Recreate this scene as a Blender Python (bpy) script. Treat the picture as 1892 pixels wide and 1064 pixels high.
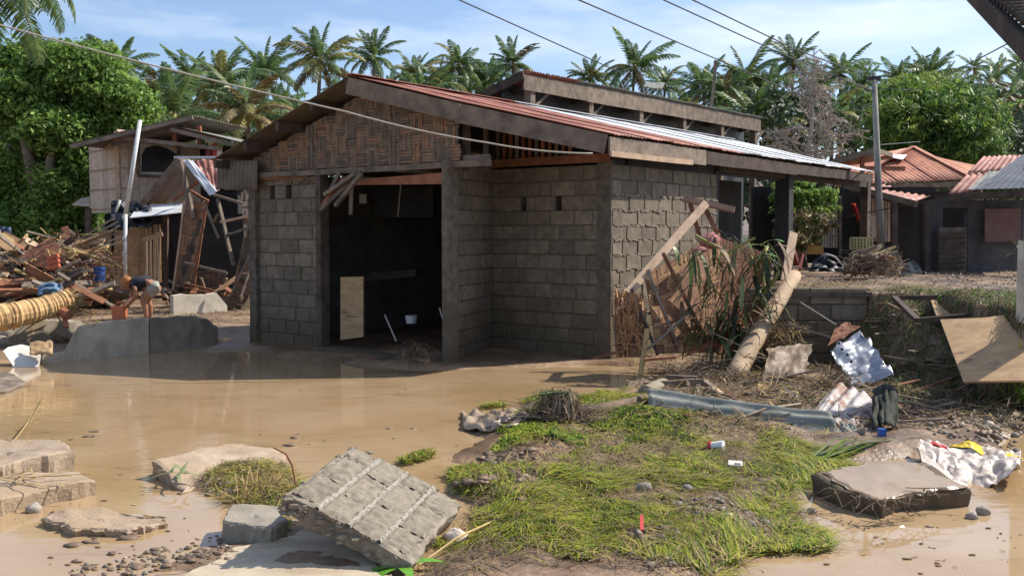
import bpy, math, random
import numpy as np
from mathutils import Vector, Matrix, noise
random.seed(7); RNG = np.random.default_rng(7)
R = math.radians
for o in list(bpy.data.objects): bpy.data.objects.remove(o)
SC = bpy.context.scene
COL = SC.collection
# ------------------------------------------------------------------ camera, sky, sun, exposure
CAM_H, FOC = 1.7, 1850.0
PITCH = math.atan(102/FOC)
cd = bpy.data.cameras.new('camera'); cam = bpy.data.objects.new('camera', cd); COL.objects.link(cam)
cam.location = (0, 0, CAM_H); cam.rotation_euler = (R(90)-PITCH, 0, 0)
cd.sensor_width = 36; cd.lens = 36*FOC/1892; cd.clip_start = .05; cd.clip_end = 3000
SC.camera = cam
SUN = Vector((.90, .33, .98)).normalized()
W = bpy.data.worlds.new('World'); SC.world = W; W.use_nodes = True
nt = W.node_tree; N = nt.nodes; L = nt.links; N.clear()
out = N.new('ShaderNodeOutputWorld'); bg = N.new('ShaderNodeBackground'); bg.inputs[1].default_value = .105
sky = N.new('ShaderNodeTexSky'); sky.sky_type = 'NISHITA'; sky.sun_disc = False
sky.sun_elevation = math.asin(SUN.z); sky.sun_rotation = math.atan2(SUN.x, SUN.y)
sky.air_density = 1.0; sky.dust_density = 1.0; sky.ozone_density = 1.8
tc = N.new('ShaderNodeTexCoord'); mp = N.new('ShaderNodeMapping'); mp.inputs['Scale'].default_value = (1.0, 1.0, 5.0)
mp.inputs['Location'].default_value = (.5, .2, .35)
n1 = N.new('ShaderNodeTexNoise'); n1.inputs['Scale'].default_value = 2.6; n1.inputs['Detail'].default_value = 7; n1.inputs['Roughness'].default_value = .55
rp = N.new('ShaderNodeValToRGB'); rp.color_ramp.elements[0].position = .46; rp.color_ramp.elements[1].position = .78
rp.color_ramp.elements[1].color = (.85, .85, .85, 1); rp.color_ramp.elements[0].color = (.04, .04, .04, 1)
mx = N.new('ShaderNodeMixRGB'); mx.inputs[2].default_value = (8.6, 9.0, 9.6, 1)
tint = N.new('ShaderNodeMixRGB'); tint.blend_type = 'MULTIPLY'; tint.inputs[0].default_value = 1; tint.inputs[2].default_value = (1.0, 1.08, 1.22, 1)
L.new(tc.outputs['Generated'], mp.inputs[0]); L.new(mp.outputs[0], n1.inputs['Vector']); L.new(n1.outputs[0], rp.inputs[0])
L.new(rp.outputs[0], mx.inputs[0]); L.new(sky.outputs[0], tint.inputs[1]); L.new(tint.outputs[0], mx.inputs[1]); L.new(mx.outputs[0], bg.inputs[0]); L.new(bg.outputs[0], out.inputs[0])
sl = bpy.data.lights.new('sun', 'SUN'); sl.energy = 5.0; sl.angle = R(.53); sl.color = (1, .93, .82)
so = bpy.data.objects.new('sun', sl); COL.objects.link(so); so.rotation_euler = SUN.to_track_quat('Z', 'Y').to_euler(); so.location = (20, 10, 30)
SC.view_settings.view_transform = 'Standard'; SC.view_settings.look = 'None'; SC.view_settings.gamma = 1
SC.view_settings.exposure = .42; SC.view_settings.use_curve_mapping = False
SC.render.engine = 'CYCLES'; SC.cycles.max_bounces = 6; SC.cycles.diffuse_bounces = 3; SC.cycles.transparent_max_bounces = 6

# ------------------------------------------------------------------ helpers: picture measurements to metres
CP, SP = math.cos(PITCH), math.sin(PITCH)
def ray(px, py):
    x = (px-946)/FOC; y = -(py-532)/FOC
    return Vector((x, CP+y*SP, -SP+y*CP))
def at(px, py, Y):
    d = ray(px, py); return Vector((0, 0, CAM_H)) + d*(Y/d.y)
def g(px, py, z=0.0):
    d = ray(px, py); return Vector((0, 0, CAM_H)) + d*((z-CAM_H)/d.z)
def rnd(a, b): return random.uniform(a, b)
UU = Vector((.793, -.609, 0)); VV = Vector((.609, .793, 0)); ZZ = Vector((0, 0, 1))

# ------------------------------------------------------------------ materials
MATS = {}
def lin(c):
    return tuple(((v/255)/12.92 if v/255 <= .04045 else ((v/255+.055)/1.055)**2.4) for v in c)
def mat(name, c1, c2=None, scale=6, rough=.8, bump=.2, bscale=None, detail=6, spec=.3, metal=0, stretch=(1, 1, 1), var=.12, ramp=(.35, .65), c3=None, c3s=1.5, coat=0, transl=0, bdist=.01, c3r=(.52, .62)):
    if name in MATS: return MATS[name]
    m = bpy.data.materials.new(name); m.use_nodes = True; MATS[name] = m
    n = m.node_tree.nodes; l = m.node_tree.links; b = n['Principled BSDF']
    b.inputs['Roughness'].default_value = rough; b.inputs['Specular IOR Level'].default_value = spec; b.inputs['Metallic'].default_value = metal
    if coat: b.inputs['Coat Weight'].default_value = coat; b.inputs['Coat Roughness'].default_value = .12
    c2 = c2 or tuple(v*.6 for v in c1)
    tc = n.new('ShaderNodeTexCoord'); oi = n.new('ShaderNodeObjectInfo')
    mul = n.new('ShaderNodeMath'); mul.operation = 'MULTIPLY'; mul.inputs[1].default_value = 53.7
    add = n.new('ShaderNodeVectorMath'); add.operation = 'ADD'
    mp = n.new('ShaderNodeMapping'); mp.inputs['Scale'].default_value = stretch
    l.new(oi.outputs['Random'], mul.inputs[0]); l.new(tc.outputs['Object'], add.inputs[0]); l.new(mul.outputs[0], add.inputs[1]); l.new(add.outputs[0], mp.inputs[0])
    ns = n.new('ShaderNodeTexNoise'); ns.inputs['Scale'].default_value = scale; ns.inputs['Detail'].default_value = detail; ns.inputs['Roughness'].default_value = .62
    l.new(mp.outputs[0], ns.inputs['Vector'])
    cr = n.new('ShaderNodeValToRGB'); cr.color_ramp.elements[0].position = ramp[0]; cr.color_ramp.elements[1].position = ramp[1]
    cr.color_ramp.elements[0].color = (*c2, 1); cr.color_ramp.elements[1].color = (*c1, 1)
    l.new(ns.outputs[0], cr.inputs[0]); last = cr.outputs[0]
    if c3:
        n3 = n.new('ShaderNodeTexNoise'); n3.inputs['Scale'].default_value = c3s; n3.inputs['Detail'].default_value = 8; n3.inputs['Roughness'].default_value = .65
        l.new(mp.outputs[0], n3.inputs['Vector'])
        r3 = n.new('ShaderNodeMapRange'); r3.inputs[1].default_value = c3r[0]; r3.inputs[2].default_value = c3r[1]
        l.new(n3.outputs[0], r3.inputs[0])
        x3 = n.new('ShaderNodeMixRGB'); x3.inputs[2].default_value = (*c3, 1); l.new(r3.outputs[0], x3.inputs[0]); l.new(last, x3.inputs[1]); last = x3.outputs[0]
    if var:
        hs = n.new('ShaderNodeHueSaturation'); mr = n.new('ShaderNodeMapRange'); mr.inputs[3].default_value = 1-var; mr.inputs[4].default_value = 1+var
        l.new(oi.outputs['Random'], mr.inputs[0]); l.new(mr.outputs[0], hs.inputs['Value']); l.new(last, hs.inputs['Color']); last = hs.outputs[0]
    l.new(last, b.inputs['Base Color'])
    if bump:
        nb = n.new('ShaderNodeTexNoise'); nb.inputs['Scale'].default_value = bscale or scale*5; nb.inputs['Detail'].default_value = 5; l.new(mp.outputs[0], nb.inputs['Vector'])
        bp = n.new('ShaderNodeBump'); bp.inputs['Strength'].default_value = bump; bp.inputs['Distance'].default_value = bdist
        l.new(nb.outputs[0], bp.inputs['Height']); l.new(bp.outputs[0], b.inputs['Normal'])
    if transl:
        tr = n.new('ShaderNodeBsdfTranslucent'); l.new(last, tr.inputs[0]); mxs = n.new('ShaderNodeMixShader'); mxs.inputs[0].default_value = transl
        o = n['Material Output']; l.new(b.outputs[0], mxs.inputs[1]); l.new(tr.outputs[0], mxs.inputs[2]); l.new(mxs.outputs[0], o.inputs[0])
    return m
M_BLOCK = mat('concrete_block', (.225, .182, .135), (.135, .11, .082), 9, .92, .5, 90, var=.2, bdist=.006, c3=(.13, .115, .075), c3s=2.5, c3r=(.5, .72))
M_MORTAR = mat('mortar', (.15, .125, .098), (.10, .085, .065), 14, .95, .8, 60, var=0)
M_MORTARL = mat('pale_mortar', (.30, .25, .195), (.2, .165, .13), 20, .95, .9, 60, var=0)
M_CONC = mat('old_concrete', (.33, .30, .25), (.2, .18, .145), 3.5, .9, .5, 60, var=.08, c3=(.26, .2, .13), c3s=1.6, c3r=(.45, .65))
M_CONCD = mat('dark_wet_concrete', (.17, .138, .105), (.085, .07, .053), 9, .85, .9, 45, var=.08)
M_SLAB = mat('grey_slab_block', (.28, .24, .185), (.15, .13, .1), 22, .95, 1.0, 110, var=.1, bdist=.006, c3=(.27, .235, .18), c3s=2.5, c3r=(.5, .7))
M_PALECON = mat('whitewashed_concrete', (.62, .57, .47), (.42, .38, .31), 4, .9, .4, 50, var=.05)
M_WHITE = mat('white_painted', (.74, .71, .64), (.55, .5, .42), 3, .55, .15, 30, var=.03)
M_MUD = None
M_WOODG = mat('grey_weathered_wood', (.25, .195, .15), (.12, .095, .075), 5, .85, .5, 40, stretch=(1, 1, 1), var=.22)
M_WOODD = mat('dark_wood', (.10, .072, .055), (.045, .034, .027), 5, .85, .4, 40, var=.2)
M_WOODL = mat('light_raw_wood', (.52, .37, .25), (.34, .23, .155), 7, .75, .35, 50, var=.15)
M_WOODR = mat('reddish_wood', (.32, .135, .07), (.18, .075, .042), 6, .75, .35, 40, var=.2)
M_LOG = mat('peeled_log', (.58, .43, .28), (.36, .25, .155), 5, .75, .4, 40, c3=(.22, .15, .09), c3s=3, c3r=(.55, .68))
M_PLY = mat('plywood', (.50, .33, .18), (.34, .215, .115), 5, .75, .3, 60, var=.08, stretch=(.5, 1.5, 3), c3=(.2, .12, .065), c3s=3, c3r=(.6, .68))
M_WEAVE = [mat('bamboo_weave_a', (.26, .175, .115), (.15, .1, .065), 9, .8, .3, 60), mat('bamboo_weave_b', (.2, .148, .108), (.11, .083, .06), 9, .8, .3, 60),
           mat('bamboo_weave_c', (.155, .12, .09), (.085, .067, .05), 9, .8, .3, 60), mat('bamboo_weave_d', (.3, .17, .098), (.18, .1, .06), 9, .8, .3, 60)]
M_WEAVEB = [mat('bright_split_bamboo_a', (.56, .33, .16), (.36, .2, .09), 12, .7, .3, 60), mat('bright_split_bamboo_b', (.44, .22, .11), (.26, .13, .065), 12, .7, .3, 60), mat('bright_split_bamboo_c', (.3, .15, .08), (.17, .085, .05), 12, .7, .3, 60)]
M_PALEBAM = mat('pale_bamboo_wall', (.62, .49, .38), (.46, .355, .27), 5, .8, .3, 50, var=.14)
M_BROWNBAM = mat('brown_bamboo_wall', (.4, .25, .13), (.25, .15, .08), 7, .8, .3, 50, var=.2)
M_RUST = mat('red_rusted_sheet', (.33, .13, .09), (.2, .075, .055), 2.2, .6, .25, 40, var=.16, c3=(.46, .31, .25), c3s=3, c3r=(.56, .68))
M_RUSTL = mat('orange_rusted_sheet', (.50, .22, .13), (.34, .125, .075), 1.5, .65, .25, 40, var=.12, c3=(.2, .08, .05), c3s=2.2, c3r=(.56, .66))
M_RUSTP = mat('pinkish_rusted_sheet', (.40, .38, .37), (.24, .15, .11), 3, .5, .3, 30, var=.1, c3=(.2, .09, .055), c3s=3.2, c3r=(.5, .56))
M_GALV = mat('galvanised_sheet', (.60, .615, .635), (.50, .515, .53), 1.2, .6, .05, 25, metal=.0, spec=.45, var=.06)
M_GALVD = mat('dull_galvanised_sheet', (.27, .28, .245), (.155, .165, .145), 3, .75, .2, 20, metal=.0, spec=.25, var=.08, c3=(.33, .25, .17), c3s=1.6, c3r=(.55, .7))
M_GALVU = mat('weathered_corrugated_sheet', (.2, .165, .13), (.12, .1, .08), 3, .75, .2, 30, var=.12)
M_TARPSHADE = mat('dark_tarp_and_shade', (.03, .035, .045), (.015, .018, .024), 3, .5, .5, 10, spec=.5, var=.1, bdist=.03)  # tarp colour, also painted in for the shade inside the shed
M_DARK = mat('dark_interior', (.035, .033, .032), (.02, .019, .019), 3, .9, 0, var=.1)  # near black standing in for shade indoors; also used for small marks
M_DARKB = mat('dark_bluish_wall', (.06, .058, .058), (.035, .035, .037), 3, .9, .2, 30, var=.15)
M_BARK = mat('palm_trunk_bark', (.27, .22, .17), (.15, .12, .09), 6, .9, .6, 20, var=.15)
M_TWIG = mat('dead_twigs', (.27, .21, .155), (.15, .115, .085), 6, .9, .2, 30)
M_TREEB = mat('bare_tree_bark', (.46, .40, .34), (.28, .235, .2), 6, .9, .2, 30)
M_FALLP = mat('fallen_palm_bark', (.60, .40, .19), (.4, .25, .11), 7, .85, .7, 30, c3=(.24, .14, .07), c3s=4, c3r=(.55, .66))
M_STRAW = mat('straw', (.5, .36, .16), (.32, .22, .1), 6, .8, .2, 30)
M_DSTRAW = mat('muddy_roots', (.2, .14, .09), (.1, .07, .045), 9, .85, .3, 40)
M_PALM = [mat('palm_leaf_green', (.13, .21, .07), (.075, .13, .045), 1.3, .42, 0, spec=.4, var=.3, transl=.38),
          mat('palm_leaf_mid', (.21, .28, .10), (.12, .17, .065), 1.3, .42, 0, spec=.4, var=.3, transl=.38),
          mat('palm_leaf_yellow', (.42, .37, .11), (.25, .23, .07), 1.3, .5, 0, spec=.4, var=.25, transl=.3),
          mat('palm_leaf_dry', (.27, .2, .1), (.17, .12, .06), 1.3, .7, 0, var=.2)]
M_LEAF = [mat('leaf_dark', (.11, .19, .04), (.07, .13, .03), 3, .5, 0, var=0, transl=.4), mat('leaf_mid', (.21, .34, .07), (.14, .24, .05), 3, .5, 0, var=0, transl=.45),
          mat('leaf_bright', (.34, .48, .11), (.24, .36, .08), 3, .5, 0, var=0, transl=.45)]
M_BAMB = [mat('bamboo_leaf_dark', (.08, .16, .045), (.05, .10, .03), 3, .5, 0, var=0, transl=.4), mat('bamboo_leaf_mid', (.22, .36, .07), (.14, .25, .05), 3, .5, 0, var=0, transl=.45),
          mat('bamboo_leaf_yellow', (.33, .4, .08), (.22, .28, .055), 3, .5, 0, var=0, transl=.45)]
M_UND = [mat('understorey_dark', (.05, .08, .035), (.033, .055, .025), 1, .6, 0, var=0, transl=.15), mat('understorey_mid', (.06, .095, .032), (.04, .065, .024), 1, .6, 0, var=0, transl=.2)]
M_GRASS = [mat('mat_green', (.20, .30, .03), (.12, .2, .02), 3, .5, 0, var=0, transl=.4), mat('mat_yellow_green', (.48, .48, .06), (.32, .34, .04), 3, .5, 0, var=0, transl=.4),
           mat('mat_straw', (.48, .37, .12), (.3, .23, .08), 3, .6, 0, var=0, transl=.2), mat('mat_brown', (.18, .12, .07), (.1, .07, .04), 3, .7, 0, var=0), mat('mat_deep_green', (.05, .12, .02), (.03, .08, .012), 3, .5, 0, var=0, transl=.4)]
M_STONE = mat('river_stone', (.33, .29, .24), (.2, .175, .145), 9, .75, .3, 50, var=.4)
M_PALESTONE = mat('pale_stone', (.62, .52, .43), (.48, .38, .3), 12, .8, .4, 40, var=.1)
M_MUDLUMP = mat('mud_lump', (.22, .15, .095), (.13, .09, .06), 6, .6, .8, 30, var=.15, spec=.5)
M_PLASTIC = mat('clear_plastic_bag', (.58, .51, .45), (.33, .27, .22), 6, .45, .6, 22, spec=.4, var=.05, coat=.05, bdist=.02)
M_PLASTICM = mat('muddy_plastic_bag', (.42, .33, .24), (.24, .17, .115), 8, .35, .7, 18, spec=.6, var=.05, bdist=.02)
M_CLOTH = mat('dark_green_cloth', (.045, .05, .035), (.022, .024, .018), 6, .85, .6, 18, bdist=.03)
def flat(name, c, rough=.6, spec=.4): return mat(name, c, tuple(v*.8 for v in c), 8, rough, .1, 40, spec=spec, var=.05)
M_RED = flat('red_plastic', (.55, .06, .05), .4); M_ORANGE = flat('orange_plastic', (.7, .2, .09), .4); M_YELLOW = flat('yellow_print', (.8, .56, .03), .4)
M_BLUE = flat('blue_plastic', (.03, .12, .42), .4); M_GREENB = flat('fresh_banana_leaf', (.12, .3, .03), .35); M_MAROON = flat('maroon_metal', (.2, .04, .03), .5)
M_CABLE = flat('grey_rope_cable', (.42, .38, .33), .7); M_WIRE = flat('black_wire', (.03, .03, .035), .5)
M_SKIN = flat('tanned_skin', (.33, .16, .09), .5); M_SHIRT = flat('dark_shirt', (.02, .022, .035), .8); M_SHORTS = flat('grey_shorts', (.3, .3, .25), .8); M_HAIR = flat('bleached_orange_hair', (.42, .17, .05), .7)
M_POLE = mat('grey_pole', (.30, .29, .26), (.2, .19, .17), 4, .8, .2, 30)
M_PVC = flat('white_pvc', (.75, .75, .72), .4); M_BUCK = flat('white_bucket', (.6, .62, .64), .4); M_PINK = flat('pink_cloth', (.45, .17, .17), .8)

def mudline(m, z0=.15, z1=.85, col=(.105, .078, .045), amt=.75):
    n = m.node_tree.nodes; l = m.node_tree.links; b = n['Principled BSDF']; src = b.inputs['Base Color'].links[0].from_socket
    ge = n.new('ShaderNodeNewGeometry'); sx = n.new('ShaderNodeSeparateXYZ'); l.new(ge.outputs['Position'], sx.inputs[0])
    ns = n.new('ShaderNodeTexNoise'); ns.inputs['Scale'].default_value = 2.2; ns.inputs['Detail'].default_value = 6; l.new(ge.outputs['Position'], ns.inputs['Vector'])
    ad = n.new('ShaderNodeMath'); ad.operation = 'MULTIPLY_ADD'; ad.inputs[1].default_value = -1.5; l.new(ns.outputs[0], ad.inputs[0]); l.new(sx.outputs[2], ad.inputs[2])
    mr = n.new('ShaderNodeMapRange'); mr.inputs[1].default_value = z0-.75; mr.inputs[2].default_value = z1-.75; mr.inputs[3].default_value = amt; mr.inputs[4].default_value = 0; l.new(ad.outputs[0], mr.inputs[0])
    x = n.new('ShaderNodeMixRGB'); x.inputs[2].default_value = (*col, 1); l.new(mr.outputs[0], x.inputs[0]); l.new(src, x.inputs[1]); l.new(x.outputs[0], b.inputs['Base Color'])
for m_ in (M_BLOCK, M_MORTAR, M_CONCD): mudline(m_)
# ------------------------------------------------------------------ mesh building
ORG = {}
class MB:
    def __init__(s): s.v = []; s.f = []; s.m = []; s.cur = 0
    def add(s, vs, fs, m=None):
        b = len(s.v); s.v += [tuple(v) for v in vs]; s.f += [tuple(i+b for i in f) for f in fs]; s.m += [s.cur if m is None else m]*len(fs)
    def hexa(s, c, m=None):   # 8 corners: bottom 4 ccw, top 4 ccw
        s.add(c, [(3, 2, 1, 0), (4, 5, 6, 7), (0, 1, 5, 4), (1, 2, 6, 5), (2, 3, 7, 6), (3, 0, 4, 7)], m)
    def box(s, lo, hi, m=None):
        x0, y0, z0 = lo; x1, y1, z1 = hi
        s.hexa([(x0, y0, z0), (x1, y0, z0), (x1, y1, z0), (x0, y1, z0), (x0, y0, z1), (x1, y0, z1), (x1, y1, z1), (x0, y1, z1)], m)
    def beam(s, p0, p1, w, h, up=None, m=None, taper=1, n=1, jit=0):
        p0 = Vector(p0); p1 = Vector(p1); d = (p1-p0)
        if d.length < 1e-6: return
        d.normalize(); up = Vector(up) if up else Vector((0, 0, 1))
        if abs(d.dot(up)) > .97: up = Vector((0, -1, 0))
        x = d.cross(up).normalized(); y = x.cross(d).normalized()
        rings = []
        for i in range(n+1):
            t = i/n; p = p0.lerp(p1, t); k = 1+(taper-1)*t
            if jit and 0 < i < n: p = p + x*rnd(-jit, jit) + y*rnd(-jit, jit)
            rings.append([p+x*(a*w*k/2)+y*(b*h*k/2) for a, b in ((-1, -1), (1, -1), (1, 1), (-1, 1))])
        vs = [q for r_ in rings for q in r_]; fs = [(0, 1, 2, 3), tuple(4*n+i for i in (3, 2, 1, 0))]
        for i in range(n):
            for j in range(4):
                a = 4*i+j; b = 4*i+(j+1) % 4; fs.append((a, a+4, b+4, b))
        s.add(vs, fs, m)
    def tube(s, pts, rad, seg=6, m=None):
        pts = [Vector(p) for p in pts]; n = len(pts)
        if not hasattr(rad, '__len__'): rad = [rad]*n
        vs = []; prev = None
        for i, p in enumerate(pts):
            d = (pts[min(i+1, n-1)]-pts[max(i-1, 0)])
            if d.length < 1e-9: d = Vector((0, 0, 1))
            d.normalize(); a = prev if prev is not None and abs(d.dot(prev)) < .95 else (Vector((0, 0, 1)) if abs(d.z) < .9 else Vector((1, 0, 0)))
            x = (a - d*a.dot(d)).normalized(); y = d.cross(x); prev = x
            for j in range(seg):
                t = 2*math.pi*j/seg; vs.append(p+(x*math.cos(t)+y*math.sin(t))*rad[i])
        fs = [tuple(range(seg))[::-1], tuple((n-1)*seg+j for j in range(seg))]
        for i in range(n-1):
            for j in range(seg):
                a = i*seg+j; b = i*seg+(j+1) % seg; fs.append((a, b, b+seg, a+seg))
        s.add(vs, fs, m)
    def slab(s, q, th, m=None, nsub=1):   # thick quad, q ccw seen from outside; thickness goes behind
        q = [Vector(p) for p in q]; n = (q[1]-q[0]).cross(q[3]-q[0]).normalized()*th
        s.hexa([p-n for p in q]+q, m)
    def prism(s, poly, th, m=None):
        poly = [Vector(p) for p in poly]; n = Vector((0, 0, 0)); k = len(poly)
        for i in range(k): n += poly[i].cross(poly[(i+1) % k])
        n = n.normalized()*th; vs = poly+[p-n for p in poly]
        fs = [tuple(range(k)), tuple(range(2*k-1, k-1, -1))]+[(i, i+k, (i+1) % k+k, (i+1) % k) for i in range(k)]
        s.add(vs, fs, m)
    def sheet(s, fn, nu, nv, m=None, th=0):
        vs = [fn(i/nu, j/nv) for j in range(nv+1) for i in range(nu+1)]; w = nu+1
        fs = [(j*w+i, j*w+i+1, (j+1)*w+i+1, (j+1)*w+i) for j in range(nv) for i in range(nu)]
        s.add(vs, fs, m)
    def blob(s, c, r, seg=10, rings=7, jit=.15, seed=0, m=None, sq=1):
        c = Vector(c); vs = []; fs = []
        for i in range(rings+1):
            ph = math.pi*i/rings
            for j in range(seg):
                th = 2*math.pi*j/seg; d = Vector((math.sin(ph)*math.cos(th), math.sin(ph)*math.sin(th), math.cos(ph)))
                k = 1+jit*noise.noise(d*1.7+Vector((seed*3.1, seed, 0)))*2
                vs.append(c+Vector((d.x*r[0], d.y*r[1], d.z*r[2]))*k)
        for i in range(rings):
            for j in range(seg):
                fs.append((i*seg+j, (i+1)*seg+j, (i+1)*seg+(j+1) % seg, i*seg+(j+1) % seg))
        s.add(vs, fs, m)
    def build(s, name, mats, parent=None, smooth=False, solid=0, kind=None, base=None):
        if not isinstance(mats, (list, tuple)): mats = [mats]
        me = bpy.data.meshes.new(name)
        if parent is not None: o0 = ORG[parent]
        elif base is not None: o0 = Vector(base)
        else:
            a = np.array(s.v); o0 = Vector((float(a[:, 0].mean()), float(a[:, 1].mean()), float(a[:, 2].min())))
        me.from_pydata([(x-o0.x, y-o0.y, z-o0.z) for x, y, z in s.v], [], s.f)
        for m in mats: me.materials.append(m)
        if len(mats) > 1: me.polygons.foreach_set('material_index', s.m)
        if smooth: me.polygons.foreach_set('use_smooth', [True]*len(me.polygons))
        me.update()
        o = bpy.data.objects.new(name, me); COL.objects.link(o)
        if parent is not None: o.parent = parent
        else: o.location = o0
        ORG[o] = o0
        if solid:
            md = o.modifiers.new('thickness', 'SOLIDIFY'); md.thickness = solid; md.offset = 0
        if kind: o['kind'] = kind
        return o
def tag(o, label, cat, group=None):
    o['label'] = label; o['category'] = cat
    if group: o['group'] = group
    return o
def thing(name, label, cat, loc, group=None):
    o = bpy.data.objects.new(name, None); o.empty_display_size = .2; COL.objects.link(o); o.location = loc; ORG[o] = Vector(loc)
    return tag(o, label, cat, group)
def np_obj(name, V, F, mi, mats, parent=None, kind=None, smooth=False, base=None):
    me = bpy.data.meshes.new(name); o0 = ORG[parent] if parent is not None else Vector(base if base is not None else (0, 0, 0))
    V = np.asarray(V, np.float32)-np.array(o0, np.float32); F = np.asarray(F, np.int32); k = F.shape[1]
    me.vertices.add(len(V)); me.vertices.foreach_set('co', V.ravel())
    me.loops.add(F.size); me.loops.foreach_set('vertex_index', F.ravel())
    me.polygons.add(len(F)); me.polygons.foreach_set('loop_start', np.arange(0, F.size, k, dtype=np.int32)); me.polygons.foreach_set('loop_total', np.full(len(F), k, np.int32))
    for m in mats: me.materials.append(m)
    if mi is not None: me.polygons.foreach_set('material_index', np.asarray(mi, np.int32))
    if smooth: me.polygons.foreach_set('use_smooth', np.ones(len(F), bool))
    me.update(calc_edges=True)
    o = bpy.data.objects.new(name, me); COL.objects.link(o); ORG[o] = o0
    if parent is not None: o.parent = parent
    else: o.location = o0
    if kind: o['kind'] = kind
    return o

# ------------------------------------------------------------------ terrain
def sdist(X, Y, poly):
    P = np.array(poly, float); d = np.full(X.shape, 1e9); ins = np.zeros(X.shape, bool)
    for i in range(len(P)):
        a = P[i]; b = P[(i+1) % len(P)]; e = b-a; w = np.stack([X-a[0], Y-a[1]], -1)
        t = np.clip((w@e)/max(e@e, 1e-9), 0, 1); q = w-t[..., None]*e; d = np.minimum(d, np.hypot(q[..., 0], q[..., 1]))
        c = ((a[1] > Y) != (b[1] > Y)) & (X < (b[0]-a[0])*(Y-a[1])/(b[1]-a[1]+1e-12)+a[0]); ins ^= c
    return np.where(ins, d, -d)
def vnoise(X, Y, s, seed=0):
    X = X*s+seed*17.3; Y = Y*s+seed*9.1; xi = np.floor(X).astype(np.int64); yi = np.floor(Y).astype(np.int64); fx = X-xi; fy = Y-yi
    def h(a, b):
        n = (a*374761393+b*668265263+seed*1442695) & 0x7fffffff; n = ((n ^ (n >> 13))*1274126177) & 0x7fffffff
        return ((n ^ (n >> 16)) & 0xffff)/65535.
    fx = fx*fx*(3-2*fx); fy = fy*fy*(3-2*fy)
    return (h(xi, yi)*(1-fx)+h(xi+1, yi)*fx)*(1-fy)+(h(xi, yi+1)*(1-fx)+h(xi+1, yi+1)*fx)*fy
def fbm(X, Y, s, o=4, seed=0):
    r = 0; a = .5
    for i in range(o): r = r+a*(vnoise(X, Y, s*2**i, seed+i)-.5); a *= .5
    return r
def ss(a, b, x): t = np.clip((x-a)/(b-a), 0, 1); return t*t*(3-2*t)
def gp(l): return [tuple(g(x, y)[:2]) for x, y in l]
P_MAT = gp([(640, 1200), (790, 1040), (880, 965), (840, 900), (925, 845), (905, 800), (1005, 752), (1150, 722), (1215, 690), (1420, 688)])+[(4.0, 12.2), (14, 12.2), (14, 8.6)]+gp([(1880, 790), (1892, 850), (1780, 850), (1520, 860), (1500, 930), (1470, 985), (1340, 1050), (1250, 1200)])
P_HOUSE = [(-4.6, 14.3), (-1.2, 12.2), (-.2, 12.3), (1.2, 12.6), (2.6, 12.0), (12, 12), (12, 30), (-4, 30)]
P_BACKL = [(-40, 13.6), (-6.6, 13.2), (-5.9, 15.0), (-4.6, 16.3), (-4.0, 17), (-3, 30), (-3, 500), (-300, 500), (-300, 13.6)]
P_FLAT = gp([(120, 1075), (330, 1018), (430, 985), (560, 960), (700, 1000), (740, 1075)])
P_MIDL = gp([(300, 905), (400, 868), (520, 850), (560, 900), (530, 950), (440, 925)])
P_TERR = [(2.75, 12.5), (4.2, 12.4), (4.75, 11.8), (4.72, 9.15), (14, 9.0), (300, 9), (300, 600), (5, 600), (5, 32), (10.6, 22.5), (8.8, 20.2)]
P_SHALL = gp([(800, 860), (900, 810), (850, 770), (1000, 730), (1170, 700), (1100, 800), (950, 870)])
def height(X, Y):
    X = np.asarray(X, float); Y = np.asarray(Y, float)
    n1 = fbm(X, Y, .9, 5, 1); n2 = fbm(X, Y, 4, 4, 5)
    jag = n1*.5+n2*.12
    h = np.full(X.shape, -.10)
    def up(poly, top, soft, cur, j=1):
        d = sdist(X, Y, poly)+jag*j; return np.maximum(cur, -.10+(top+.10)*ss(-soft, soft, d))
    h = up(P_MAT, .07, .35, h); h = up(P_HOUSE, .035, .3, h, .6); h = up(P_BACKL, .09, .35, h, .6); h = up(P_FLAT, .03, .25, h, .8); h = up(P_MIDL, .03, .2, h, .6); h = up(P_SHALL, .0, .3, h)
    dt = sdist(X, Y, P_TERR)
    h = np.maximum(h, -.1+1.05*ss(-.12, .12, dt))
    bank = ss(3.7, 4.6, X)*ss(9.2, 11.9, Y)*ss(8.2, 9.6, Y)*.95-.10
    h = np.maximum(h, bank)
    h = h+n1*.05+n2*.035*ss(3, 6, Y)
    h = h+ss(-.05, .25, sdist(X, Y, P_MAT)+jag)*np.abs(fbm(X, Y, 2.3, 5, 11))*.16*ss(13, 11, Y)
    h = h+ss(60, 170, Y)*ss(5, 60, X)*9 + ss(120, 260, Y)*8
    return h
def hz(x, y): return float(height(np.array([x]), np.array([y]))[0])
xs = np.concatenate([np.geomspace(-900, -9, 40)[:-1], np.arange(-9, 9, .045), np.geomspace(9, 900, 40)])
ys = np.concatenate([np.array([-60, -20, -5, 0, 2, 3.5]), np.arange(4.2, 13, .045), np.geomspace(13, 1500, 90)])
GX, GY = np.meshgrid(xs, ys); GZ = height(GX, GY)
nx, ny = len(xs), len(ys); idx = np.arange(nx*ny).reshape(ny, nx)
F = np.stack([idx[:-1, :-1], idx[:-1, 1:], idx[1:, 1:], idx[1:, :-1]], -1).reshape(-1, 4)
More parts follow.
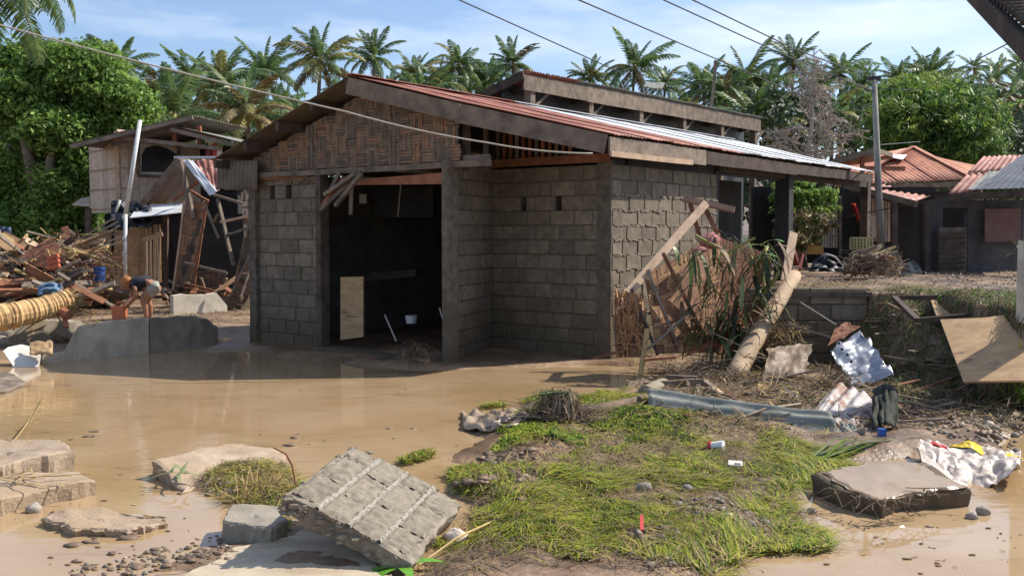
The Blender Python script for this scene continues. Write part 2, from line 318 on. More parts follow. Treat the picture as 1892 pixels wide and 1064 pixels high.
def mud_material():
    m = bpy.data.materials.new('flood_mud'); m.use_nodes = True; n = m.node_tree.nodes; l = m.node_tree.links; b = n['Principled BSDF']
    tc = n.new('ShaderNodeTexCoord')
    a = n.new('ShaderNodeTexNoise'); a.inputs['Scale'].default_value = 1.1; a.inputs['Detail'].default_value = 8; a.inputs['Roughness'].default_value = .62
    cr = n.new('ShaderNodeValToRGB'); e = cr.color_ramp.elements; e[0].position = .34; e[1].position = .66; e[0].color = (.15, .095, .058, 1); e[1].color = (.34, .225, .135, 1)
    b2 = n.new('ShaderNodeTexNoise'); b2.inputs['Scale'].default_value = 14; b2.inputs['Detail'].default_value = 8
    mx = n.new('ShaderNodeMixRGB'); mx.blend_type = 'MULTIPLY'; mx.inputs[0].default_value = .75
    r2 = n.new('ShaderNodeValToRGB'); r2.color_ramp.elements[0].position = .3; r2.color_ramp.elements[1].position = .62; r2.color_ramp.elements[0].color = (.5, .48, .46, 1)
    l.new(tc.outputs['Object'], a.inputs['Vector']); l.new(tc.outputs['Object'], b2.inputs['Vector']); l.new(a.outputs[0], cr.inputs[0]); l.new(b2.outputs[0], r2.inputs[0])
    l.new(cr.outputs[0], mx.inputs[1]); l.new(r2.outputs[0], mx.inputs[2]); l.new(mx.outputs[0], b.inputs['Base Color'])
    rr = n.new('ShaderNodeMapRange'); rr.inputs[1].default_value = .4; rr.inputs[2].default_value = .6; rr.inputs[3].default_value = .28; rr.inputs[4].default_value = .8; l.new(a.outputs[0], rr.inputs[0]); l.new(rr.outputs[0], b.inputs['Roughness'])
    bp = n.new('ShaderNodeBump'); bp.inputs['Strength'].default_value = .8; bp.inputs['Distance'].default_value = .02
    c = n.new('ShaderNodeTexNoise'); c.inputs['Scale'].default_value = 22; c.inputs['Detail'].default_value = 9; l.new(tc.outputs['Object'], c.inputs['Vector'])
    l.new(c.outputs[0], bp.inputs['Height']); l.new(bp.outputs[0], b.inputs['Normal'])
    return m
M_MUD = mud_material()
gr = np_obj('ground', np.stack([GX, GY, GZ], -1).reshape(-1, 3), F, None, [M_MUD], kind='structure', smooth=True)
gr['label'] = 'brown flood mud covering the yard and the banks'
def water_material():
    m = bpy.data.materials.new('muddy_water'); m.use_nodes = True; n = m.node_tree.nodes; l = m.node_tree.links; b = n['Principled BSDF']
    tc = n.new('ShaderNodeTexCoord')
    a = n.new('ShaderNodeTexNoise'); a.inputs['Scale'].default_value = .55; a.inputs['Detail'].default_value = 9; a.inputs['Roughness'].default_value = .6; a.inputs['Distortion'].default_value = 1.2
    cr = n.new('ShaderNodeValToRGB'); e = cr.color_ramp.elements; e[0].position = .35; e[1].position = .68; e[0].color = (.31, .205, .105, 1); e[1].color = (.40, .285, .17, 1)
    l.new(tc.outputs['Object'], a.inputs['Vector']); l.new(a.outputs[0], cr.inputs[0])
    mps = n.new('ShaderNodeMapping'); mps.inputs['Scale'].default_value = (.8, 2.4, 1); mps.inputs['Rotation'].default_value = (0, 0, .15); l.new(tc.outputs['Object'], mps.inputs[0])
    sc_ = n.new('ShaderNodeTexNoise'); sc_.inputs['Scale'].default_value = 1.6; sc_.inputs['Detail'].default_value = 10; sc_.inputs['Roughness'].default_value = .68; sc_.inputs['Distortion'].default_value = .8; l.new(mps.outputs[0], sc_.inputs['Vector'])
    sr = n.new('ShaderNodeMapRange'); sr.inputs[1].default_value = .56; sr.inputs[2].default_value = .66; sr.inputs[4].default_value = .55; l.new(sc_.outputs[0], sr.inputs[0])
    sm = n.new('ShaderNodeMixRGB'); sm.inputs[2].default_value = (.21, .14, .075, 1); l.new(sr.outputs[0], sm.inputs[0]); l.new(cr.outputs[0], sm.inputs[1]); l.new(sm.outputs[0], b.inputs['Base Color'])
    b.inputs['Roughness'].default_value = .035; b.inputs['IOR'].default_value = 1.333; b.inputs['Specular IOR Level'].default_value = .5
    mp = n.new('ShaderNodeMapping'); mp.inputs['Scale'].default_value = (.7, 2.2, 1); l.new(tc.outputs['Object'], mp.inputs[0])
    c = n.new('ShaderNodeTexNoise'); c.inputs['Scale'].default_value = 4; c.inputs['Detail'].default_value = 4; l.new(mp.outputs[0], c.inputs['Vector'])
    c2 = n.new('ShaderNodeTexNoise'); c2.inputs['Scale'].default_value = .35; l.new(tc.outputs['Object'], c2.inputs['Vector'])
    mr = n.new('ShaderNodeMapRange'); mr.inputs[1].default_value = .45; mr.inputs[2].default_value = .62; mr.inputs[3].default_value = .03; mr.inputs[4].default_value = .4; l.new(c2.outputs[0], mr.inputs[0])
    bp = n.new('ShaderNodeBump'); bp.inputs['Distance'].default_value = .01; l.new(mr.outputs[0], bp.inputs['Strength']); l.new(c.outputs[0], bp.inputs['Height']); l.new(bp.outputs[0], b.inputs['Normal'])
    return m
w = MB(); w.add([(-60, 1, 0), (14, 1, 0), (14, 30, 0), (-60, 30, 0)], [(0, 1, 2, 3)])
wo = w.build('water', water_material(), kind='structure', base=(0, 0, 0)); wo['label'] = 'still brown flood water standing in front of the house'
# ------------------------------------------------------------------ block walls
BLK = {}
def block_mesh(w, h=.19, t=.06, v=0):
    k = (round(w, 2), round(h, 2), v)
    if k in BLK: return BLK[k]
    rr = random.Random(hash(k) & 0xffff); b = .006; me = bpy.data.meshes.new('brick'); w2 = w/2; h2 = h/2
    j = lambda a: a+rr.uniform(-.004, .004)
    front = [(-w2+b, -t, -h2+b), (w2-b, -t, -h2+b), (w2-b, -t, h2-b), (-w2+b, -t, h2-b)]
    front = [(j(x), y, j(z)) for x, y, z in front]; mid = [(-w2, -t+b*1.5, -h2), (w2, -t+b*1.5, -h2), (w2, -t+b*1.5, h2), (-w2, -t+b*1.5, h2)]; back = [(x, .02, z) for x, y, z in mid]
    vs = front+mid+back; fs = [(0, 1, 2, 3)]
    for r0 in (0, 4):
        for i in range(4): fs.append((r0+(i+1) % 4, r0+i, r0+4+i, r0+4+(i+1) % 4))
    fs.append((11, 10, 9, 8)); me.from_pydata(vs, [], fs); me.materials.append(M_BLOCK); me.update(); BLK[k] = me
    return me
def block_wall(parent, p0, p1, z0, n, opens=(), ch=.2, bw=.4, m=None, mortar=None, stuff_after=None, thick=.14, skip=None):
    p0 = Vector((p0[0], p0[1], 0)); p1 = Vector((p1[0], p1[1], 0)); d = (p1-p0); Ln = d.length; d.normalize(); ang = math.atan2(d.y, d.x); inn = Vector((-d.y, d.x, 0))
    core = MB(); extra = MB(); cnt = 0
    for r_ in range(n):
        za = z0+r_*ch; zb = za+ch; iv = [(0, Ln)]
        for (a, b, c0, c1) in opens:
            if zb-.02 > c0 and za+.02 < c1:
                new = []
                for (s0, s1) in iv:
                    if b <= s0 or a >= s1: new.append((s0, s1)); continue
                    if a > s0: new.append((s0, a))
                    if b < s1: new.append((b, s1))
                iv = new
        for (s0, s1) in iv:
            q = [p0+d*s0+inn*.0, p0+d*s1+inn*.0]
            lo = za+(.0005 if r_ else -.3)
            core.hexa([q[0]+ZZ*lo, q[1]+ZZ*lo, q[1]+inn*thick+ZZ*lo, q[0]+inn*thick+ZZ*lo, q[0]+ZZ*zb, q[1]+ZZ*zb, q[1]+inn*thick+ZZ*zb, q[0]+inn*thick+ZZ*zb])
            off = (bw/2 if r_ % 2 else 0)+rnd(-.05, .05); cuts = [s0]; c = math.ceil((s0-off)/bw)*bw+off
            while c < s1-.06:
                if c > cuts[-1]+.08: cuts.append(c)
                c += bw*(1 if random.random() > .12 else .75)
            if s1-cuts[-1] < .08 and len(cuts) > 1: cuts.pop()
            cuts.append(s1)
            for a, b in zip(cuts, cuts[1:]):
                wdt = round((b-a-.012)/.02)*.02
                if wdt < .05: continue
                pos = p0+d*((a+b)/2)+ZZ*((za+zb)/2+rnd(-.002, .002))+inn*rnd(-.004, .008)
                if skip and skip(pos): continue
                cnt += 1
                if stuff_after is None or (a+b)/2 < stuff_after:
                    o = bpy.data.objects.new('brick', block_mesh(wdt, ch-.012, .012+.004, random.randint(0, 2))); COL.objects.link(o)
                    o.parent = parent; o.location = pos-ORG[parent]; o.rotation_euler = (rnd(-.006, .006), rnd(-.008, .008), ang+rnd(-.008, .008))
                else:
                    hw = wdt/2; e = .012
                    P = lambda x, y, z: pos+d*x+inn*y+ZZ*z
                    extra.hexa([P(-hw, -e, -ch/2+.006), P(hw, -e, -ch/2+.006), P(hw, .02, -ch/2+.006), P(-hw, .02, -ch/2+.006), P(-hw, -e, ch/2-.006), P(hw, -e, ch/2-.006), P(hw, .02, ch/2-.006), P(-hw, .02, ch/2-.006)])
    core.build('mortar', mortar or M_MORTAR, parent)
    if extra.v: extra.build('block_courses', M_BLOCK, parent, kind='stuff')
    return cnt
def mortar_beads(parent, p0, p1, zs, mt, name='squeezed_mortar', amp=.02, joints=True):
    p0 = Vector((p0[0], p0[1], 0)); p1 = Vector((p1[0], p1[1], 0)); d = (p1-p0); Ln = d.length; d.normalize(); outw = Vector((d.y, -d.x, 0)); b = MB()
    for z in zs:
        s = 0
        while s < Ln:
            l = rnd(.03, .09)
            if random.random() < .75:
                p = p0+d*s+ZZ*(z+rnd(-.008, .008))+outw*.012; b.beam(p, p+d*l+ZZ*rnd(-.01, .01), rnd(.012, amp*1.6), rnd(.015, .032), up=outw, taper=rnd(.5, 1.1))
            s += l*.85
    b.build(name, mt, parent, kind='stuff')

# ------------------------------------------------------------------ main house
C = Vector((1.31, 13.2, 0)); P1 = Vector((-.276, 14.42, 0)); P2 = Vector((-.774, 12.9, 0)); LL = Vector((-3.84, 15.26, 0))
# right end of the door opening is P2; the left pillar runs 1.35 m from LL
RH = at(645, 145, 13.47)                     # ridge front end
E0 = at(1122, 250, 12.7); EL = at(404, 296, 15.3)
VR = RH.dot(VV); VE = E0.dot(VV); VEND = VE+10.2
HW = (E0-RH).dot(UU); HWL = (EL-RH).dot(UU)
def rp(s, v):    # point on the roof plane: s 0..1 down the right slope (negative: left slope), v metres back
    if s >= 0: return Vector((0, 0, RH.z+(E0.z-RH.z)*s))+UU*(RH.dot(UU)+HW*s)+VV*v
    return Vector((0, 0, RH.z+(EL.z-RH.z)*-s))+UU*(RH.dot(UU)+HWL*-s)+VV*v
def vfront(s):
    if s < 0: return VR
    return VR+.25*s/.55 if s < .55 else VR+.25+(VE-VR-.25)*(s-.55)/.45
def vat(s, t): return vfront(s)+t*(VEND-vfront(s))
E0 = rp(1, VE); EL = rp(-1, VR)
house = thing('concrete_block_house', 'unfinished grey concrete block house with woven bamboo gable and long red and silver iron roof', 'house', (-1.0, 14.0, 0))
DD = (P2-LL).normalized(); PW = 1.36; J1 = LL+DD*PW
block_wall(house, LL, J1, .0, 13, opens=[(.26, .38, 2.2, 2.4), (.63, .75, 2.2, 2.4)])
block_wall(house, P2, P1, .0, 14)
block_wall(house, P1, C, .0, 13, opens=[(.5, .6, 2.0, 2.2), (1.1, 1.2, 2.0, 2.2)])
SD = C+VV*3.05
block_wall(house, C, SD, .0, 13)
mortar_beads(house, C+VV*.05, SD, [.2*i for i in range(3, 12)], M_MORTARL)
# cast corner columns
b = MB(); b.beam(C+UU*-.10+VV*-.004-ZZ*.2, C+UU*-.10+VV*-.004+ZZ*2.66, .22, .05, up=VV, n=14, jit=.004); b.build('corner_column', M_CONCD, house)
b = MB(); b.beam(P2-DD*.03-ZZ*.2, P2-DD*.03+ZZ*2.62, .12, .18, up=VV, n=16, jit=.008); b.build('door_column', M_CONCD, house)
b = MB(); b.beam(J1+DD*.05-ZZ*.1, J1+DD*.05+ZZ*2.55, .1, .16, up=VV); b.build('door_jamb', M_WOODD, house)
b = MB(); b.beam(LL-DD*.08-ZZ*.1, LL-DD*.08+ZZ*2.5, .16, .16, up=VV, n=10, jit=.01); b.build('corner_column', M_CONCD, house)
# inside: back wall, side walls, floor, counter, hung boards
b = MB()
bl = LL+VV*4.4; br = P1+VV*4.0+DD*.6
b.slab([bl, br, br+ZZ*2.6, bl+ZZ*2.6], .1); b.slab([LL+VV*.2+UU*.02-ZZ*.1, bl-ZZ*.1, bl+ZZ*2.6, LL+VV*.2+UU*.02+ZZ*2.6], .12)
b.slab([br, SD+VV*.3+UU*-.3, SD+VV*.3+UU*-.3+ZZ*2.7, br+ZZ*2.7], .1)
b.build('inner_wall', mat('dim_inner_wall', (.17, .155, .135), (.1, .09, .08), 3, .9, .3, 30, var=.05), house)
b = MB(); q = SD-UU*1.5
b.slab([SD-UU*.0, SD+VV*.02-UU*1.4, SD+VV*.02-UU*1.4+ZZ*2.7, SD+ZZ*2.7][::-1], .1); b.slab([q+VV*.0, q+VV*4.2, q+VV*4.2+ZZ*2.7, q+ZZ*2.7], .1); b.build('porch_wall', M_DARKB, house)  # wall colour darkened to stand for the porch shadow
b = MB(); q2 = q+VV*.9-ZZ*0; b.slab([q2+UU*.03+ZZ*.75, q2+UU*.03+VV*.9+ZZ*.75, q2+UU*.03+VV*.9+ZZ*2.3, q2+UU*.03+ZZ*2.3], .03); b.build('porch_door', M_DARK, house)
b = MB(); b.slab([at(672, 505, 15.6), at(768, 498, 15.4), at(768, 510, 15.4), at(672, 520, 15.6)][::-1], .5); b.build('counter', M_WOODD, house)
b = MB(); b.slab([at(690, 350, 15.9), at(800, 345, 15.6), at(800, 402, 15.6), at(690, 402, 15.9)][::-1], .25); b.build('wall_cupboard', M_DARKB, house)
b = MB(); b.slab([at(629, 628, 14.25), at(671, 622, 14.1), at(671, 511, 14.1), at(629, 512, 14.25)], .025); o = b.build('plywood_panel', M_PLY, house); o['label'] = 'pale plywood panel standing inside the doorway'
b = MB(); b.beam(at(735, 400, 15.0)+ZZ*.0, at(741, 335, 14.6), .014, .014); b.beam(at(828, 335, 13.6), at(822, 445, 13.5), .014, .014); b.beam(at(822, 445, 13.5), at(829, 510, 13.5), .012, .012); b.build('hanging_wire', M_CABLE, house)
b = MB(); b.slab([at(664, 376, 15.75), at(676, 376, 15.7), at(676, 359, 15.7), at(664, 359, 15.75)], .02); b.build('window_glimpse', M_WHITE, house)  # white slab put in for the bright glimpse through a window
# door lintel boards
b = MB(); b.slab([at(655, 342, 14.1), at(832, 340, 12.95), at(832, 318, 12.95), at(655, 332, 14.1)], .03); o = b.build('lintel_board', M_WOODR, house); o['label'] = 'brown board sagging under the door beam'
b = MB(); b.beam(at(468, 325, 15.2), at(905, 301, 12.55), .07, .075, n=6, jit=.004); b.build('gable_beam', M_WOODG, house)
b = MB(); b.beam(at(475, 331, 15.15), at(565, 327, 14.6), .03, .04); b.build('batten', M_WOODR, house)
b = MB(); b.beam(at(858, 296, 12.85), at(904, 294, 12.6), .05, .12); b.build('beam_block', M_WOODG, house)
# gable of split bamboo
GD = DD; gz = 2.56
Rw = RH+VV*.62; 
def roof_z(p):   # underside height of the roof above plan point p
    s = (p-RH).dot(UU)
    if s > 0: return RH.z+(E0.z-RH.z)*s/HW-.10
    return RH.z+(EL.z-RH.z)*s/HWL-.10
gbase = LL-DD*.12; GL = (P2-gbase).length+.12
mb = MB(); s = 0; cw = .21; k = 0
nrm = Vector((DD.y, -DD.x, 0))
while s < GL:
    z = gz+.06; row = 0
    while z < 4.1:
        vertical = (k+row) % 2 == 0
        lift = rnd(0, .012); big = random.random()
        nst = 5
        for i in range(nst):
            if vertical: a = (s+cw*i/nst, s+cw*(i+.86)/nst, z-rnd(0, .04), z+cw+rnd(0, .05))
            else: a = (s-rnd(0, .03), s+cw+rnd(0, .03), z+cw*i/nst, z+cw*(i+.84)/nst)
            mid = gbase+DD*((a[0]+a[1])/2); zt = roof_z(mid)
            if a[2] > zt-.02: continue
            top = min(a[3], zt)
            tl = min(top, roof_z(gbase+DD*a[0])); tr = min(top, roof_z(gbase+DD*a[1]))
            if min(tl, tr)-a[2] < .01: continue
            o_ = nrm*(lift+rnd(.002, .010)+(.006 if vertical else 0)); t1 = rnd(-.004, .004)
            q = [gbase+DD*a[0]+ZZ*(a[2]+t1)+o_, gbase+DD*a[1]+ZZ*a[2]+o_, gbase+DD*a[1]+ZZ*tr+o_, gbase+DD*a[0]+ZZ*(tl+t1)+o_]
            mid_s = mid.x
            mi = random.choices([0, 1, 2, 3], [.25, .35, .3, .1] if 1.2 < s < 2.9 else [.3, .3, .12, .28])[0]
            mb.slab(q, .008, m=mi)
        z += cw*rnd(.93, 1.0); row += 1
    s += cw*.98; k += 1
mb.build('woven_bamboo_gable', M_WEAVE, house, kind='stuff')
b = MB()
pr = gbase+DD*(GL*.0)
zt = lambda s_: roof_z(gbase+DD*s_)
SR = (RH-gbase).dot(DD)
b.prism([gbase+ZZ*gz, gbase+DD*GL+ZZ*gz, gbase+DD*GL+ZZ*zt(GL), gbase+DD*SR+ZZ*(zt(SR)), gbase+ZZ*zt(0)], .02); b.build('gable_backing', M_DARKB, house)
for s_, zz0 in ((SR+.38, gz), (SR+.46, gz), (1.35, gz)):
    b = MB(); p = gbase+DD*s_+nrm*.02; b.beam(p+ZZ*zz0, p+ZZ*(zt(s_)-.02), .028, .02, up=VV); b.build('gable_batten', M_WOODG, house)
b = MB(); s = 0
while s < 3.0:
    p = gbase+DD*(.75+s*.25)+nrm*.05+ZZ*2.5; b.beam(p, p+ZZ*-rnd(.03, .11)+DD*rnd(-.01, .01), .012, .012); s += rnd(.05, .12)
b.build('frayed_bamboo_ends', M_WEAVE[0], house, kind='stuff')
# slatted screen between wall top and roof on the right part
for i in range(12):
    px = 905+i*13.5; s_ = i/11; base = P1.lerp(C, .06+s_*.62)-nrm*0; p = base-VV*.03
    zt_ = roof_z(p)-.02
    if zt_ > 2.72:
        b = MB(); b.beam(p+ZZ*2.66, p+ZZ*zt_, .055, .02, up=VV); b.build('screen_slat', M_WOODR if i % 3 else M_WOODG, house)
b = MB(); a0 = P1-VV*.06+ZZ*2.68; a1 = C-VV*.06+ZZ*2.68; b.beam(a0, a1, .04, .11, n=3); b.build('screen_rail', M_WOODR, house)
b = MB(); a = P1+VV*.4; c = C+VV*.4; b.slab([a+ZZ*2.6-UU*1, c+ZZ*2.6, c+ZZ*roof_z(c), a+ZZ*(roof_z(a-UU)-.02)-UU], .02); b.build('loft_shade_panel', M_DARK, house)  # near-black panel painted in for the shade behind the slats
b = MB(); b.beam(P2+VV*.15+UU*.12+ZZ*2.5, P2+VV*.15+UU*.12+ZZ*(roof_z(P2+UU*.12)), .09, .07, up=VV); b.beam(P2+VV*.35+UU*.28+ZZ*2.5, P2+VV*.35+UU*.28+ZZ*roof_z(P2+UU*.28), .05, .05, up=VV); b.build('loft_post', M_WOODD, house)
# roof sheets
def corr(parent, name, p, A, B, m, pitch=.085, amp=.011, nb=5, ragged=.015, solid=.0025, sag=.006, cap=None):
    A = Vector(A); B = Vector(B); n = A.cross(B).normalized()
    if n.z < 0: n = -n
    nw = max(2, round(A.length/pitch)); sub = 6; sd = rnd(0, 99); vs = []; W_ = nw*sub
    for j in range(nb+1):
        for i in range(W_+1):
            u = i/W_; v = j/nb
            q = p+A*u+B*v+n*(amp*math.cos(2*math.pi*i/sub)+sag*noise.noise(Vector((u*2+sd, v*3, 0)))*2)
            if j == nb: q = q+B.normalized()*rnd(-ragged, ragged)
            vs.append(q)
    b = MB(); w_ = W_+1; b.add(vs, [(j*w_+i, j*w_+i+1, (j+1)*w_+i+1, (j+1)*w_+i) for j in range(nb) for i in range(W_)])
    return b.build(name, m, parent, solid=solid, smooth=True)
def roof_sheet(t0, t1, side, m, dz, ragged=.012):
    nb = 6; sub = 6; nw = max(2, round((t1-t0)*11.0/.085)); W_ = nw*sub; sd = rnd(0, 99); vs = []
    for j in range(nb+1):
        for i in range(W_+1):
            q = (j/nb)*(1.02+rnd(0, .003)*(j == nb)) ; t = t0+(t1-t0)*i/W_; tb = 5/14; kk = .84+.22*min(1, q); t = (t*kk if t < tb else 1-(1-t)*(1-tb*kk)/(1-tb)) if side > 0 else t
            p = rp(q*side, vat(q*side if side > 0 else -.01, t))+ZZ*(.03+dz+(.009 if m is M_RUST else .005)*math.cos(2*math.pi*i/sub)+.012*noise.noise(Vector((i/W_*2+sd, q*3, side))))
            if j == nb: p = p+UU*side*rnd(-ragged, ragged)*.7
            vs.append(p)
    b = MB(); w_ = W_+1; b.add(vs, [(j*w_+i, j*w_+i+1, (j+1)*w_+i+1, (j+1)*w_+i) for j in range(nb) for i in range(W_)])
    return b.build('roof_sheet', m, house, solid=.0025, smooth=True)
nsh = 14
for i in range(nsh):
    red = i < 5
    o = roof_sheet(i/nsh, (i+1.07)/nsh, 1, M_RUST if red else M_GALV, .012*(i % 2), .012 if red else .03)
    if i in (0, 5): o['label'] = 'rusty red roof sheet' if red else 'pale galvanised roof sheet'
    roof_sheet(i/nsh, (i+1.07)/nsh, -1, M_GALVU, .012*(i % 2))
vm = VR+(VEND-VR)*.30
b = MB(); b.beam(rp(0, VR-.02)+ZZ*.05, rp(0, vm)+ZZ*.05, .22, .01); b.build('ridge_cap', M_RUST, house)
b = MB(); b.beam(rp(0, vm+.01)+ZZ*.048, rp(0, VEND)+ZZ*.048, .22, .01); b.build('ridge_cap', M_GALV, house)
b = MB(); a_ = C+VV*.08-UU*.03; c_ = SD-UU*.03; b.slab([a_+ZZ*2.6, c_+VV*3+ZZ*2.6, c_+VV*3+ZZ*(roof_z(c_)-.01), a_+ZZ*(roof_z(a_)-.01)], .03); b.build('eave_shade_panel', M_DARKB, house)  # dark panel closing the gap, stands in for shade under the eave
def board(name, a, b_, w, h, m, up=None, **k):
    q = MB(); q.beam(a, b_, w, h, up=up, **k); return q.build(name, m, house)
dn = ZZ*.10; fv = -VV*.03
Rm = rp(.55, vfront(.55))
board('rake_board', RH-dn+fv, Rm-dn+fv, .03, .22, M_WOODG, n=4, jit=.004)
board('rake_board', Rm-dn*1.05+fv-VV*.004-UU*.03, E0-dn*1.15+fv, .03, .24, M_WOODG, n=4, jit=.004)
EB = rp(1, VEND)
c1 = E0.lerp(EB, .26); c2 = E0.lerp(EB, .6)
board('eave_board', E0-ZZ*.13+UU*.03, c1-ZZ*.13+UU*.03, .03, .22, M_WOODG, n=4, jit=.004)
board('eave_board', c1-ZZ*.125+UU*.032, c2-ZZ*.13+UU*.03, .03, .19, M_WOODD, n=4, jit=.004)
board('eave_board', c2-ZZ*.12+UU*.027, EB-ZZ*.11+UU*.03, .03, .17, M_WOODD, n=4, jit=.004)
o = board('eave_board', E0-ZZ*.235+UU*.055, E0.lerp(EB, .215)-ZZ*.225+UU*.055, .03, .07, M_WOODL, n=3, jit=.003); o['label'] = 'batten under the eave board, coloured pale for the sunlight on it'  # pale wood colour stands in for the sunlit strip
for k_ in range(5):
    s_ = (k_+.03)/4.05
    board('purlin', rp(-s_, VR-.02)-ZZ*.07, rp(-s_, VEND-.1)-ZZ*.07, .07, .12, M_WOODD)
for k_ in range(1, 5):
    s_ = k_/4.6
    board('purlin', rp(s_, vfront(s_)+.03)-ZZ*.06, rp(s_, VEND-.1)-ZZ*.06, .06, .09, M_WOODD)
for k_ in range(4):
    v_ = VR+1.9+k_*2.6
    board('rafter', rp(0, v_)-ZZ*.18, rp(.99, v_)-ZZ*.18, .06, .12, M_WOODD); board('rafter', rp(0, v_)-ZZ*.18, rp(-.99, v_)-ZZ*.18, .06, .12, M_WOODD)
for k_, t in enumerate((5.75, 10.1)):
    p = C+VV*t-UU*.0; b = MB(); b.beam(p-ZZ*.1, p+ZZ*2.75, .26 if k_ == 0 else .16, .2, up=VV); b.build('porch_post', M_DARKB if k_ == 0 else M_WOODD, house)
board('porch_beam', SD+ZZ*2.72, C+VV*10.2+ZZ*2.72, .12, .14, M_WOODD)
# torn props at the left of the doorway
for a, c, m in (((668, 318, 13.6), (592, 388, 13.9), M_WOODG), ((655, 322, 13.5), (600, 360, 13.9), M_WOODG), ((667, 322, 13.4), (620, 380, 13.7), M_WOODG), ((628, 318, 13.9), (612, 350, 13.95), M_WOODG), ((650, 325, 13.7), (648, 397, 13.7), M_WOODG), ((636, 330, 13.8), (596, 380, 14.0), M_WOODR)):
    board('broken_brace', at(*a), at(*c), .05, .05, m)
# lower door sill and porch step
b = MB(); b.beam(J1+nrm*.02+ZZ*.02, P2+nrm*.02-ZZ*.02, .3, .1, n=8, jit=.015); b.build('door_sill', M_CONCD, house)
# hanging corrugated sheet at the left eave
cg = thing('hanging_roof_sheet', 'crumpled corrugated sheet hanging under the left eave of the block house', 'roof sheet', tuple(at(440, 352, 15.3)))
corr(cg, 'iron_sheet', at(404, 297, 15.6), at(478, 297, 15.0)-at(404, 297, 15.6), at(402, 350, 15.6)-at(404, 297, 15.6), M_GALVU, pitch=.1, amp=.02)
# things inside the doorway
b = MB(); p = at(760, 597, 14.3); b.tube([p, p+ZZ*.11], [.07, .09], 14); tag(b.build('bucket', M_BUCK, smooth=False), 'white bucket standing in the dark doorway of the block house', 'bucket')
b = MB(); b.beam(at(732, 630, 13.4), at(711, 582, 13.8), .012, .018); tag(b.build('pipe', M_CABLE), 'thin pale rod leaning inside the doorway near the white bucket', 'rod')
b = MB(); b.beam(at(831, 633, 12.9), at(812, 569, 13.2), .012, .018); tag(b.build('pipe', M_CABLE), 'thin pale rod leaning against the right side of the doorway', 'rod')
# ------------------------------------------------------------------ raised shed roof behind the main roof
sh = thing('raised_shed', 'open sided shed with high wooden beam and pale corrugated roof rising behind the main roof', 'shed', (2, 26, .9))
A0 = at(972, 132, 25.0); Ld = 14.2; B0 = A0+VV*Ld+ZZ*.12; back = -UU*5.2-ZZ*1.55
for i in range(12):
    p = A0.lerp(B0, i/12)
    corr(sh, 'roof_sheet', p+ZZ*(.012*(i % 2)), (B0-A0)/12*1.05, back, M_RUST if i < 2 else M_GALVD, nb=2, ragged=.03, amp=.02, pitch=.13).location += Vector((0, 0, .03))
for i in range(5):
    p = A0.lerp(B0, i/5)-ZZ*.26-UU*.08; q = A0.lerp(B0, (i+1)/5)-ZZ*.26-UU*.08
    b = MB(); b.beam(p, q, .05, .42 if i else .38, n=3, jit=.01); b.build('fascia_beam', M_WOODG, sh)
b = MB(); b.beam(A0-ZZ*.1-VV*.1, A0-ZZ*.1-VV*.1+back, .05, .22); b.build('rake_board', M_WOODD, sh)
for i in range(6):
    p = A0.lerp(B0, .03+i*.19)-UU*.2
    b = MB(); b.beam(p-ZZ*4.9, p-ZZ*.3, .2, .2, up=VV); b.build('post', M_WOODG, sh)
    b = MB(); b.beam(p-ZZ*1.1, p-ZZ*.35+back*.2, .1, .1); b.beam(p-ZZ*.9, p-ZZ*.4+VV*.8, .07, .07); b.build('strut', M_WOODG, sh)
    b = MB(); b.beam(p-ZZ*.25, p-ZZ*.25+back*.97, .1, .16); b.build('rafter', M_WOODD, sh)
b = MB(); q0 = A0-UU*4.8-ZZ*5; q1 = B0-UU*4.8-ZZ*5; b.slab([q0, q1, q1+ZZ*3.6, q0+ZZ*3.6], .1); b.build('dark_back_wall', M_TARPSHADE, sh)  # dark colour painted in for the shade under the shed roof
b = MB(); q0 = A0-UU*.7-ZZ*5; q1 = B0-UU*.7-ZZ*5; b.slab([q0, q1, q1+ZZ*4.72, q0+ZZ*4.72], .06); b.build('shed_shade_panel', M_TARPSHADE, sh)  # added dark panel so the shed opening reads as shaded
b = MB(); b.slab([at(1188, 160, 37), at(1222, 165, 37), at(1229, 153, 37.6), at(1196, 152, 37.6)], .05); b.beam(at(1196, 160, 37), at(1193, 180, 37), .05, .05); b.beam(at(1220, 163, 37), at(1224, 180, 37), .05, .05)
for q in (at(1193, 180, 37), at(1224, 180, 37)): b.beam(q, q-ZZ*1.6, .05, .05)
tag(b.build('solar_panel', M_GALVD), 'small tilted grey panel on legs above the pale shed roof', 'panel')
b = MB(); b.beam(at(1312, 235, 36), at(1322, 112, 36), .1, .1, n=3, jit=.02); tag(b.build('bamboo_pole', M_WOODG), 'thin bare pole sticking up behind the pale shed roof', 'pole')

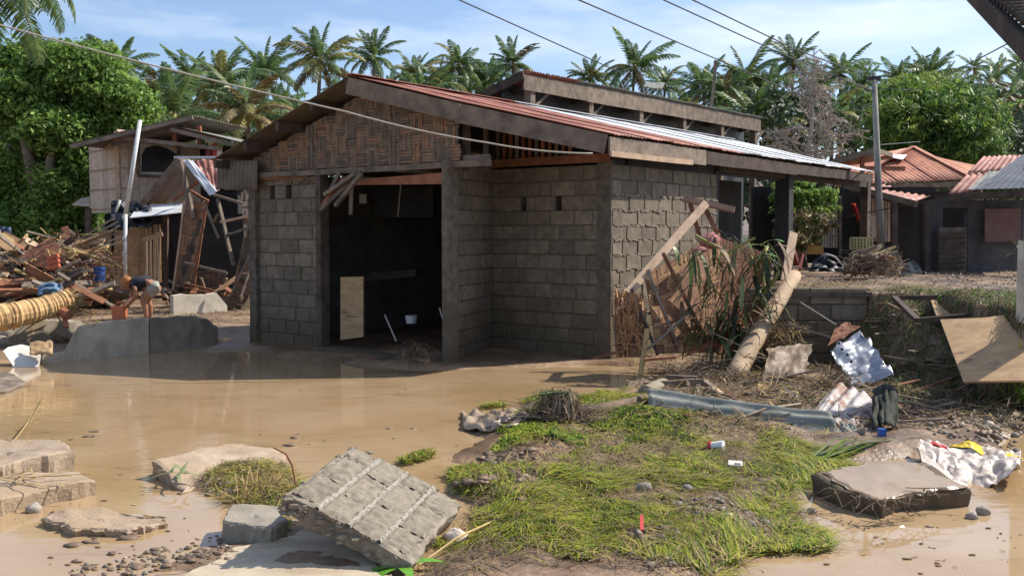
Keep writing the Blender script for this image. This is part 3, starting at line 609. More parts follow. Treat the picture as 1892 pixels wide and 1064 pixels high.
# ------------------------------------------------------------------ plants
def frond_mesh(name, Lf, droop, up, mats, seed, nl=42, ll=.95, dead=0):
    rr = np.random.default_rng(seed); n = 12; pts = []
    p = np.zeros(3); ang = up; st = Lf/n
    for i in range(n+1):
        pts.append(p.copy()); p = p+st*np.array([math.cos(ang), 0, math.sin(ang)]); ang -= droop/n*(0.5+i/n)
    pts = np.array(pts); V = []; Fs = []; mi = []
    for i in range(n):  # rachis: three-sided
        pass
    for i in range(n+1):
        w_ = .05*(1-.8*i/n); V += [pts[i]+(0, w_, 0), pts[i]+(0, -w_, 0), pts[i]+(0, 0, -w_*1.3)]
    for i in range(n):
        for j in range(3):
            a = 3*i+j; b_ = 3*i+(j+1) % 3; Fs.append((a, b_, b_+3, a+3)); mi.append(0)
    for k in range(nl):
        t = .14+.86*k/nl; x = t*n; i = min(int(x), n-1); fr = x-i; base = pts[i]*(1-fr)+pts[i+1]*fr
        tg = pts[i+1]-pts[i]; tg /= np.linalg.norm(tg)
        for s in (-1, 1):
            l = ll*(math.sin(math.pi*min(1, t*.85+.12))**.6)*rr.uniform(.8, 1.1); sw = rr.uniform(.35, .6)
            d = np.array([0, s, 0])*1.0+tg*sw+np.array([0, 0, -rr.uniform(.15, .55)]); d /= np.linalg.norm(d)
            d2 = d+np.array([0, 0, -rr.uniform(.5, 1.2)]); d2 /= np.linalg.norm(d2)
            w_ = rr.uniform(.045, .075); sd = tg*w_; q = len(V)
            m1 = base+d*l*.5; m2 = m1+d2*l*.5
            V += [base-sd*.5, base+sd*.5, m1+sd, m1-sd, m2+sd*.25, m2-sd*.25]
            Fs += [(q, q+1, q+2, q+3), (q+3, q+2, q+4, q+5)]; c = 1 if rr.random() < .8 else 2
            mi += [c, c]
    me = bpy.data.meshes.new(name); me.from_pydata([tuple(v) for v in V], [], Fs)
    for m in mats: me.materials.append(m)
    me.polygons.foreach_set('material_index', mi); me.update(); return me
FR = []
for k, (dr, up_) in enumerate(((.7, .1), (1.2, .2), (1.7, .25), (1.1, .15), (2.0, .3))):
    FR.append(frond_mesh('frond', 4.6, dr, up_, [M_PALM[2], M_PALM[0], M_PALM[1]], 10+k))
FRY = [frond_mesh('frond', 4.3, 1.6, .2, [M_PALM[2], M_PALM[2], M_PALM[1]], 21), frond_mesh('frond', 4.2, 1.3, 0, [M_PALM[3], M_PALM[3], M_PALM[2]], 22)]
PALMS = 0
def palm(top, base, label, size=1.0, nf=24, group=None, yellow=.15, seed=0, r0=.17):
    rr = random.Random(seed*31+5); top = Vector(top); base = Vector(base)
    t = thing('coconut_palm', label, 'palm tree', tuple(base), group)
    b = MB(); mid = base.lerp(top, .5)+Vector((rr.uniform(-.4, .4), 0, 0)); n = 8; pts = []
    for i in range(n+1):
        k = i/n; pts.append(base*(1-k)**2+mid*2*k*(1-k)+top*k*k)
    b.tube(pts, [r0*(1.25-.55*i/n) for i in range(n+1)], 7); b.build('trunk', M_BARK, t, smooth=True)
    b = MB(); b.blob(top+ZZ*.1, (.28*size, .28*size, .4*size), 7, 5, .1, seed)
    for i in range(7):
        a = i*.9; b.blob(top+Vector((math.cos(a)*.3, math.sin(a)*.3, -.15))*size, (.13, .13, .15), 6, 4, 0, i)
    b.build('crown_heart', M_PALM[2], t, smooth=True)
    for i in range(nf):
        az = i*2.39996+rr.uniform(-.25, .25); k = i/nf
        el = R(78-112*k**.85+rr.uniform(-14, 14)); 
        me = (rr.choice(FRY) if (rr.random() < yellow*(.4+1.4*k)) else FR[(0 if k < .2 else rr.choice((1, 3)) if k < .6 else rr.choice((1, 2, 4)))])
        o = bpy.data.objects.new('frond', me); COL.objects.link(o); o.parent = t
        o.location = top-ORG[t]+Vector((0, 0, .15*size)); sc = size*rr.uniform(.7, 1.15)*(.75 if k < .15 else 1)
        o.rotation_euler = (rr.uniform(-.3, .3), -el, az); o.scale = (sc, sc, sc)
PL = [  # px, py of the crown heart, distance, size, label
 (592, 118, 72, 1.05, 'tall coconut palm with pale dead fronds standing left of the bamboo gable peak', .45),
 (690, 108, 95, .95, 'coconut palm whose crown shows just above the main roof peak', .1),
 (490, 140, 78, .95, 'coconut palm with dark open crown between the pale palm and the two storey hut', .15),
 (408, 158, 66, 1.0, 'broad bushy coconut palm rising above the right end of the hut roof', .25),
 (348, 150, 84, .9, 'coconut palm standing above the peak of the two storey hut', .1),
 (216, 128, 80, 1.0, 'coconut palm with upright fronds just right of the leafy green tree', .1),
 (140, 125, 84, .95, 'coconut palm rising directly behind the top of the leafy green tree', .1),
 (285, 185, 58, .85, 'low coconut palm with yellow arching fronds behind the hut roof', .5),
 (455, 215, 52, .9, 'low yellowing coconut palm beside the left roof slope of the block house', .5),
 (765, 142, 98, .9, 'small coconut palm behind the red part of the main roof', .1),
 (848, 124, 92, 1.0, 'coconut palm with a round crown left of the raised shed roof', .15),
 (812, 156, 84, .8, 'low coconut palm between two taller palms over the red roof', .2),
 (948, 122, 90, .9, 'coconut palm touching the top corner of the raised shed roof', .15),
 (905, 150, 95, .85, 'coconut palm half hidden at the left end of the raised shed roof', .15),
 (1090, 145, 100, .8, 'small coconut palm seen over the middle of the raised shed roof', .1),
 (1172, 128, 92, 1.05, 'coconut palm with wide crown above the little grey panel', .15),
 (1228, 160, 100, .8, 'low coconut palm just right of the little grey panel', .1),
 (1300, 165, 80, .85, 'coconut palm left of the thin pole over the pale shed roof', .2),
 (1378, 150, 82, 1.0, 'coconut palm at the right end of the raised shed roof', .15),
 (1340, 178, 76, .8, 'low dark coconut palm right of the thin pole', .1),
 (1466, 118, 95, 1.0, 'tall coconut palm standing behind the bare leafless tree', .1),
 (1552, 138, 98, .95, 'coconut palm right of the bare leafless tree', .2),
 (1512, 165, 88, .85, 'coconut palm seen through the right branches of the bare tree', .1),
 (1420, 170, 84, .85, 'coconut palm seen through the left branches of the bare tree', .2),
 (1592, 165, 92, .9, 'coconut palm immediately left of the utility pole', .1),
 (1660, 148, 100, .9, 'coconut palm immediately right of the utility pole', .1),
 (1716, 142, 96, .95, 'coconut palm above the pale green bamboo clump', .15)]
for i, (px, py, Y, sz, lab, yl) in enumerate(PL):
    tp = at(px, py, Y); gb = hz(tp.x+rnd(-1, 1), Y)
    palm(tp, (tp.x+rnd(-1.2, 1.2), Y+rnd(-1, 1), gb-.2), lab, sz*.8, 26, yellow=yl, seed=i)
rr = random.Random(4)
hill = [(1700, 135, 190), (1800, 128, 200), (1845, 132, 180), (1880, 118, 220), (1885, 160, 150), (1830, 160, 150), (1790, 165, 160), (1760, 160, 170), (1865, 185, 140), (1815, 195, 130), (1890, 135, 200), (1745, 150, 185)]
for i, (px, py, Y) in enumerate(hill):
    tp = at(px, py, Y); palm(tp, (tp.x+rnd(-1, 1), Y, hz(tp.x, Y)-.2), 'slender coconut palm crowding the hillside above the bamboo at far right', 1.0, 17, 'coconut palms on the far right hillside', .25, 50+i, .2)
mid = [(180, 178, 74), (240, 170, 66), (320, 205, 56), (375, 190, 70), (440, 180, 84), (530, 165, 90), (560, 200, 60), (640, 150, 105), (730, 150, 110), (780, 165, 80), (880, 145, 110), (1000, 150, 110), (1140, 160, 110), (1270, 170, 110), (1350, 165, 100), (1440, 200, 70), (1490, 205, 72), (1540, 195, 76), (1580, 205, 80), (1620, 190, 85), (500, 200, 66), (1390, 205, 66)]
for i, (px, py, Y) in enumerate(mid):
    tp = at(px, py+rnd(12, 40), Y); palm(tp, (tp.x+rnd(-1, 1), Y, hz(tp.x, Y)-.2), 'half hidden coconut palm filling the dense grove behind the roofs', rnd(.7, .9), 22, 'half hidden coconut palms of the grove', .2, 90+i)
# the big palm leaning in at the upper left, near
t = palm(at(-25, -75, 16), (-13.5, 17.5, .05), 'large nearby coconut palm whose dark fronds hang in above the leafy tree', .46, 34, yellow=0, seed=200)

def leafmass(name, clumps, per, size, mats, parent=None, kind=None, seed=0, w=(.4, .4, .2), flatz=.5, base=None, hang=0, asp=.45):
    rg = np.random.default_rng(seed); V = []; MI = []
    C_ = np.array([c[:3] for c in clumps]); S_ = np.array([c[3:6] for c in clumps]); n = len(clumps)
    ci = np.repeat(np.arange(n), per); N_ = len(ci)
    d = rg.normal(size=(N_, 3)); d /= np.linalg.norm(d, axis=1)[:, None]; rad = rg.uniform(.25, 1, N_)**.5
    P = C_[ci]+d*S_[ci]*rad[:, None]
    nn = d*.6+rg.normal(size=(N_, 3))*.5+np.array([0, 0, flatz]); nn /= np.linalg.norm(nn, axis=1)[:, None]
    a = rg.normal(size=(N_, 3))+np.array([0, 0, -hang*2.5]); a -= nn*(a*nn).sum(1)[:, None]; a /= np.linalg.norm(a, axis=1)[:, None]+1e-9; b_ = np.cross(nn, a)
    sz = size*rg.uniform(.6, 1.3, N_)[:, None]
    v = np.stack([P-a*sz, P-b_*sz*asp, P+a*sz, P+b_*sz*asp], 1).reshape(-1, 3)
    F_ = np.arange(N_*4).reshape(-1, 4); cm = rg.choice(len(mats), n, p=np.array(w[:len(mats)])/sum(w[:len(mats)]))
    mi = np.where(rg.random(N_) < .7, cm[ci], rg.choice(len(mats), N_, p=np.array(w[:len(mats)])/sum(w[:len(mats)])))
    return np_obj(name, v, F_, mi, mats, parent, kind, base=base)
def crown_clumps(lobes, nper, cs, seed, shell=.75):
    rg = random.Random(seed); out_ = []
    for (c, r) in lobes:
        for i in range(nper):
            d = Vector((rg.gauss(0, 1), rg.gauss(0, 1), rg.gauss(0, 1))).normalized(); k = rg.uniform(shell, 1.08)
            s = cs*rg.uniform(.6, 1.4); out_.append((c[0]+d.x*r[0]*k, c[1]+d.y*r[1]*k, c[2]+d.z*r[2]*k, s, s, s*.55))
    return out_
def broadleaf(name, label, base, lobes, nper, cs, per, leaf, mats, w, seed, group=None, cat='tree', tr=.3, hang=0, asp=.45, shell=.75):
    t = thing(name, label, cat, base, group); b = MB(); base = Vector(base)
    for i, (c, r) in enumerate(lobes):
        c = Vector(c); m_ = base.lerp(c, .5)+Vector((rnd(-.3, .3), 0, rnd(-.3, .3))); b.tube([base+Vector((rnd(-.1, .1), 0, 0)), m_, c, c+Vector((rnd(-1, 1)*r[0]*.5, 0, r[2]*.6))], [tr, tr*.6, tr*.35, tr*.1], 7)
    b.build('trunk', M_BARK, t, smooth=True)
    leafmass('crown', crown_clumps(lobes, nper, cs, seed, shell), per, leaf, mats, t, None, seed, w, hang=hang, asp=asp)
    return t
def lobe(px, py, Y, rx, ry, rz): return (tuple(at(px, py, Y)), (rx, ry, rz))
Y = 30
broadleaf('leafy_tree', 'big dense bright green leafy tree filling the corner beside the two storey hut', (-13.4, 28.5, .05),
    [lobe(100, 180, Y, 1.9, 1.8, 1.35), lobe(20, 230, Y, 1.9, 1.8, 1.9), lobe(150, 235, Y, 1.9, 1.8, 1.2), lobe(50, 300, Y, 2.4, 2, 1.6), lobe(95, 330, Y, 1.5, 1.5, 1.4), lobe(30, 370, Y, 1.7, 1.4, 1.2), lobe(140, 130, 29, 1.2, 1.2, .8), lobe(105, 415, 28.6, .9, .8, .8), lobe(60, 425, 28.6, 1.1, .8, .8), lobe(200, 175, 29, .8, .8, .5), lobe(60, 120, 29.5, .9, .9, .6), lobe(235, 235, 29.5, .5, .6, .4), lobe(175, 300, 28.6, .7, .6, .5), lobe(100, 240, 28.2, .9, .8, .5), lobe(30, 180, 28.3, .9, .8, .6), lobe(120, 350, 28.4, .7, .6, .5), lobe(180, 115, 30, .6, .6, .4), lobe(130, 385, 28.8, .6, .6, .8), lobe(10, 430, 28.6, 1.1, .8, .8), lobe(70, 400, Y, 1.3, 1.2, .9), lobe(215, 200, 29.5, 1.0, 1, .8)],
    120, .38, 60, .085, M_LEAF, (.3, .42, .28), 3)
broadleaf('leafy_tree', 'darker leafy tree standing behind the collapsed hut side of the big bright tree', (-15.5, 34, .05), [lobe(150, 330, 33, 2, 1.5, 1.6), lobe(60, 380, 33, 3, 1.5, 1.4), lobe(-20, 300, 33, 3, 1.5, 3)], 70, .5, 50, .1, M_LEAF, (.6, .35, .05), 5)
def clump_at(px, py, Y, rx, rz): c = at(px, py, Y); return ((c.x, c.y, c.z), (rx, rx*.8, rz))
broadleaf('bamboo_clump', 'tall feathery green bamboo clump rising behind the orange rusted hip roof', (26.5, 56, .9),
    [clump_at(1700, 235, 56, 2.4, 2.4), clump_at(1760, 215, 57, 2.2, 1.8), clump_at(1785, 265, 55, 1.8, 1.6), clump_at(1800, 225, 58, 1.5, 1.2)], 110, .75, 60, .2, M_BAMB, (.5, .35, .15), 9, tr=.14, hang=.5, asp=.22, cat='bamboo')
broadleaf('bamboo_clump', 'paler yellow green bamboo clump just beside the utility pole', (22.5, 56, .9),
    [clump_at(1680, 190, 58, 1.9, 1.5), clump_at(1655, 250, 55, 1.5, 1.8), clump_at(1720, 175, 60, 1.4, 1.0)], 100, .65, 60, .2, M_BAMB, (.2, .4, .4), 10, tr=.14, hang=.5, asp=.22, cat='bamboo')
broadleaf('shrub', 'bright green shrub seen through the open porch of the block house', (6.9, 24.5, .9), [lobe(1490, 375, 24, .75, .5, .38), lobe(1475, 360, 24, .6, .5, .35)], 60, .16, 50, .06, M_LEAF, (.2, .4, .4), 12, tr=.05, cat='shrub')
broadleaf('shrub', 'dusty drooping brown green shrub hanging below the bright shrub at the porch', (6.8, 23.4, .9), [lobe(1488, 418, 23.2, .7, .4, .38), lobe(1468, 440, 23, .4, .4, .3)], 50, .14, 45, .07, [mat('dusty_leaf', (.36, .3, .15), (.22, .18, .09), 3, .7, 0, var=0), M_LEAF[0]], (.75, .25), 13, tr=.05, cat='shrub', hang=.6, asp=.3)
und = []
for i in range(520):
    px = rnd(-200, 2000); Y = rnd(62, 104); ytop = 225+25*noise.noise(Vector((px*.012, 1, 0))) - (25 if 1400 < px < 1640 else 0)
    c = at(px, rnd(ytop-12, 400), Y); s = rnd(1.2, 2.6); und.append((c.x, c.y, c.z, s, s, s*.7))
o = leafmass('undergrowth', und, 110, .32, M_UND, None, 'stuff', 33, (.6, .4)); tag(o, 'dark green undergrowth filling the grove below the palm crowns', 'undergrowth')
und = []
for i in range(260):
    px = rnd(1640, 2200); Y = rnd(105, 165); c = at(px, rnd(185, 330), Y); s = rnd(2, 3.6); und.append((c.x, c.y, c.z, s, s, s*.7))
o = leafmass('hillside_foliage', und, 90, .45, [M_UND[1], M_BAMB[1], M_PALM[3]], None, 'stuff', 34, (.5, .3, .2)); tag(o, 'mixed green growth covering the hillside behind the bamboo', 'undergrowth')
# bare tree
def bare(base, label, seed):
    rg = random.Random(seed); t = thing('bare_tree', label, 'tree', tuple(base)); b = MB(); tw = MB()
    def grow(p, d, l, r, dep):
        pts = [p]; rad = [r]; n = 5
        for i in range(n):
            d = (d+Vector((rg.gauss(0, .2), rg.gauss(0, .2), rg.gauss(0, .14)+.02))).normalized(); p = p+d*l/n; pts.append(p); rad.append(max(.012, r*(1-.6*(i+1)/n)))
            if dep < 4 and rg.random() < .85:
                s_ = Vector((rg.gauss(0, 1), rg.gauss(0, 1), rg.gauss(0, .6))).normalized(); grow(p, (d*.7+s_*.8).normalized(), l*rg.uniform(.5, .72), rad[-1]*.62, dep+1)
        (b if dep < 2 else tw).tube(pts, rad, 6 if dep < 2 else 4)
    base = Vector(base); top = base+Vector((.25, 0, 7.6)); pts = [base.lerp(top, i/8)+Vector((.12*math.sin(i*1.3), 0, 0)) for i in range(9)]; b.tube(pts, [.2-.019*i for i in range(9)], 8)
    for i in range(22):
        k = .33+.66*i/21; p = base.lerp(top, k); a = i*2.4; up_ = .25+.9*k*rg.random(); grow(p, Vector((math.cos(a)*1.1, math.sin(a)*.7, up_)).normalized(), (1.75-.8*k)*rg.uniform(.8, 1.25), .085-.04*k, 1)
    b.build('trunk', M_TREEB, t, smooth=True); tw.build('branches', M_TREEB, t)
bb = at(1487, 290, 44); bare((bb.x, 44, hz(bb.x, 44)-.1), 'pale bare leafless tree with spreading twigs behind the silver roof', 11)

# ------------------------------------------------------------------ two storey hut
hut = thing('two_storey_hut', 'tall pale bamboo walled hut on two floors with a dark window above tangled wreckage', 'hut', (-9, 26, .08))
Y = 26
def hbox(name, pts, th, m, parent=hut, label=None):
    b = MB(); b.slab(pts, th); o = b.build(name, m, parent)
    if label: o['label'] = label
    return o
# upper walls as vertical bamboo boards
def boards(parent, name, a, c, z0, z1, wd, m, nrm_, jit=.01, gap=.012, slope=None, skip=()):
    d = (c-a); n = max(1, round(d.length/wd)); 
    for i in range(n):
        if i in skip: continue
        p0 = a+d*(i/n); p1 = a+d*((i+1)/n); e = d.normalized()*gap
        zt0 = slope(i/n) if slope else z1; zt1 = slope((i+1)/n) if slope else z1
        o_ = nrm_*rnd(0, jit); P = [Vector((p0.x, p0.y, z0))+o_, Vector((p1.x, p1.y, z0))-e+o_, Vector((p1.x, p1.y, zt1))-e+o_, Vector((p0.x, p0.y, zt0))+o_]
        b = MB(); b.slab(P, .02); b.build(name, m, parent)
cA = at(220, 390, Y); cL = at(167, 390, 27.6); cR = at(372, 390, 28.2); HY = lambda px: 26+(px-220)/152*2.2
zf = at(220, 392, Y).z; zt_ = at(220, 250, Y).z; NB = Vector((0, -1, 0))
boards(hut, 'wall_board', Vector((cL.x, cL.y, 0)), Vector((cA.x, cA.y, 0)), zf, zt_+.05, .34, M_PALEBAM, NB)
wz0 = at(260, 322, Y).z; wz1 = at(260, 258, Y).z; YL = HY(257); YR = HY(332); wxl = at(257, 300, YL).x; wxr = at(332, 300, YR).x
boards(hut, 'wall_board', Vector((cA.x, cA.y, 0)), Vector((wxl, YL, 0)), zf, zt_+.15, .26, M_PALEBAM, NB)
boards(hut, 'wall_board', Vector((wxl, YL, 0)), Vector((wxr, YR, 0)), zf, wz0, .26, M_PALEBAM, NB)
boards(hut, 'wall_board', Vector((wxr, YR, 0)), Vector((cR.x, cR.y, 0)), zf, wz1+.02, .26, M_PALEBAM, NB)
for k_ in range(4):
    z = zf+.1+k_*(zt_-zf-.1)/3.6
    b = MB(); b.beam(Vector((cL.x, cL.y-.03, z)), Vector((cA.x, cA.y-.04, z)), .03, .035); b.beam(Vector((cA.x, cA.y-.04, z)), Vector((wxl-.03, YL-.05, z)), .03, .035); b.build('wall_batten', M_WOODL, hut)
b = MB(); b.beam((cA.x, cA.y-.03, zf-.1), (cA.x, cA.y-.03, zt_+.1), .12, .12); b.build('corner_post', M_WOODL, hut)
wf = MB(); e = .05
for a, c in (((wxl, wz0), (wxr, wz0)), ((wxl, wz1), (wxr, wz1)), ((wxl, wz0), (wxl, wz1)), ((wxr, wz0), (wxr, wz1))): wf.beam((a[0], (YL if a[0] == wxl else YR)-.06, a[1]), (c[0], (YL if c[0] == wxl else YR)-.06, c[1]), .08, .06, up=(0, -1, 0))
o = wf.build('window_frame', M_WOODG, hut)
b = MB(); b.slab([(wxl, YL, wz0), (wxr, YR, wz0), (wxr, YR, wz1), (wxl, YL, wz1)], .02); b.build('window_board', M_WHITE, o)
b = MB(); X = lambda px, py: at(px, py, HY(px)-.04); b.prism([X(262, 318), X(330, 318), X(330, 288), X(312, 276), X(298, 271), X(285, 269), X(270, 273), X(263, 285)], .02); b.build('black_plastic', M_TARPSHADE, o)
b = MB(); b.box((cL.x+.1, 28.3, 0), (cR.x+2.5, 29.5, zf)); b.build('lower_room_shade', M_DARK, hut)  # solid near-black box painted in for the shade of the opening
b = MB(); b.box((wxl-.3, 28.3, zf), (cR.x+1.0, 29.3, zt_-.1)); b.build('upper_room_shade', M_DARK, hut)  # near-black box, upper floor darkness put into its colour
# roof
def roofq(parent, name, a, c, back_, m, th=.04, label=None): return hbox(name, [a, c, c+back_, a+back_], th, m, parent, label)
rl0 = at(130, 267, 25.2); rl1 = at(356, 213, 25.2); rr0 = at(316, 232, 25.3); rr1 = at(445, 264, 25.3); bk = Vector((0.3, 4.0, .1))
corr(hut, 'roof_sheet', rl0, bk, rl1-rl0, M_GALVU, pitch=.2, amp=.02, nb=3); corr(hut, 'roof_sheet', rr0, bk, rr1-rr0, M_GALVD, pitch=.2, amp=.02, nb=3)
for a, c, m in ((rl0-ZZ*.06, rl1-ZZ*.06, M_WOODG), (rr0-ZZ*.1, rr1-ZZ*.1, M_WOODG), (at(205, 268, 25.6), at(340, 235, 25.6), M_WOODG), (at(330, 235, 25.6), at(430, 268, 25.6), M_WOODR), (at(225, 255, 25.5), at(408, 275, 25.5), M_WOODG)):
    b = MB(); b.beam(a, c, .07, .1); b.build('rafter', m, hut)
for px in (323, 368): b = MB(); b.beam(at(px, 275, 25.7), at(px, 233, 25.7), .1, .1); b.build('post', M_WOODR, hut)
for px, py, m in ((380, 280, M_MAROON), (392, 276, M_RED), (401, 284, M_WHITE)):
    b = MB(); b.slab([at(px, py+12, 25.75), at(px+9, py+14, 25.75), at(px+9, py-12, 25.75), at(px, py-12, 25.75)], .03); tag(b.build('hanging_cloth', m), {M_MAROON: 'maroon', M_RED: 'red', M_WHITE: 'white'}[m]+' garment hanging under the hut roof beside the pale wall', 'cloth')
# lower floor
for i, (px, py0, py1, w_, m) in enumerate([(196, 425, 520, .35, M_BROWNBAM), (215, 425, 523, .3, M_BROWNBAM), (247, 420, 522, .35, M_BROWNBAM), (266, 418, 522, .3, M_BROWNBAM)]):
    b = MB(); a = at(px, py1, 24.8); c = at(px+3, py0, 24.8); b.beam(a, c, w_, .03, up=(0, -1, 0)); b.build('wall_plank', m, hut)
for i in range(9):
    px = 268+i*3.6; b = MB(); b.beam(at(px, 522, 24.6), at(px+rnd(-2, 2), 415, 24.6), .022, .03, up=(0, -1, 0)); b.build('bamboo_slat', M_PALEBAM if i % 2 else M_BROWNBAM, hut)
b = MB(); b.beam(at(264, 444, 24.5), at(300, 432, 24.5), .03, .12); b.build('light_batten', M_WOODL, hut)
for px in (163, 232, 306): b = MB(); b.beam(at(px, 548, 24.9), at(px, 385, 24.9), .12, .12); b.build('post', M_WOODD, hut)
hbox('leanto_sheet', [at(240, 402, 23.6), at(338, 392, 23.4), at(340, 376, 25), at(255, 380, 25)], .02, M_GALV, label='pale lean-to sheet')
hbox('leanto_sheet', [at(133, 378, 25.0), at(166, 381, 25), at(166, 364, 26), at(150, 366, 26)], .02, M_PALEBAM)
b = MB()
b.sheet(lambda u, v: at(205+u*75, 372+v*48+5*noise.noise(Vector((u*4, v*4, 1))), 24.6-v*.9+.5*noise.noise(Vector((u*6, v*6, 0)))), 14, 10); tag(b.build('torn_tarp', M_TARPSHADE, solid=.01, smooth=True), 'crumpled dark grey tarpaulin draped under the hut upper wall', 'tarp')
b = MB(); b.sheet(lambda u, v: at(238+u*14-v*4, 400+v*24, 24.0+.15*math.sin(u*9)), 6, 4); tag(b.build('hanging_rag', M_WHITE, solid=.01), 'small white and blue rag hanging beside the pale pipe', 'cloth')
b = MB(); p0, p1, p2 = at(231, 520, 23.4), at(232, 395, 23.4), at(259, 222, 23.4); b.tube([p0, p1], .045, 8); b.tube([p1, p2], .05, 8)
b.tube([at(214, 392, 23.5), at(222, 370, 23.5)], .03, 6); o = b.build('water_pipe', M_PVC, smooth=True); tag(o, 'tall pale pipe leaning upright in front of the two storey hut', 'pipe')
o2 = MB()
for py in (440, 470, 485): o2.box(tuple(at(226, py+3, 23.35)), tuple(at(234, py-4, 23.45)))
o2.build('meter_box', M_PVC, o)
# ------------------------------------------------------------------ collapsed hut
atc = lambda px, py, Y: at(px, py, Y*1.26)
ch = thing('collapsed_hut', 'collapsed bamboo hut with sagging roof and tilted woven walls beside the block house', 'hut', (-6.2, 18.5, .08))
Y = 18.2
def cbeam(a, c, w_, h_, m, name='broken_rafter', par=ch, **k): b = MB(); b.beam(atc(*a), atc(*c), w_, h_, **k); return b.build(name, m, par)
corr(ch, 'roof_sheet', atc(330, 292, 17.6), Vector((.1, 2.2, .05)), atc(264, 376, 17.6)-atc(330, 292, 17.6), M_GALVU, pitch=.12, amp=.02)
cbeam((330, 294, 17.5), (262, 378, 17.5), .06, .12, M_WOODG); cbeam((333, 296, 17.4), (358, 404, 17.2), .07, .09, M_WOODG, 'post')
cbeam((322, 291, 17.5), (404, 291, 17.4), .04, .05, M_GALV, 'ridge_strip')
def crumple(a, c, d, e, m, par, name, amp, nu=18, nv=12, waves=8, sd=0, label=None):
    a, c, d, e = map(Vector, (a, c, d, e)); n = (c-a).cross(e-a).normalized(); b = MB()
    def fn(u, v):
        p = (a*(1-u)+c*u)*(1-v)+(e*(1-u)+d*u)*v
        return p+n*(amp*.5*math.cos(u*waves*2*math.pi)+amp*2.2*noise.noise(Vector((u*3+sd, v*3, sd))))+((c-a)*.04*noise.noise(Vector((v*7, sd, 0))) if u in (0, 1) else Vector())
    b.sheet(fn, nu*2, nv); o = b.build(name, m, par, solid=.003, smooth=False)
    if label: o['label'] = label
    return o
crumple(atc(345, 297, 17.3), atc(404, 294, 17.3), atc(405, 352, 16.6), atc(378, 352, 16.7), M_RUST, ch, 'bent_roof_sheet', .02, waves=5, sd=3, label='red rusted sheet folded down')
crumple(atc(338, 296, 17.2), atc(356, 296, 17.2), atc(402, 354, 16.5), atc(388, 362, 16.5), M_GALV, ch, 'bent_roof_sheet', .015, waves=3, nu=8, sd=4, label='white sheet edge folded down')
def weave_panel(q, name, mats, par, cell=.16, strip=4, th=.008, diag=False, backm=None, seed=1):
    q = [Vector(p) for p in q]; n = (q[1]-q[0]).cross(q[3]-q[0]).normalized(); W_ = ((q[1]-q[0]).length+(q[2]-q[3]).length)/2; H_ = ((q[3]-q[0]).length+(q[2]-q[1]).length)/2
    rg = random.Random(seed); P = lambda u, v: (q[0]*(1-u)+q[1]*u)*(1-v)+(q[3]*(1-u)+q[2]*u)*v
    nu = max(1, round(W_/cell)); nv = max(1, round(H_/cell)); b = MB()
    for i in range(nu):
        for j in range(nv):
            vert = (i+j) % 2 == 0; lf = n*rg.uniform(.003, .012)
            for k in range(strip):
                f0 = k/strip; f1 = (k+.84)/strip; x = rg.uniform(-.08, .08)
                if vert: u0, u1, v0, v1 = (i+f0)/nu, (i+f1)/nu, (j+x)/nv, (j+1+x)/nv
                else: u0, u1, v0, v1 = (i+x)/nu, (i+1+x)/nu, (j+f0)/nv, (j+f1)/nv
                u0, u1, v0, v1 = (min(1, max(0, z)) for z in (u0, u1, v0, v1))
                b.slab([P(u0, v0)+lf, P(u1, v0)+lf, P(u1, v1)+lf, P(u0, v1)+lf], th, m=rg.randrange(len(mats)))
    o = b.build(name, mats, par, kind='stuff')
    b = MB(); b.slab([p-n*.008 for p in q], .01); b.build(name+'_backing', backm or M_WOODD, par)
    return o
weave_panel([atc(318, 552, 17.3), atc(356, 550, 17.2), atc(384, 372, 17.2), atc(345, 372, 17.4)], 'woven_wall', M_WEAVE[:1]+M_WEAVEB[1:], ch, .2, seed=2)
weave_panel([atc(428, 545, 16.9), atc(476, 545, 16.5), atc(478, 372, 16.4), atc(466, 360, 16.6)], 'woven_wall', M_WEAVE[:2]+M_WEAVEB[2:], ch, .2, seed=3)
weave_panel([atc(358, 550, 17.8), atc(415, 535, 17.8), atc(418, 498, 17.8), atc(362, 500, 17.8)], 'woven_wall', M_WEAVE, ch, .2, seed=4)
weave_panel([atc(452, 440, 16.6), atc(478, 440, 16.35), atc(478, 352, 16.3), atc(446, 356, 16.6)], 'woven_wall', [M_PALEBAM, M_WEAVE[0]], ch, .2, seed=5)
for a, c, w_, m in [((355, 548, 17.1), (383, 370, 17.0), .05, M_WOODR), ((340, 485, 17.1), (420, 505, 17.1), .05, M_WOODG), ((402, 368, 17), (432, 490, 16.6), .06, M_WOODG), ((408, 410, 16.8), (470, 398, 16.4), .05, M_WOODL), ((420, 433, 16.8), (458, 422, 16.5), .04, M_WOODG), ((478, 455, 16.2), (445, 548, 16.0), .04, M_WOODG), ((470, 350, 16.5), (455, 440, 16.5), .04, M_WOODG), ((404, 395, 16.9), (394, 410, 17.2), .04, M_WOODG), ((345, 350, 17.5), (385, 372, 17.4), .06, M_WOODR), ((320, 370, 17.5), (372, 330, 17.3), .06, M_WOODR), ((318, 550, 17.2), (340, 372, 17.2), .04, M_WOODL), ((425, 548, 16.6), (470, 455, 16.4), .035, M_WOODG), ((395, 360, 17.1), (460, 380, 16.6), .05, M_WOODG), ((448, 505, 16.1), (476, 502, 16.0), .03, M_WOODL), ((376, 372, 17.0), (404, 440, 16.8), .04, M_WOODG)]:
    cbeam(a, c, w_, w_, m, n=3, jit=.01)
b = MB(); b.box((atc(300, 500, 20).x, 25.2, 0), (atc(478, 500, 20).x, 26, 2.1)); b.build('inside_shade_box', M_DARK, ch)  # near-black box standing in for the shade inside the hut
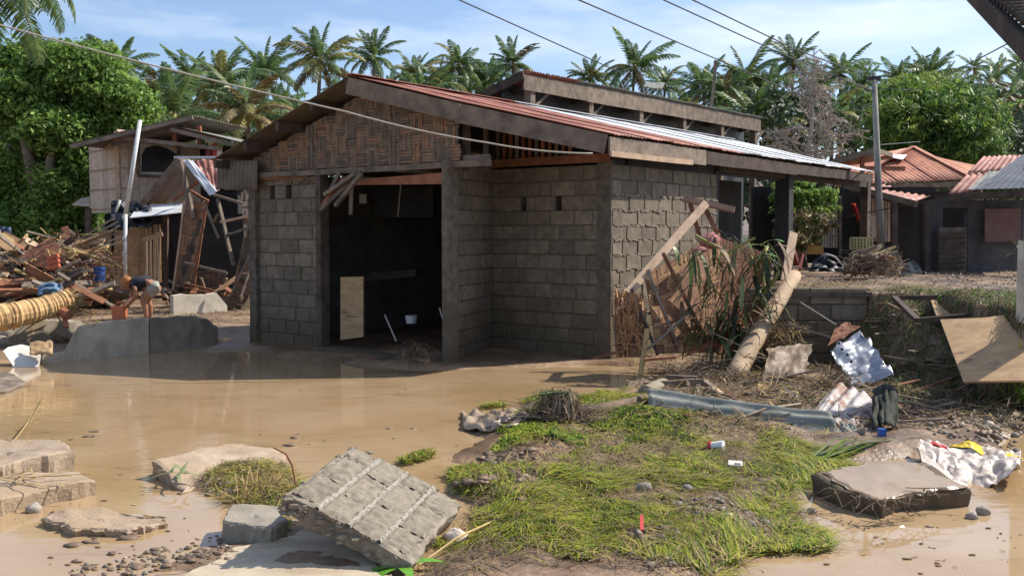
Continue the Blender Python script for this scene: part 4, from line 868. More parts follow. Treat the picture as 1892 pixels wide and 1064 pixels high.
# ------------------------------------------------------------------ terrace foundation and right hand shacks
TZ = .95
fnd = thing('block_foundation', 'low dark concrete block foundation wall holding up the raised yard', 'wall', (4.0, 12.3, 0))
block_wall(fnd, (2.9, 12.35), (4.35, 12.25), .02, 5); block_wall(fnd, (4.36, 12.25), (5.6, 12.1), .02, 3)
b = MB(); b.slab([Vector((2.85, 12.33, .975)), Vector((4.4, 12.2, .975)), Vector((4.5, 13.2, .98)), Vector((3.3, 13.3, .98))], .06); b.build('wall_capping', M_CONCD, fnd)
rh = thing('orange_roof_house', 'low house with broad orange rusted hip roof below the green bamboo', 'house', tuple(at(1690, 420, 33))[:2]+(TZ,))
ap = at(1687, 273, 35); fl = at(1560, 342, 31.5); fr_ = at(1797, 331, 32.2); bl_ = at(1500, 318, 38); ap2 = at(1600, 288, 38); br_ = at(1870, 322, 38)
def tri_roof(par, p0, p1, top0, top1, m, name='roof_sheet', n=6, pitch=.16, amp=.02, th=.004):
    # p0-p1 eave, top0-top1 the upper edge; strips run up the slope
    for k in range(n):
        a, c = k/n, (k+1.04)/n; nw = max(2, round((p1-p0).length/n/pitch)); sub = 4; b = MB(); nn = (p1-p0).cross(top0-p0).normalized(); nn = nn if nn.z > 0 else -nn
        dz = .01*(k % 2)
        def fn(u, v):
            t = a+(min(c, 1)-a)*u; return (p0.lerp(p1, t)).lerp(top0.lerp(top1, t), v)+nn*(amp*math.cos(u*nw*2*math.pi)+dz)
        b.sheet(fn, nw*sub, 3); b.build(name, m, par, solid=th, smooth=True)
def hip_face(par, p0, p1, ap_, m, pitch=.17, amp=.018, n=7):
    e = (p1-p0); ua = (ap_-p0).dot(e)/e.dot(e); D = ap_-(p0+e*ua); nn = e.cross(D).normalized(); nn = nn if nn.z > 0 else -nn
    for k in range(n):
        a, c = k/n, min(1, (k+1.03)/n); nw = max(3, round(e.length/n/pitch)); b = MB()
        def fn(u, v):
            t = a+(c-a)*u; h_ = max(0, min(t/ua, (1-t)/(1-ua))); return p0+e*t+D*h_*v+nn*(amp*math.cos(u*nw*2*math.pi)+.01*(k % 2))
        b.sheet(fn, nw*4, 3); b.build('roof_sheet', m, par, solid=.004, smooth=True)
hip_face(rh, fl, fr_, ap, M_RUSTL); tri_roof(rh, bl_, fl, ap2, ap, M_RUSTL, n=4); tri_roof(rh, fr_, br_, ap+Vector((.02, 0, 0)), ap+Vector((1.5, 3, 0)), M_RUSTL, n=4)
b = MB(); b.beam(ap+ZZ*.05, fr_+ZZ*.06, .2, .03); b.beam(ap+ZZ*.05, fl+ZZ*.05, .14, .03); b.build('ridge_cap', M_RUSTL, rh)
b = MB(); b.slab([at(1640, 289, 33.2), at(1668, 295, 33.4), at(1676, 286, 34), at(1650, 285, 34)], .02); o = b.build('bare_patch_sheet', M_GALV, rh); o['label'] = 'small unrusted pale sheet on the orange roof'
b = MB(); b.beam(at(1560, 349, 31.6), at(1797, 339, 32.3), .05, .16); b.build('fascia_board', M_WOODG, rh)
b = MB(); q = at(1580, 352, 32.5); q2 = at(1790, 345, 33); b.box((q.x, 33, TZ-.2), (q2.x, 37, q.z)); b.build('wall', M_DARKB, rh)
lo = thing('wooden_lean_to', 'small wooden shed roof on posts just left of the utility pole', 'shed', tuple(at(1590, 440, 28))[:2]+(TZ,))
a, c, d = at(1530, 298, 27), at(1617, 273, 27), at(1648, 283, 29)
corr(lo, 'roof_sheet', a, d-c+Vector((0, 1.2, 0)), c-a, M_GALVU, pitch=.2, amp=.02)
for p, q, m in ((a-ZZ*.07, c-ZZ*.07, M_WOODG), (c-ZZ*.06, d-ZZ*.06, M_WOODG), (a+Vector((.2, 1.2, -.1)), d-ZZ*.1, M_WOODR)):
    b = MB(); b.beam(p, q, .06, .12); b.build('rafter', m, lo)
for px in (1548, 1593): b = MB(); b.beam(at(px, 330, 27.6), at(px, 285, 27.6), .1, .1); b.beam(at(px, 460, 27.6), at(px, 330, 27.6), .1, .1); b.build('post', M_WOODR, lo)
for yy in (309, 313): b = MB(); b.beam(at(1590, yy, 27), at(1672, yy+1, 27), .05, .06); b.build('rail', M_WOODR, lo)
# bamboo fronted shack
bs = thing('bamboo_front_shack', 'shack with pale bamboo slat walls and dark doorway behind the utility pole', 'shack', tuple(at(1560, 470, 25))[:2]+(TZ,))
corr(bs, 'roof_sheet', at(1592, 352, 23.5), at(1690, 374, 22.5)-at(1592, 352, 23.5), at(1640, 340, 26)-at(1600, 350, 23.6), M_RUST, pitch=.16, amp=.02)
b = MB(); b.beam(at(1560, 343, 23.7), at(1694, 377, 22.4), .06, .13); b.build('eave_board', M_WOODG, bs); b = MB(); b.beam(at(1572, 354, 23.6), at(1690, 381, 22.5), .05, .07); b.build('eave_batten', M_WOODD, bs)
Yb = 24.5
def slats(par, x0, x1, y0, y1, Yq, w_, m, gap=.25, name='bamboo_slat', lim=60):
    n = int((x1-x0)/w_)
    for i in range(n):
        px = x0+i*w_; b = MB(); b.beam(at(px+w_*.5, y1+rnd(-1, 1), Yq+rnd(0, .02)), at(px+w_*.5+rnd(-.3, .3), y0+rnd(-1, 1), Yq+rnd(0, .02)), w_*(1-gap)*Yq/FOC, .02, up=(0, -1, 0)); b.build(name, m[i % len(m)], par)
M_PB2 = mat('grey_white_bamboo', (.50, .44, .40), (.3, .26, .235), 5, .8, .3, 50, var=.2)
slats(bs, 1468, 1552, 372, 458, Yb, 5, [M_PB2, M_PB2, M_PALEBAM]); slats(bs, 1600, 1649, 366, 446, Yb, 5, [M_PB2, M_PB2, M_PALEBAM])
b = MB(); z0 = at(1500, 500, Yb+.2); b.box((z0.x-1.5, Yb+.12, TZ), (at(1730, 400, Yb).x, Yb+.3, at(1500, 345, Yb).z)); b.build('dark_back_wall', M_DARK, bs)  # near-black colour painted in for the darkness of the doorway
for yy in (405, 432): b = MB(); b.beam(at(1468, yy, Yb-.04), at(1552, yy, Yb-.04), .03, .04); b.build('cross_batten', M_PB2, bs)
for px in (1552, 1600): b = MB(); b.beam(at(px, 475, Yb-.05), at(px, 362, Yb-.05), .07, .07); b.build('post', M_WOODG, bs)
b = MB(); b.beam(at(1470, 462, Yb-.3), at(1521, 462, Yb-.3), .05, .2); tag(b.build('bench', mat('yellow_board', (.6, .36, .1), (.45, .26, .07), 6, .6)), 'bright yellow brown board lying against the pale bamboo wall', 'board')
b = MB(); b.slab([at(1494, 455, Yb-.1), at(1516, 455, Yb-.1), at(1516, 430, Yb-.1), at(1494, 430, Yb-.1)], .03); b.build('lower_panel', M_MAROON, bs)
for i in range(6):   # lattice
    b = MB(); 
    b.beam(at(1601+i*3.8, 438, Yb-.15), at(1601+min(i+3, 6)*3.8, 398, Yb-.15), .02, .02); b.beam(at(1601+i*3.8, 398, Yb-.17), at(1601+min(i+3, 6)*3.8, 438, Yb-.17), .02, .02); b.build('lattice_strip', M_WHITE, bs)
b = MB(); b.sheet(lambda u, v: at(1573+u*9+v*12, 376+v*34, Yb-.25+.06*math.sin(u*9)), 6, 6); tag(b.build('hanging_cloth', M_RED, solid=.01), 'red cloth hanging in the dark doorway of the bamboo shack', 'cloth')
# right shack
rs = thing('rusty_roof_shack', 'dark shack with red rusted and blue patched roof at the far right', 'shack', tuple(at(1800, 500, 20))[:2]+(TZ,))
eL, eR, tL, tR = at(1752, 359, 18.6), at(1960, 348, 17.8), at(1818, 292, 21.5), at(1960, 288, 21)
Q = lambda u, v: (eL.lerp(eR, u)).lerp(tL.lerp(tR, u), v)
tri_roof(rs, Q(0, 0), Q(.28, 0), Q(0, .52), Q(.28, .52), M_RUST, n=2, pitch=.12, amp=.015); tri_roof(rs, Q(0, .5)+ZZ*.03, Q(.8, .5)+ZZ*.03, tL+ZZ*.03, tL.lerp(tR, .8)+ZZ*.03, M_RUST, n=4, pitch=.12, amp=.015)
crumple(Q(.2, .0)+ZZ*.05, Q(1, 0)+ZZ*.05, Q(1, .93)+ZZ*.06, Q(.52, .98)+ZZ*.06, mat('slate_blue_sheet', (.085, .095, .12), (.05, .056, .07), 3, .6, .1, 20, var=.05), rs, 'patch_sheet', .006, waves=12, label='dark blue grey roof patch')
crumple(Q(.17, .02)+ZZ*.045, Q(.29, .02)+ZZ*.045, Q(.42, .5)+ZZ*.05, Q(.24, .5)+ZZ*.05, M_GALVD, rs, 'patch_sheet', .01, waves=3, label='grey worn roof patch')
b = MB(); b.beam(eL-ZZ*.06, eR-ZZ*.06, .05, .12); b.beam(eL-ZZ*.05+Vector((-1.6, .8, -.35)), eL-ZZ*.05, .03, .02); b.build('eave_board', M_WOODD, rs)
Ys = 19.3
def rect(par, x0, y0, x1, y1, Yq, th, m, name, label=None):
    b = MB(); b.slab([at(x0, y1, Yq), at(x1, y1, Yq), at(x1, y0, Yq), at(x0, y0, Yq)], th); o = b.build(name, m, par)
    if label: o['label'] = label
    return o
M_SHW = mat('dark_block_wall', (.11, .105, .105), (.06, .058, .06), 3, .9, .3, 30, var=.1)  # dark grey wall colour
rect(rs, 1718, 370, 1742, 512, Ys, .15, M_SHW, 'wall'); rect(rs, 1788, 370, 1892, 512, Ys, .15, M_SHW, 'wall'); rect(rs, 1742, 366, 1788, 384, Ys, .15, M_SHW, 'wall')
rect(rs, 1700, 372, 1900, 505, Ys+1.6, .1, M_DARK, 'inner_wall'); rect(rs, 1820, 386, 1886, 447, Ys-.2, .03, mat('maroon_panel', (.2, .11, .1), (.14, .08, .075), 4, .8), 'wall_panel', 'dusty maroon panel')
dr = rect(rs, 1735, 420, 1786, 505, Ys-.3, .03, M_WOODG, 'door')
for i in range(8): 
    b = MB(); b.beam(at(1737, 432+i*9, Ys-.34), at(1784, 430+i*9, Ys-.34), .03, .05); b.build('louvre_slat', M_WOODD, dr)
for px in (1652, 1712): b = MB(); b.beam(at(px, 508, 18.9), at(px, 372, 18.9), .1, .1); b.build('porch_post', M_WOODD, rs)
# neighbour's post and roof edge at the far right
nb = thing('neighbour_porch', 'near porch post with white painted lower half at the far right edge', 'porch', (4.8, 9.3, TZ))
b = MB(); a = at(1877, 580, 9.5); xx = a.x; b.box((xx, 9.25, hz(xx+.1, 9.3)-.1), (xx+.25, 9.5, at(1880, 446, 9.3).z)); o = b.build('post', M_PALECON, nb); o['label'] = 'white painted lower post'
b = MB(); b.box((xx+.03, 9.27, at(1880, 444, 9.3).z), (xx+.22, 9.46, at(1880, 290, 9.3).z)); b.build('post', M_POLE, nb)
ne = thing('near_roof_edge', 'dark rusty roof edge hanging into the top right corner', 'roof edge', (2.2, 3.0, 2.2))
e0, e1 = at(1805, -4, 3.5), at(1900, 92, 2.75); dv = (e1-e0)
b = MB(); b.beam(e0-dv*.15, e1+dv*.3, .025, .06); b.build('eave_beam', M_WOODD, ne)
corr(ne, 'roof_sheet', e0-dv*.15+ZZ*.05, dv*1.4, Vector((.9, .35, .12)), M_WOODD, pitch=.06, nb=3)
b = MB(); b.beam(e0+Vector((.16, .03, .0)), e1+Vector((.2, .08, .05)), .03, .05); b.build('rafter', M_WOODD, ne)
b = MB(); b.beam(e1+dv*.25+Vector((.25, 0, 0)), Vector((e1.x+dv.x*.25+.25, e1.y+dv.y*.25, -.1)), .1, .1, up=(0, 1, 0)); b.build('post', M_WOODD, ne)
# utility pole and wires
pt, pb = at(1615, 137, 19.8), at(1631, 505, 19.8)
b = MB(); b.tube([Vector((pb.x, 19.8, TZ-.3)), pt], [.085, .05], 9); up_ = b.build('utility_pole', M_POLE, smooth=True); tag(up_, 'slim grey utility pole standing right of the block house eave', 'utility pole')
b = MB(); b.box(tuple(pt-Vector((.12, .05, .12))), tuple(pt+Vector((.12, .05, -.05)))); b.build('bracket', M_WIRE, up_)
def wire(name, pts, r, m, label, sag=.0):
    P = []; 
    for (a, c) in zip(pts, pts[1:]):
        for i in range(12): t = i/12; P.append(a.lerp(c, t)-ZZ*sag*4*t*(1-t))
    P.append(pts[-1]); b = MB(); b.tube(P, r, 5, ); return tag(b.build(name, m, smooth=True), label, 'wire')
wire('rope_cable', [at(-60, 30, 11.5), at(640, 207, 12.2), at(900, 264, 12.3), at(1095, 284, 12.45)], .011, M_CABLE, 'thick pale service cable sagging from top corner to the block house gable', .03)
b = MB(); b.tube([at(1095, 284, 12.45)-Vector((0, .01, 0)), at(985, 274, 12.3)], .012, 5); 
for i, (a, c, d) in enumerate((((830, -8, 16), (1140, 130, 21), (1145, 260, 26)), )):
    wire('power_wire', [at(*a), at(1150, 136, 21.5)], .012, M_WIRE, 'thin black wire ending behind the raised shed roof, leftmost of the overhead wires')
wire('power_wire', [at(1050, -8, 14), at(1418, 150, 24), at(1600, 225, 34)], .012, M_WIRE, 'thin black wire passing in front of the bare tree, second of the overhead wires')
wire('power_wire', [at(1212, -6, 14), at(1440, 98, 17.5), at(1614, 170, 19.8)], .011, M_WIRE, 'thin black wire running down to the utility pole below its top bracket')
wire('power_wire', [at(1275, -2, 14), at(1470, 92, 17.5), at(1613, 145, 19.8)], .011, M_WIRE, 'thin black wire running down to the top of the utility pole')
wire('power_wire', [at(1617, 163, 19.8), at(1700, 166, 17), at(1898, 62, 7.0)], .006, M_WIRE, 'thin wire from the pole up to the near roof edge at far right')
wire('power_wire', [at(1625, 268, 19.8), at(1700, 262, 26)], .01, M_WIRE, 'short slack wire from the pole toward the orange roof')

# ------------------------------------------------------------------ generic debris makers
def slab_thing(name, label, corners, th, m, cat='slab', jag=.02, n=10, group=None, rough=.012, topm=None, seed=0, bevel=.02):
    """irregular slab: outline polygon (top face, world) with ragged broken edges and a rough top"""
    rg = random.Random(seed); P = [Vector(p) for p in corners]; ring = []
    for a, c in zip(P, P[1:]+P[:1]):
        for i in range(n): t = i/n; q = a.lerp(c, t); ring.append(q+Vector((noise.noise(q*6+Vector((seed*7, 0, 0))), noise.noise(q*6+Vector((0, seed*7, 3))), 0))*jag*2.2+Vector((rg.uniform(-jag, jag), rg.uniform(-jag, jag), 0))*.35)
    cen = sum(ring, Vector())/len(ring); nn = Vector()
    for i in range(len(P)): nn += P[i].cross(P[(i+1) % len(P)])
    nn.normalize(); nn = nn if nn.z > 0 else -nn
    K = len(ring); vs = []; fs = []
    levels = [(0, 0), (.15, 0), (.3, 0), (.45, 0), (.6, 0), (.74, 0), (.86, 0), (.95, 0), (1, 0), (1.012, .2), (1.0, .6), (.985, 1.0)]
    b = MB(); rings = []
    for k, dz in levels:
        if k == 0: rings.append([cen+nn*rough*noise.noise(cen*2)]); continue
        r_ = []
        for i, p in enumerate(ring):
            if len(rings) < 9:
                kk = k; q = cen+(p-cen)*kk; q = q+nn*(rough*1.6*noise.noise(q*3+Vector((seed, 0, 0)))+rough*.7*noise.noise(q*11+Vector((seed, 4, 0)))-(bevel*.5 if k == 1 else 0))
            else: q = cen+(p-cen)*k; q = q-nn*(th*dz*rg.uniform(.9, 1.06))+Vector((rg.uniform(-jag, jag), rg.uniform(-jag, jag), 0))*.5
            r_.append(q)
        rings.append(r_)
    base = 1; vs = [cen]
    for r_ in rings[1:]: vs += r_
    for i in range(K): fs.append((0, 1+i, 1+(i+1) % K))
    for k in range(len(rings)-2):
        for i in range(K): a = 1+k*K+i; c = 1+k*K+(i+1) % K; fs.append((a, a+K, c+K, c))
    fs.append(tuple(1+(len(rings)-2)*K+i for i in range(K))[::-1])
    b.add(vs, fs); o = b.build(name, m)
    if label: tag(o, label, cat, group)
    return o
def stone(p, r, label, m=None, seed=0, sq=.7, cat='stone'):
    b = MB(); b.blob(Vector(p)+ZZ*r*sq*.5, (r, r*rnd(.75, 1), r*sq), 12, 8, .18, seed); return tag(b.build('stone', m or M_STONE, smooth=True), label, cat)
def gz_(px, py, up_=0.0):
    p = g(px, py, 0)
    for _ in range(6): p = g(px, py, max(0, hz(p.x, p.y)))
    return p+ZZ*up_
def strands(name, centers, n, ln, w_, mats, wts, seed, dirang=None, spread=.6, lift=(.0, .08), curl=.4, parent=None, kind='stuff', zoff=.0, ground=True, arch=.03):
    """many ribbons: centers (N,3) xyz; flat lying blades in 3 segments"""
    rg = np.random.default_rng(seed); C_ = centers; n = len(C_); L_ = ln*rg.uniform(.5, 1.4, n)
    ang = (dirang if dirang is not None else rg.uniform(0, 2*math.pi, n))+rg.normal(0, spread, n); seg = 3; V = np.zeros((n, (seg+1)*2, 3)); P = C_.copy(); cur = rg.normal(0, curl, n); W_ = w_*rg.uniform(.6, 1.4, n)
    el0 = rg.uniform(lift[0], lift[1], n)
    for s_ in range(seg+1):
        px_ = -np.sin(ang); py_ = np.cos(ang); k = W_*(1-.75*s_/seg)/2; z = np.zeros(n)
        V[:, 2*s_, 0] = P[:, 0]+px_*k; V[:, 2*s_, 1] = P[:, 1]+py_*k; V[:, 2*s_, 2] = P[:, 2]
        V[:, 2*s_+1, 0] = P[:, 0]-px_*k; V[:, 2*s_+1, 1] = P[:, 1]-py_*k; V[:, 2*s_+1, 2] = P[:, 2]+k*rg.uniform(-.8, .8, n)
        if s_ < seg:
            st = L_/seg; P[:, 0] += np.cos(ang)*st; P[:, 1] += np.sin(ang)*st; ang = ang+cur
            if ground:
                hh = height(P[:, 0], P[:, 1]); hh = np.maximum(hh, 0); P[:, 2] = hh+zoff+el0*math.sin(math.pi*(s_+1)/seg*.8)+C_[:, 3]*1.0 if C_.shape[1] > 3 else hh+zoff+el0*math.sin(math.pi*(s_+1)/seg*.8)
            else: P[:, 2] += el0*st*(1-1.3*s_)
    F_ = []
    base = np.arange(n)[:, None]*(seg+1)*2
    for s_ in range(seg): F_.append(np.concatenate([base+2*s_, base+2*s_+1, base+2*s_+3, base+2*s_+2], 1))
    F_ = np.stack(F_, 1).reshape(-1, 4); mi = np.repeat(rg.choice(len(mats), n, p=np.array(wts)/sum(wts)), seg)
    return np_obj(name, V.reshape(-1, 3), F_, mi, mats, parent, kind)
def in_poly(n, poly, seed, jag=.25, fn=None):
    rg = np.random.default_rng(seed); P = np.array(poly); lo_, hi_ = P.min(0), P.max(0); out_ = []; tot = 0
    while tot < n:
        q = rg.uniform(lo_-.2, hi_+.2, (n*2, 2)); d = sdist(q[:, 0], q[:, 1], poly)+jag*fbm(q[:, 0], q[:, 1], 2.2, 4, seed)*2
        k = d > 0
        if fn is not None: k &= rg.random(len(q)) < fn(q[:, 0], q[:, 1])
        out_.append(q[k]); tot += k.sum()
    return np.concatenate(out_)[:n]
# ------------------------------------------------------------------ tilted block wall piece in the foreground
TL, TR, BR, BL = (Vector(v) for v in ((-.937, 5.937, .439), (-.296, 5.807, .141), (-.504, 4.896, .09), (-1.145, 5.025, .387)))
fw = thing('fallen_wall_piece', 'large tilted piece of fallen grey block wall lying half propped in the foreground mud', 'wall piece', (-.72, 5.4, .0))
ex = (TR-TL); ey = (TL-BL); en = ex.cross(ey).normalized(); en = en if en.z > 0 else -en
def tile_mesh(w_, h_, seed, th=.035):
    rg = random.Random(seed); n = 7; b = MB(); x_ = lambda i: -w_/2+w_*i/n; 
    def fn(u, v):
        e = min(u, 1-u, v, 1-v); z = -.012*max(0, 1-e/.09)+rg.uniform(-.003, .003)*(1 if e > 0 else 3)
        return Vector(((u-.5)*w_+(rg.uniform(-.006, .006) if e == 0 else 0), (v-.5)*h_+(rg.uniform(-.005, .005) if e == 0 else 0), z))
    b.sheet(fn, 9, 7)
    q = [(-w_/2, -h_/2), (w_/2, -h_/2), (w_/2, h_/2), (-w_/2, h_/2)]
    b.hexa([(x*.985, y*.985, -th) for x, y in q]+[(x*.985, y*.985, -.013) for x, y in q]); return b
def brick_on(par, o_, ux, uy, un, a0, a1, c0, c1, seed, m):
    w_ = (a1-a0); h_ = (c1-c0); tb = tile_mesh(w_, h_, seed); ce = o_+ux*((a0+a1)/2)+uy*((c0+c1)/2)+un*random.uniform(-.002, .004); b = MB()
    b.add([ce+ux*v[0]+uy*v[1]+un*v[2] for v in tb.v], tb.f); return b.build('brick', m, par)
ux = ex.normalized(); uy = ey.normalized(); WX = ex.length; WY = ey.length
for r_ in range(4):
    a0 = WX*r_/4; a1 = WX*(r_+1)/4
    cuts = {0: [.05, .40, .78, .97], 1: [0, .30, .68, 1.0], 2: [0.0, .40, .80, 1.0], 3: [.02, .28, .66, .96]}[r_]
    for k in range(len(cuts)-1):
        c0, c1 = cuts[k]*WY, cuts[k+1]*WY
        # mortar side gap: wide pale line between rows, thin dark line between bricks
        brick_on(fw, BL, ux, uy, en, a0+.014, a1-.014, c0+.004, c1-.004, r_*7+k, M_SLAB)
b = MB(); rg = random.Random(3)
for r_ in (1, 2, 3):
    x_ = WX*r_/4
    def fnm(u, v, x_=x_, r_=r_): return BL+ux*(x_+(u-.5)*(.036+.012*noise.noise(Vector((v*20, r_*3, 0)))))+uy*(WY*(.01+.97*v))+en*(-.016*abs(2*u-1)**2+.001+.012*noise.noise(Vector((u*3, v*34, r_*5))))
    b.sheet(fnm, 5, 90)
b.build('mortar_joint', mat('pale_rough_mortar', (.40, .365, .31), (.27, .245, .2), 30, .95, .9, 90, var=0), fw, kind='stuff')
cor = [BL+uy*.03-en*.012, BR+ux*.015-en*.012, TR+ux*.015-uy*.02-en*.012, TL-en*.012, TL-ux*.0-uy*.04-en*.012]
o = slab_thing('wall_core', None, cor, .115, M_SLAB, jag=.018, n=14, rough=.004, seed=5)
o.parent = fw; o.location = ORG[o]-ORG[fw]; o['label'] = 'broken concrete edge and core of the piece'
b = MB(); rg = random.Random(8)
for i in range(110):   # broken lumps along the lower and left edges
    t = rg.random(); e = rg.choice((0, 0, 1, 2)); 
    p = {0: BL.lerp(BR, t), 1: BL.lerp(TL, t), 2: TL.lerp(TR, t)}[e]-en*rg.uniform(.01, .12); r_ = rg.uniform(.006, .02); b.blob(p, (r_*1.6, r_*.8, r_*.7), 6, 4, .6, i)
b.build('broken_edge', M_SLAB, fw, kind='stuff')
b = MB(); b.tube([at(546, 893, 5.1), at(540, 860, 5.15), at(528, 838, 5.1), at(505, 826, 5.1)], .006, 5); b.build('rebar', M_WOODR, fw)
# ------------------------------------------------------------------ other slabs
def gl(l): return [g(x, y, z) for x, y, z in l]
M_MUDCON = mat('mud_covered_concrete', (.42, .33, .24), (.25, .185, .13), 4, .8, .7, 50, var=.05, c3=(.33, .24, .155), c3s=2.2, c3r=(.42, .56), spec=.4)
slab_thing('concrete_step', 'upper of two muddy concrete steps at the lower left edge of the water', gl([(-60, 850, .2), (-60, 812, .2), (110, 812, .2), (139, 830, .2), (30, 850, .2), (-20, 862, .2)]), .24, M_MUDCON, 'step', .012, rough=.012, seed=1)
slab_thing('concrete_step', 'lower of two muddy concrete steps at the lower left edge of the water', gl([(-80, 925, .11), (-60, 870, .11), (150, 868, .11), (175, 884, .11), (60, 905, .11), (-20, 926, .11)]), .18, M_MUDCON, 'step', .012, rough=.014, seed=2)
slab_thing('broken_slab', 'flat muddy slab fragment with streaked wet top barely rising from the water near the steps', gl([(80, 957, .055), (100, 945, .055), (190, 938, .055), (290, 950, .05), (300, 965, .04), (240, 978, .04), (130, 972, .055)]), .09, M_MUDCON, 'slab', .03, rough=.02, seed=3)
slab_thing('broken_slab', 'wide muddy slab lying in the water behind the fallen wall piece', gl([(286, 845, .14), (420, 818, .07), (520, 828, .02), (540, 862, .0), (450, 880, .02), (345, 905, .02)]), .12, M_MUDCON, 'slab', .02, rough=.01, seed=4)
slab_thing('concrete_chunk', 'small thick concrete chunk with straw beside the left corner of the fallen wall piece', gl([(412, 960, .14), (425, 935, .14), (520, 935, .14), (535, 955, .13), (500, 970, .13)]), .16, M_CONC, 'concrete chunk', .012, rough=.015, seed=6)
RS = gl([(1505, 872, .14), (1570, 858, .15), (1700, 848, .15), (1790, 900, .12), (1660, 920, .09), (1635, 930, .09), (1560, 905, .12)])
rs_ = slab_thing('broken_slab', 'dark edged slab topped with smooth brown mud at the edge of the right pool', RS, .15, M_CONCD, 'slab', .015, rough=.008, seed=7)
cen_ = sum(RS, Vector())/len(RS); ml = slab_thing('mud_layer', None, [cen_+(p-cen_)*.93+ZZ*.012 for p in RS], .03, mat('slick_mud_slab', (.38, .28, .18), (.27, .19, .12), 2, .3, .3, 20, var=.04, spec=.5), jag=.03, rough=.005, seed=17)
ml.parent = rs_; ml.location = ORG[ml]-ORG[rs_]
slab_thing('concrete_sill', 'pale wet concrete sheet under the fallen wall piece at the bottom', gl([(330, 1075, .03), (400, 1020, .035), (560, 978, .035), (690, 1010, .03), (720, 1075, .03)]), .06, mat('pale_streaked_concrete', (.56, .48, .36), (.33, .25, .165), 2.2, .6, .3, 30, var=.04, stretch=(.6, 2, 1)), 'slab', .03, rough=.006, seed=8)
# low walls at the left
def lowwall(label, pts, m, th=.14, seed=0, z0=-.2):
    rg = random.Random(seed); b = MB(); P = []
    top = []
    for (px, py, pyt) in pts:
        q = g(px, py); t_ = at(px, pyt, q.y); top.append((q, t_.z))
    n = 8; R_ = []
    for (a, ha), (c, hc) in zip(top, top[1:]):
        for i in range(n): t = i/n; R_.append((a.lerp(c, t), ha+(hc-ha)*t+rg.uniform(-.008, .012)))
    R_.append(top[-1]); vs = []; fs = []
    for (p, h_) in R_:
        d = Vector((.1, 1, 0))*th; j = rg.uniform(-.006, .006)
        vs += [Vector((p.x, p.y+j, z0)), Vector((p.x, p.y+j, h_*.5)), Vector((p.x, p.y+j+.008, h_-.015)), Vector((p.x, p.y+.02, h_)), Vector((p.x, p.y, h_))+d, Vector((p.x, p.y, z0))+d]
    K = 6
    for i in range(len(R_)-1):
        for k in range(K-1): a = i*K+k; fs.append((a, a+K, a+K+1, a+1))
    fs += [tuple(range(K))[::-1], tuple((len(R_)-1)*K+k for k in range(K))]; fs = [f[::-1] for f in fs]
    b.add(vs, fs); return tag(b.build('low_wall', m), label, 'wall')
lowwall('long low grey cement wall along the left side of the flooded yard', [(78, 672, 656), (118, 669, 650), (132, 667, 622), (146, 665, 602), (210, 659, 592), (275, 652, 588)], mat('sunlit_tone_cement', (.50, .43, .33), (.33, .28, .21), 3.5, .9, .5, 60, var=.03), seed=1)  # lighter cement colour stands in for sun on this stretch
lowwall('broken end of the low cement wall beside the block house, coloured darker for shade', [(278, 652, 589), (350, 643, 584), (378, 639, 592), (397, 635, 606)], mat('shade_tone_concrete', (.32, .275, .21), (.19, .16, .12), 3.5, .9, .5, 60, var=.05), seed=2)  # same wall, shade put into a darker colour
lowwall('older cracked low wall stretch behind the white shard', [(16, 652, 616), (60, 648, 590), (140, 640, 594), (160, 636, 612)], M_CONC, seed=3)
b = MB(); q0 = g(321, 590); q1 = g(420, 584); z_ = .47
for i in range(5):
    a = q0.lerp(q1, i/5); c = q0.lerp(q1, (i+1)/5); b.slab([a-ZZ*.1, c-ZZ*.1, c+ZZ*(z_ if i < 4 else .2)+ZZ*rnd(-.02, .02), a+ZZ*z_+ZZ*rnd(-.02, .02)], .16)
tag(b.build('white_wall_stub', M_PALECON), 'short broken whitewashed wall stub in sunlight left of the block house', 'wall')
b = MB(); q0 = g(403, 583); q1 = g(482, 575); b.slab([q0-ZZ*.1, q1-ZZ*.1, q1+ZZ*.34, q0+ZZ*.36], .15); tag(b.build('grey_wall_stub', M_CONCD), 'shaded grey wall stub between the whitewashed stub and the block house', 'wall')
# white shard, sack and rubble
b = MB(); a = gz_(40, 684)
b.prism([at(6, 648, 12.8), at(30, 684, 12.6), at(70, 686, 12.6), at(75, 655, 12.9), at(60, 641, 13.0), at(40, 636, 13.0), at(15, 641, 12.9)], .03); tag(b.build('white_shard', M_WHITE), 'big white rounded shard propped on the rubble at the left edge of the water', 'shard')
b = MB(); b.sheet(lambda u, v: at(55+u*42, 632+v*22, 12.9-v*.25)+ZZ*.06*noise.noise(Vector((u*4, v*4, 2))), 10, 7); tag(b.build('muddy_sack', M_PLY, solid=.02, smooth=True), 'torn brown sack lying between the white shard and the low wall', 'sack')
b = MB(); 
for i, (px, py, s) in enumerate(((105, 632, .07), (118, 640, .09), (125, 633, .07))): b.blob(gz_(px, py, .1), (s*1.4, s, s), 9, 6, .25, i)
tag(b.build('mud_lump', M_MUDLUMP, smooth=True), 'wet dark mud lump in front of the low wall beside the sack', 'mud')
slab_thing('wood_scrap', 'flat grey weathered board scrap on the left bank below the white shard', gl([(-40, 720, .08), (-30, 680, .12), (20, 688, .1), (50, 706, .05), (10, 722, .03)]), .05, M_WOODG, 'board', .01, n=5, seed=9)
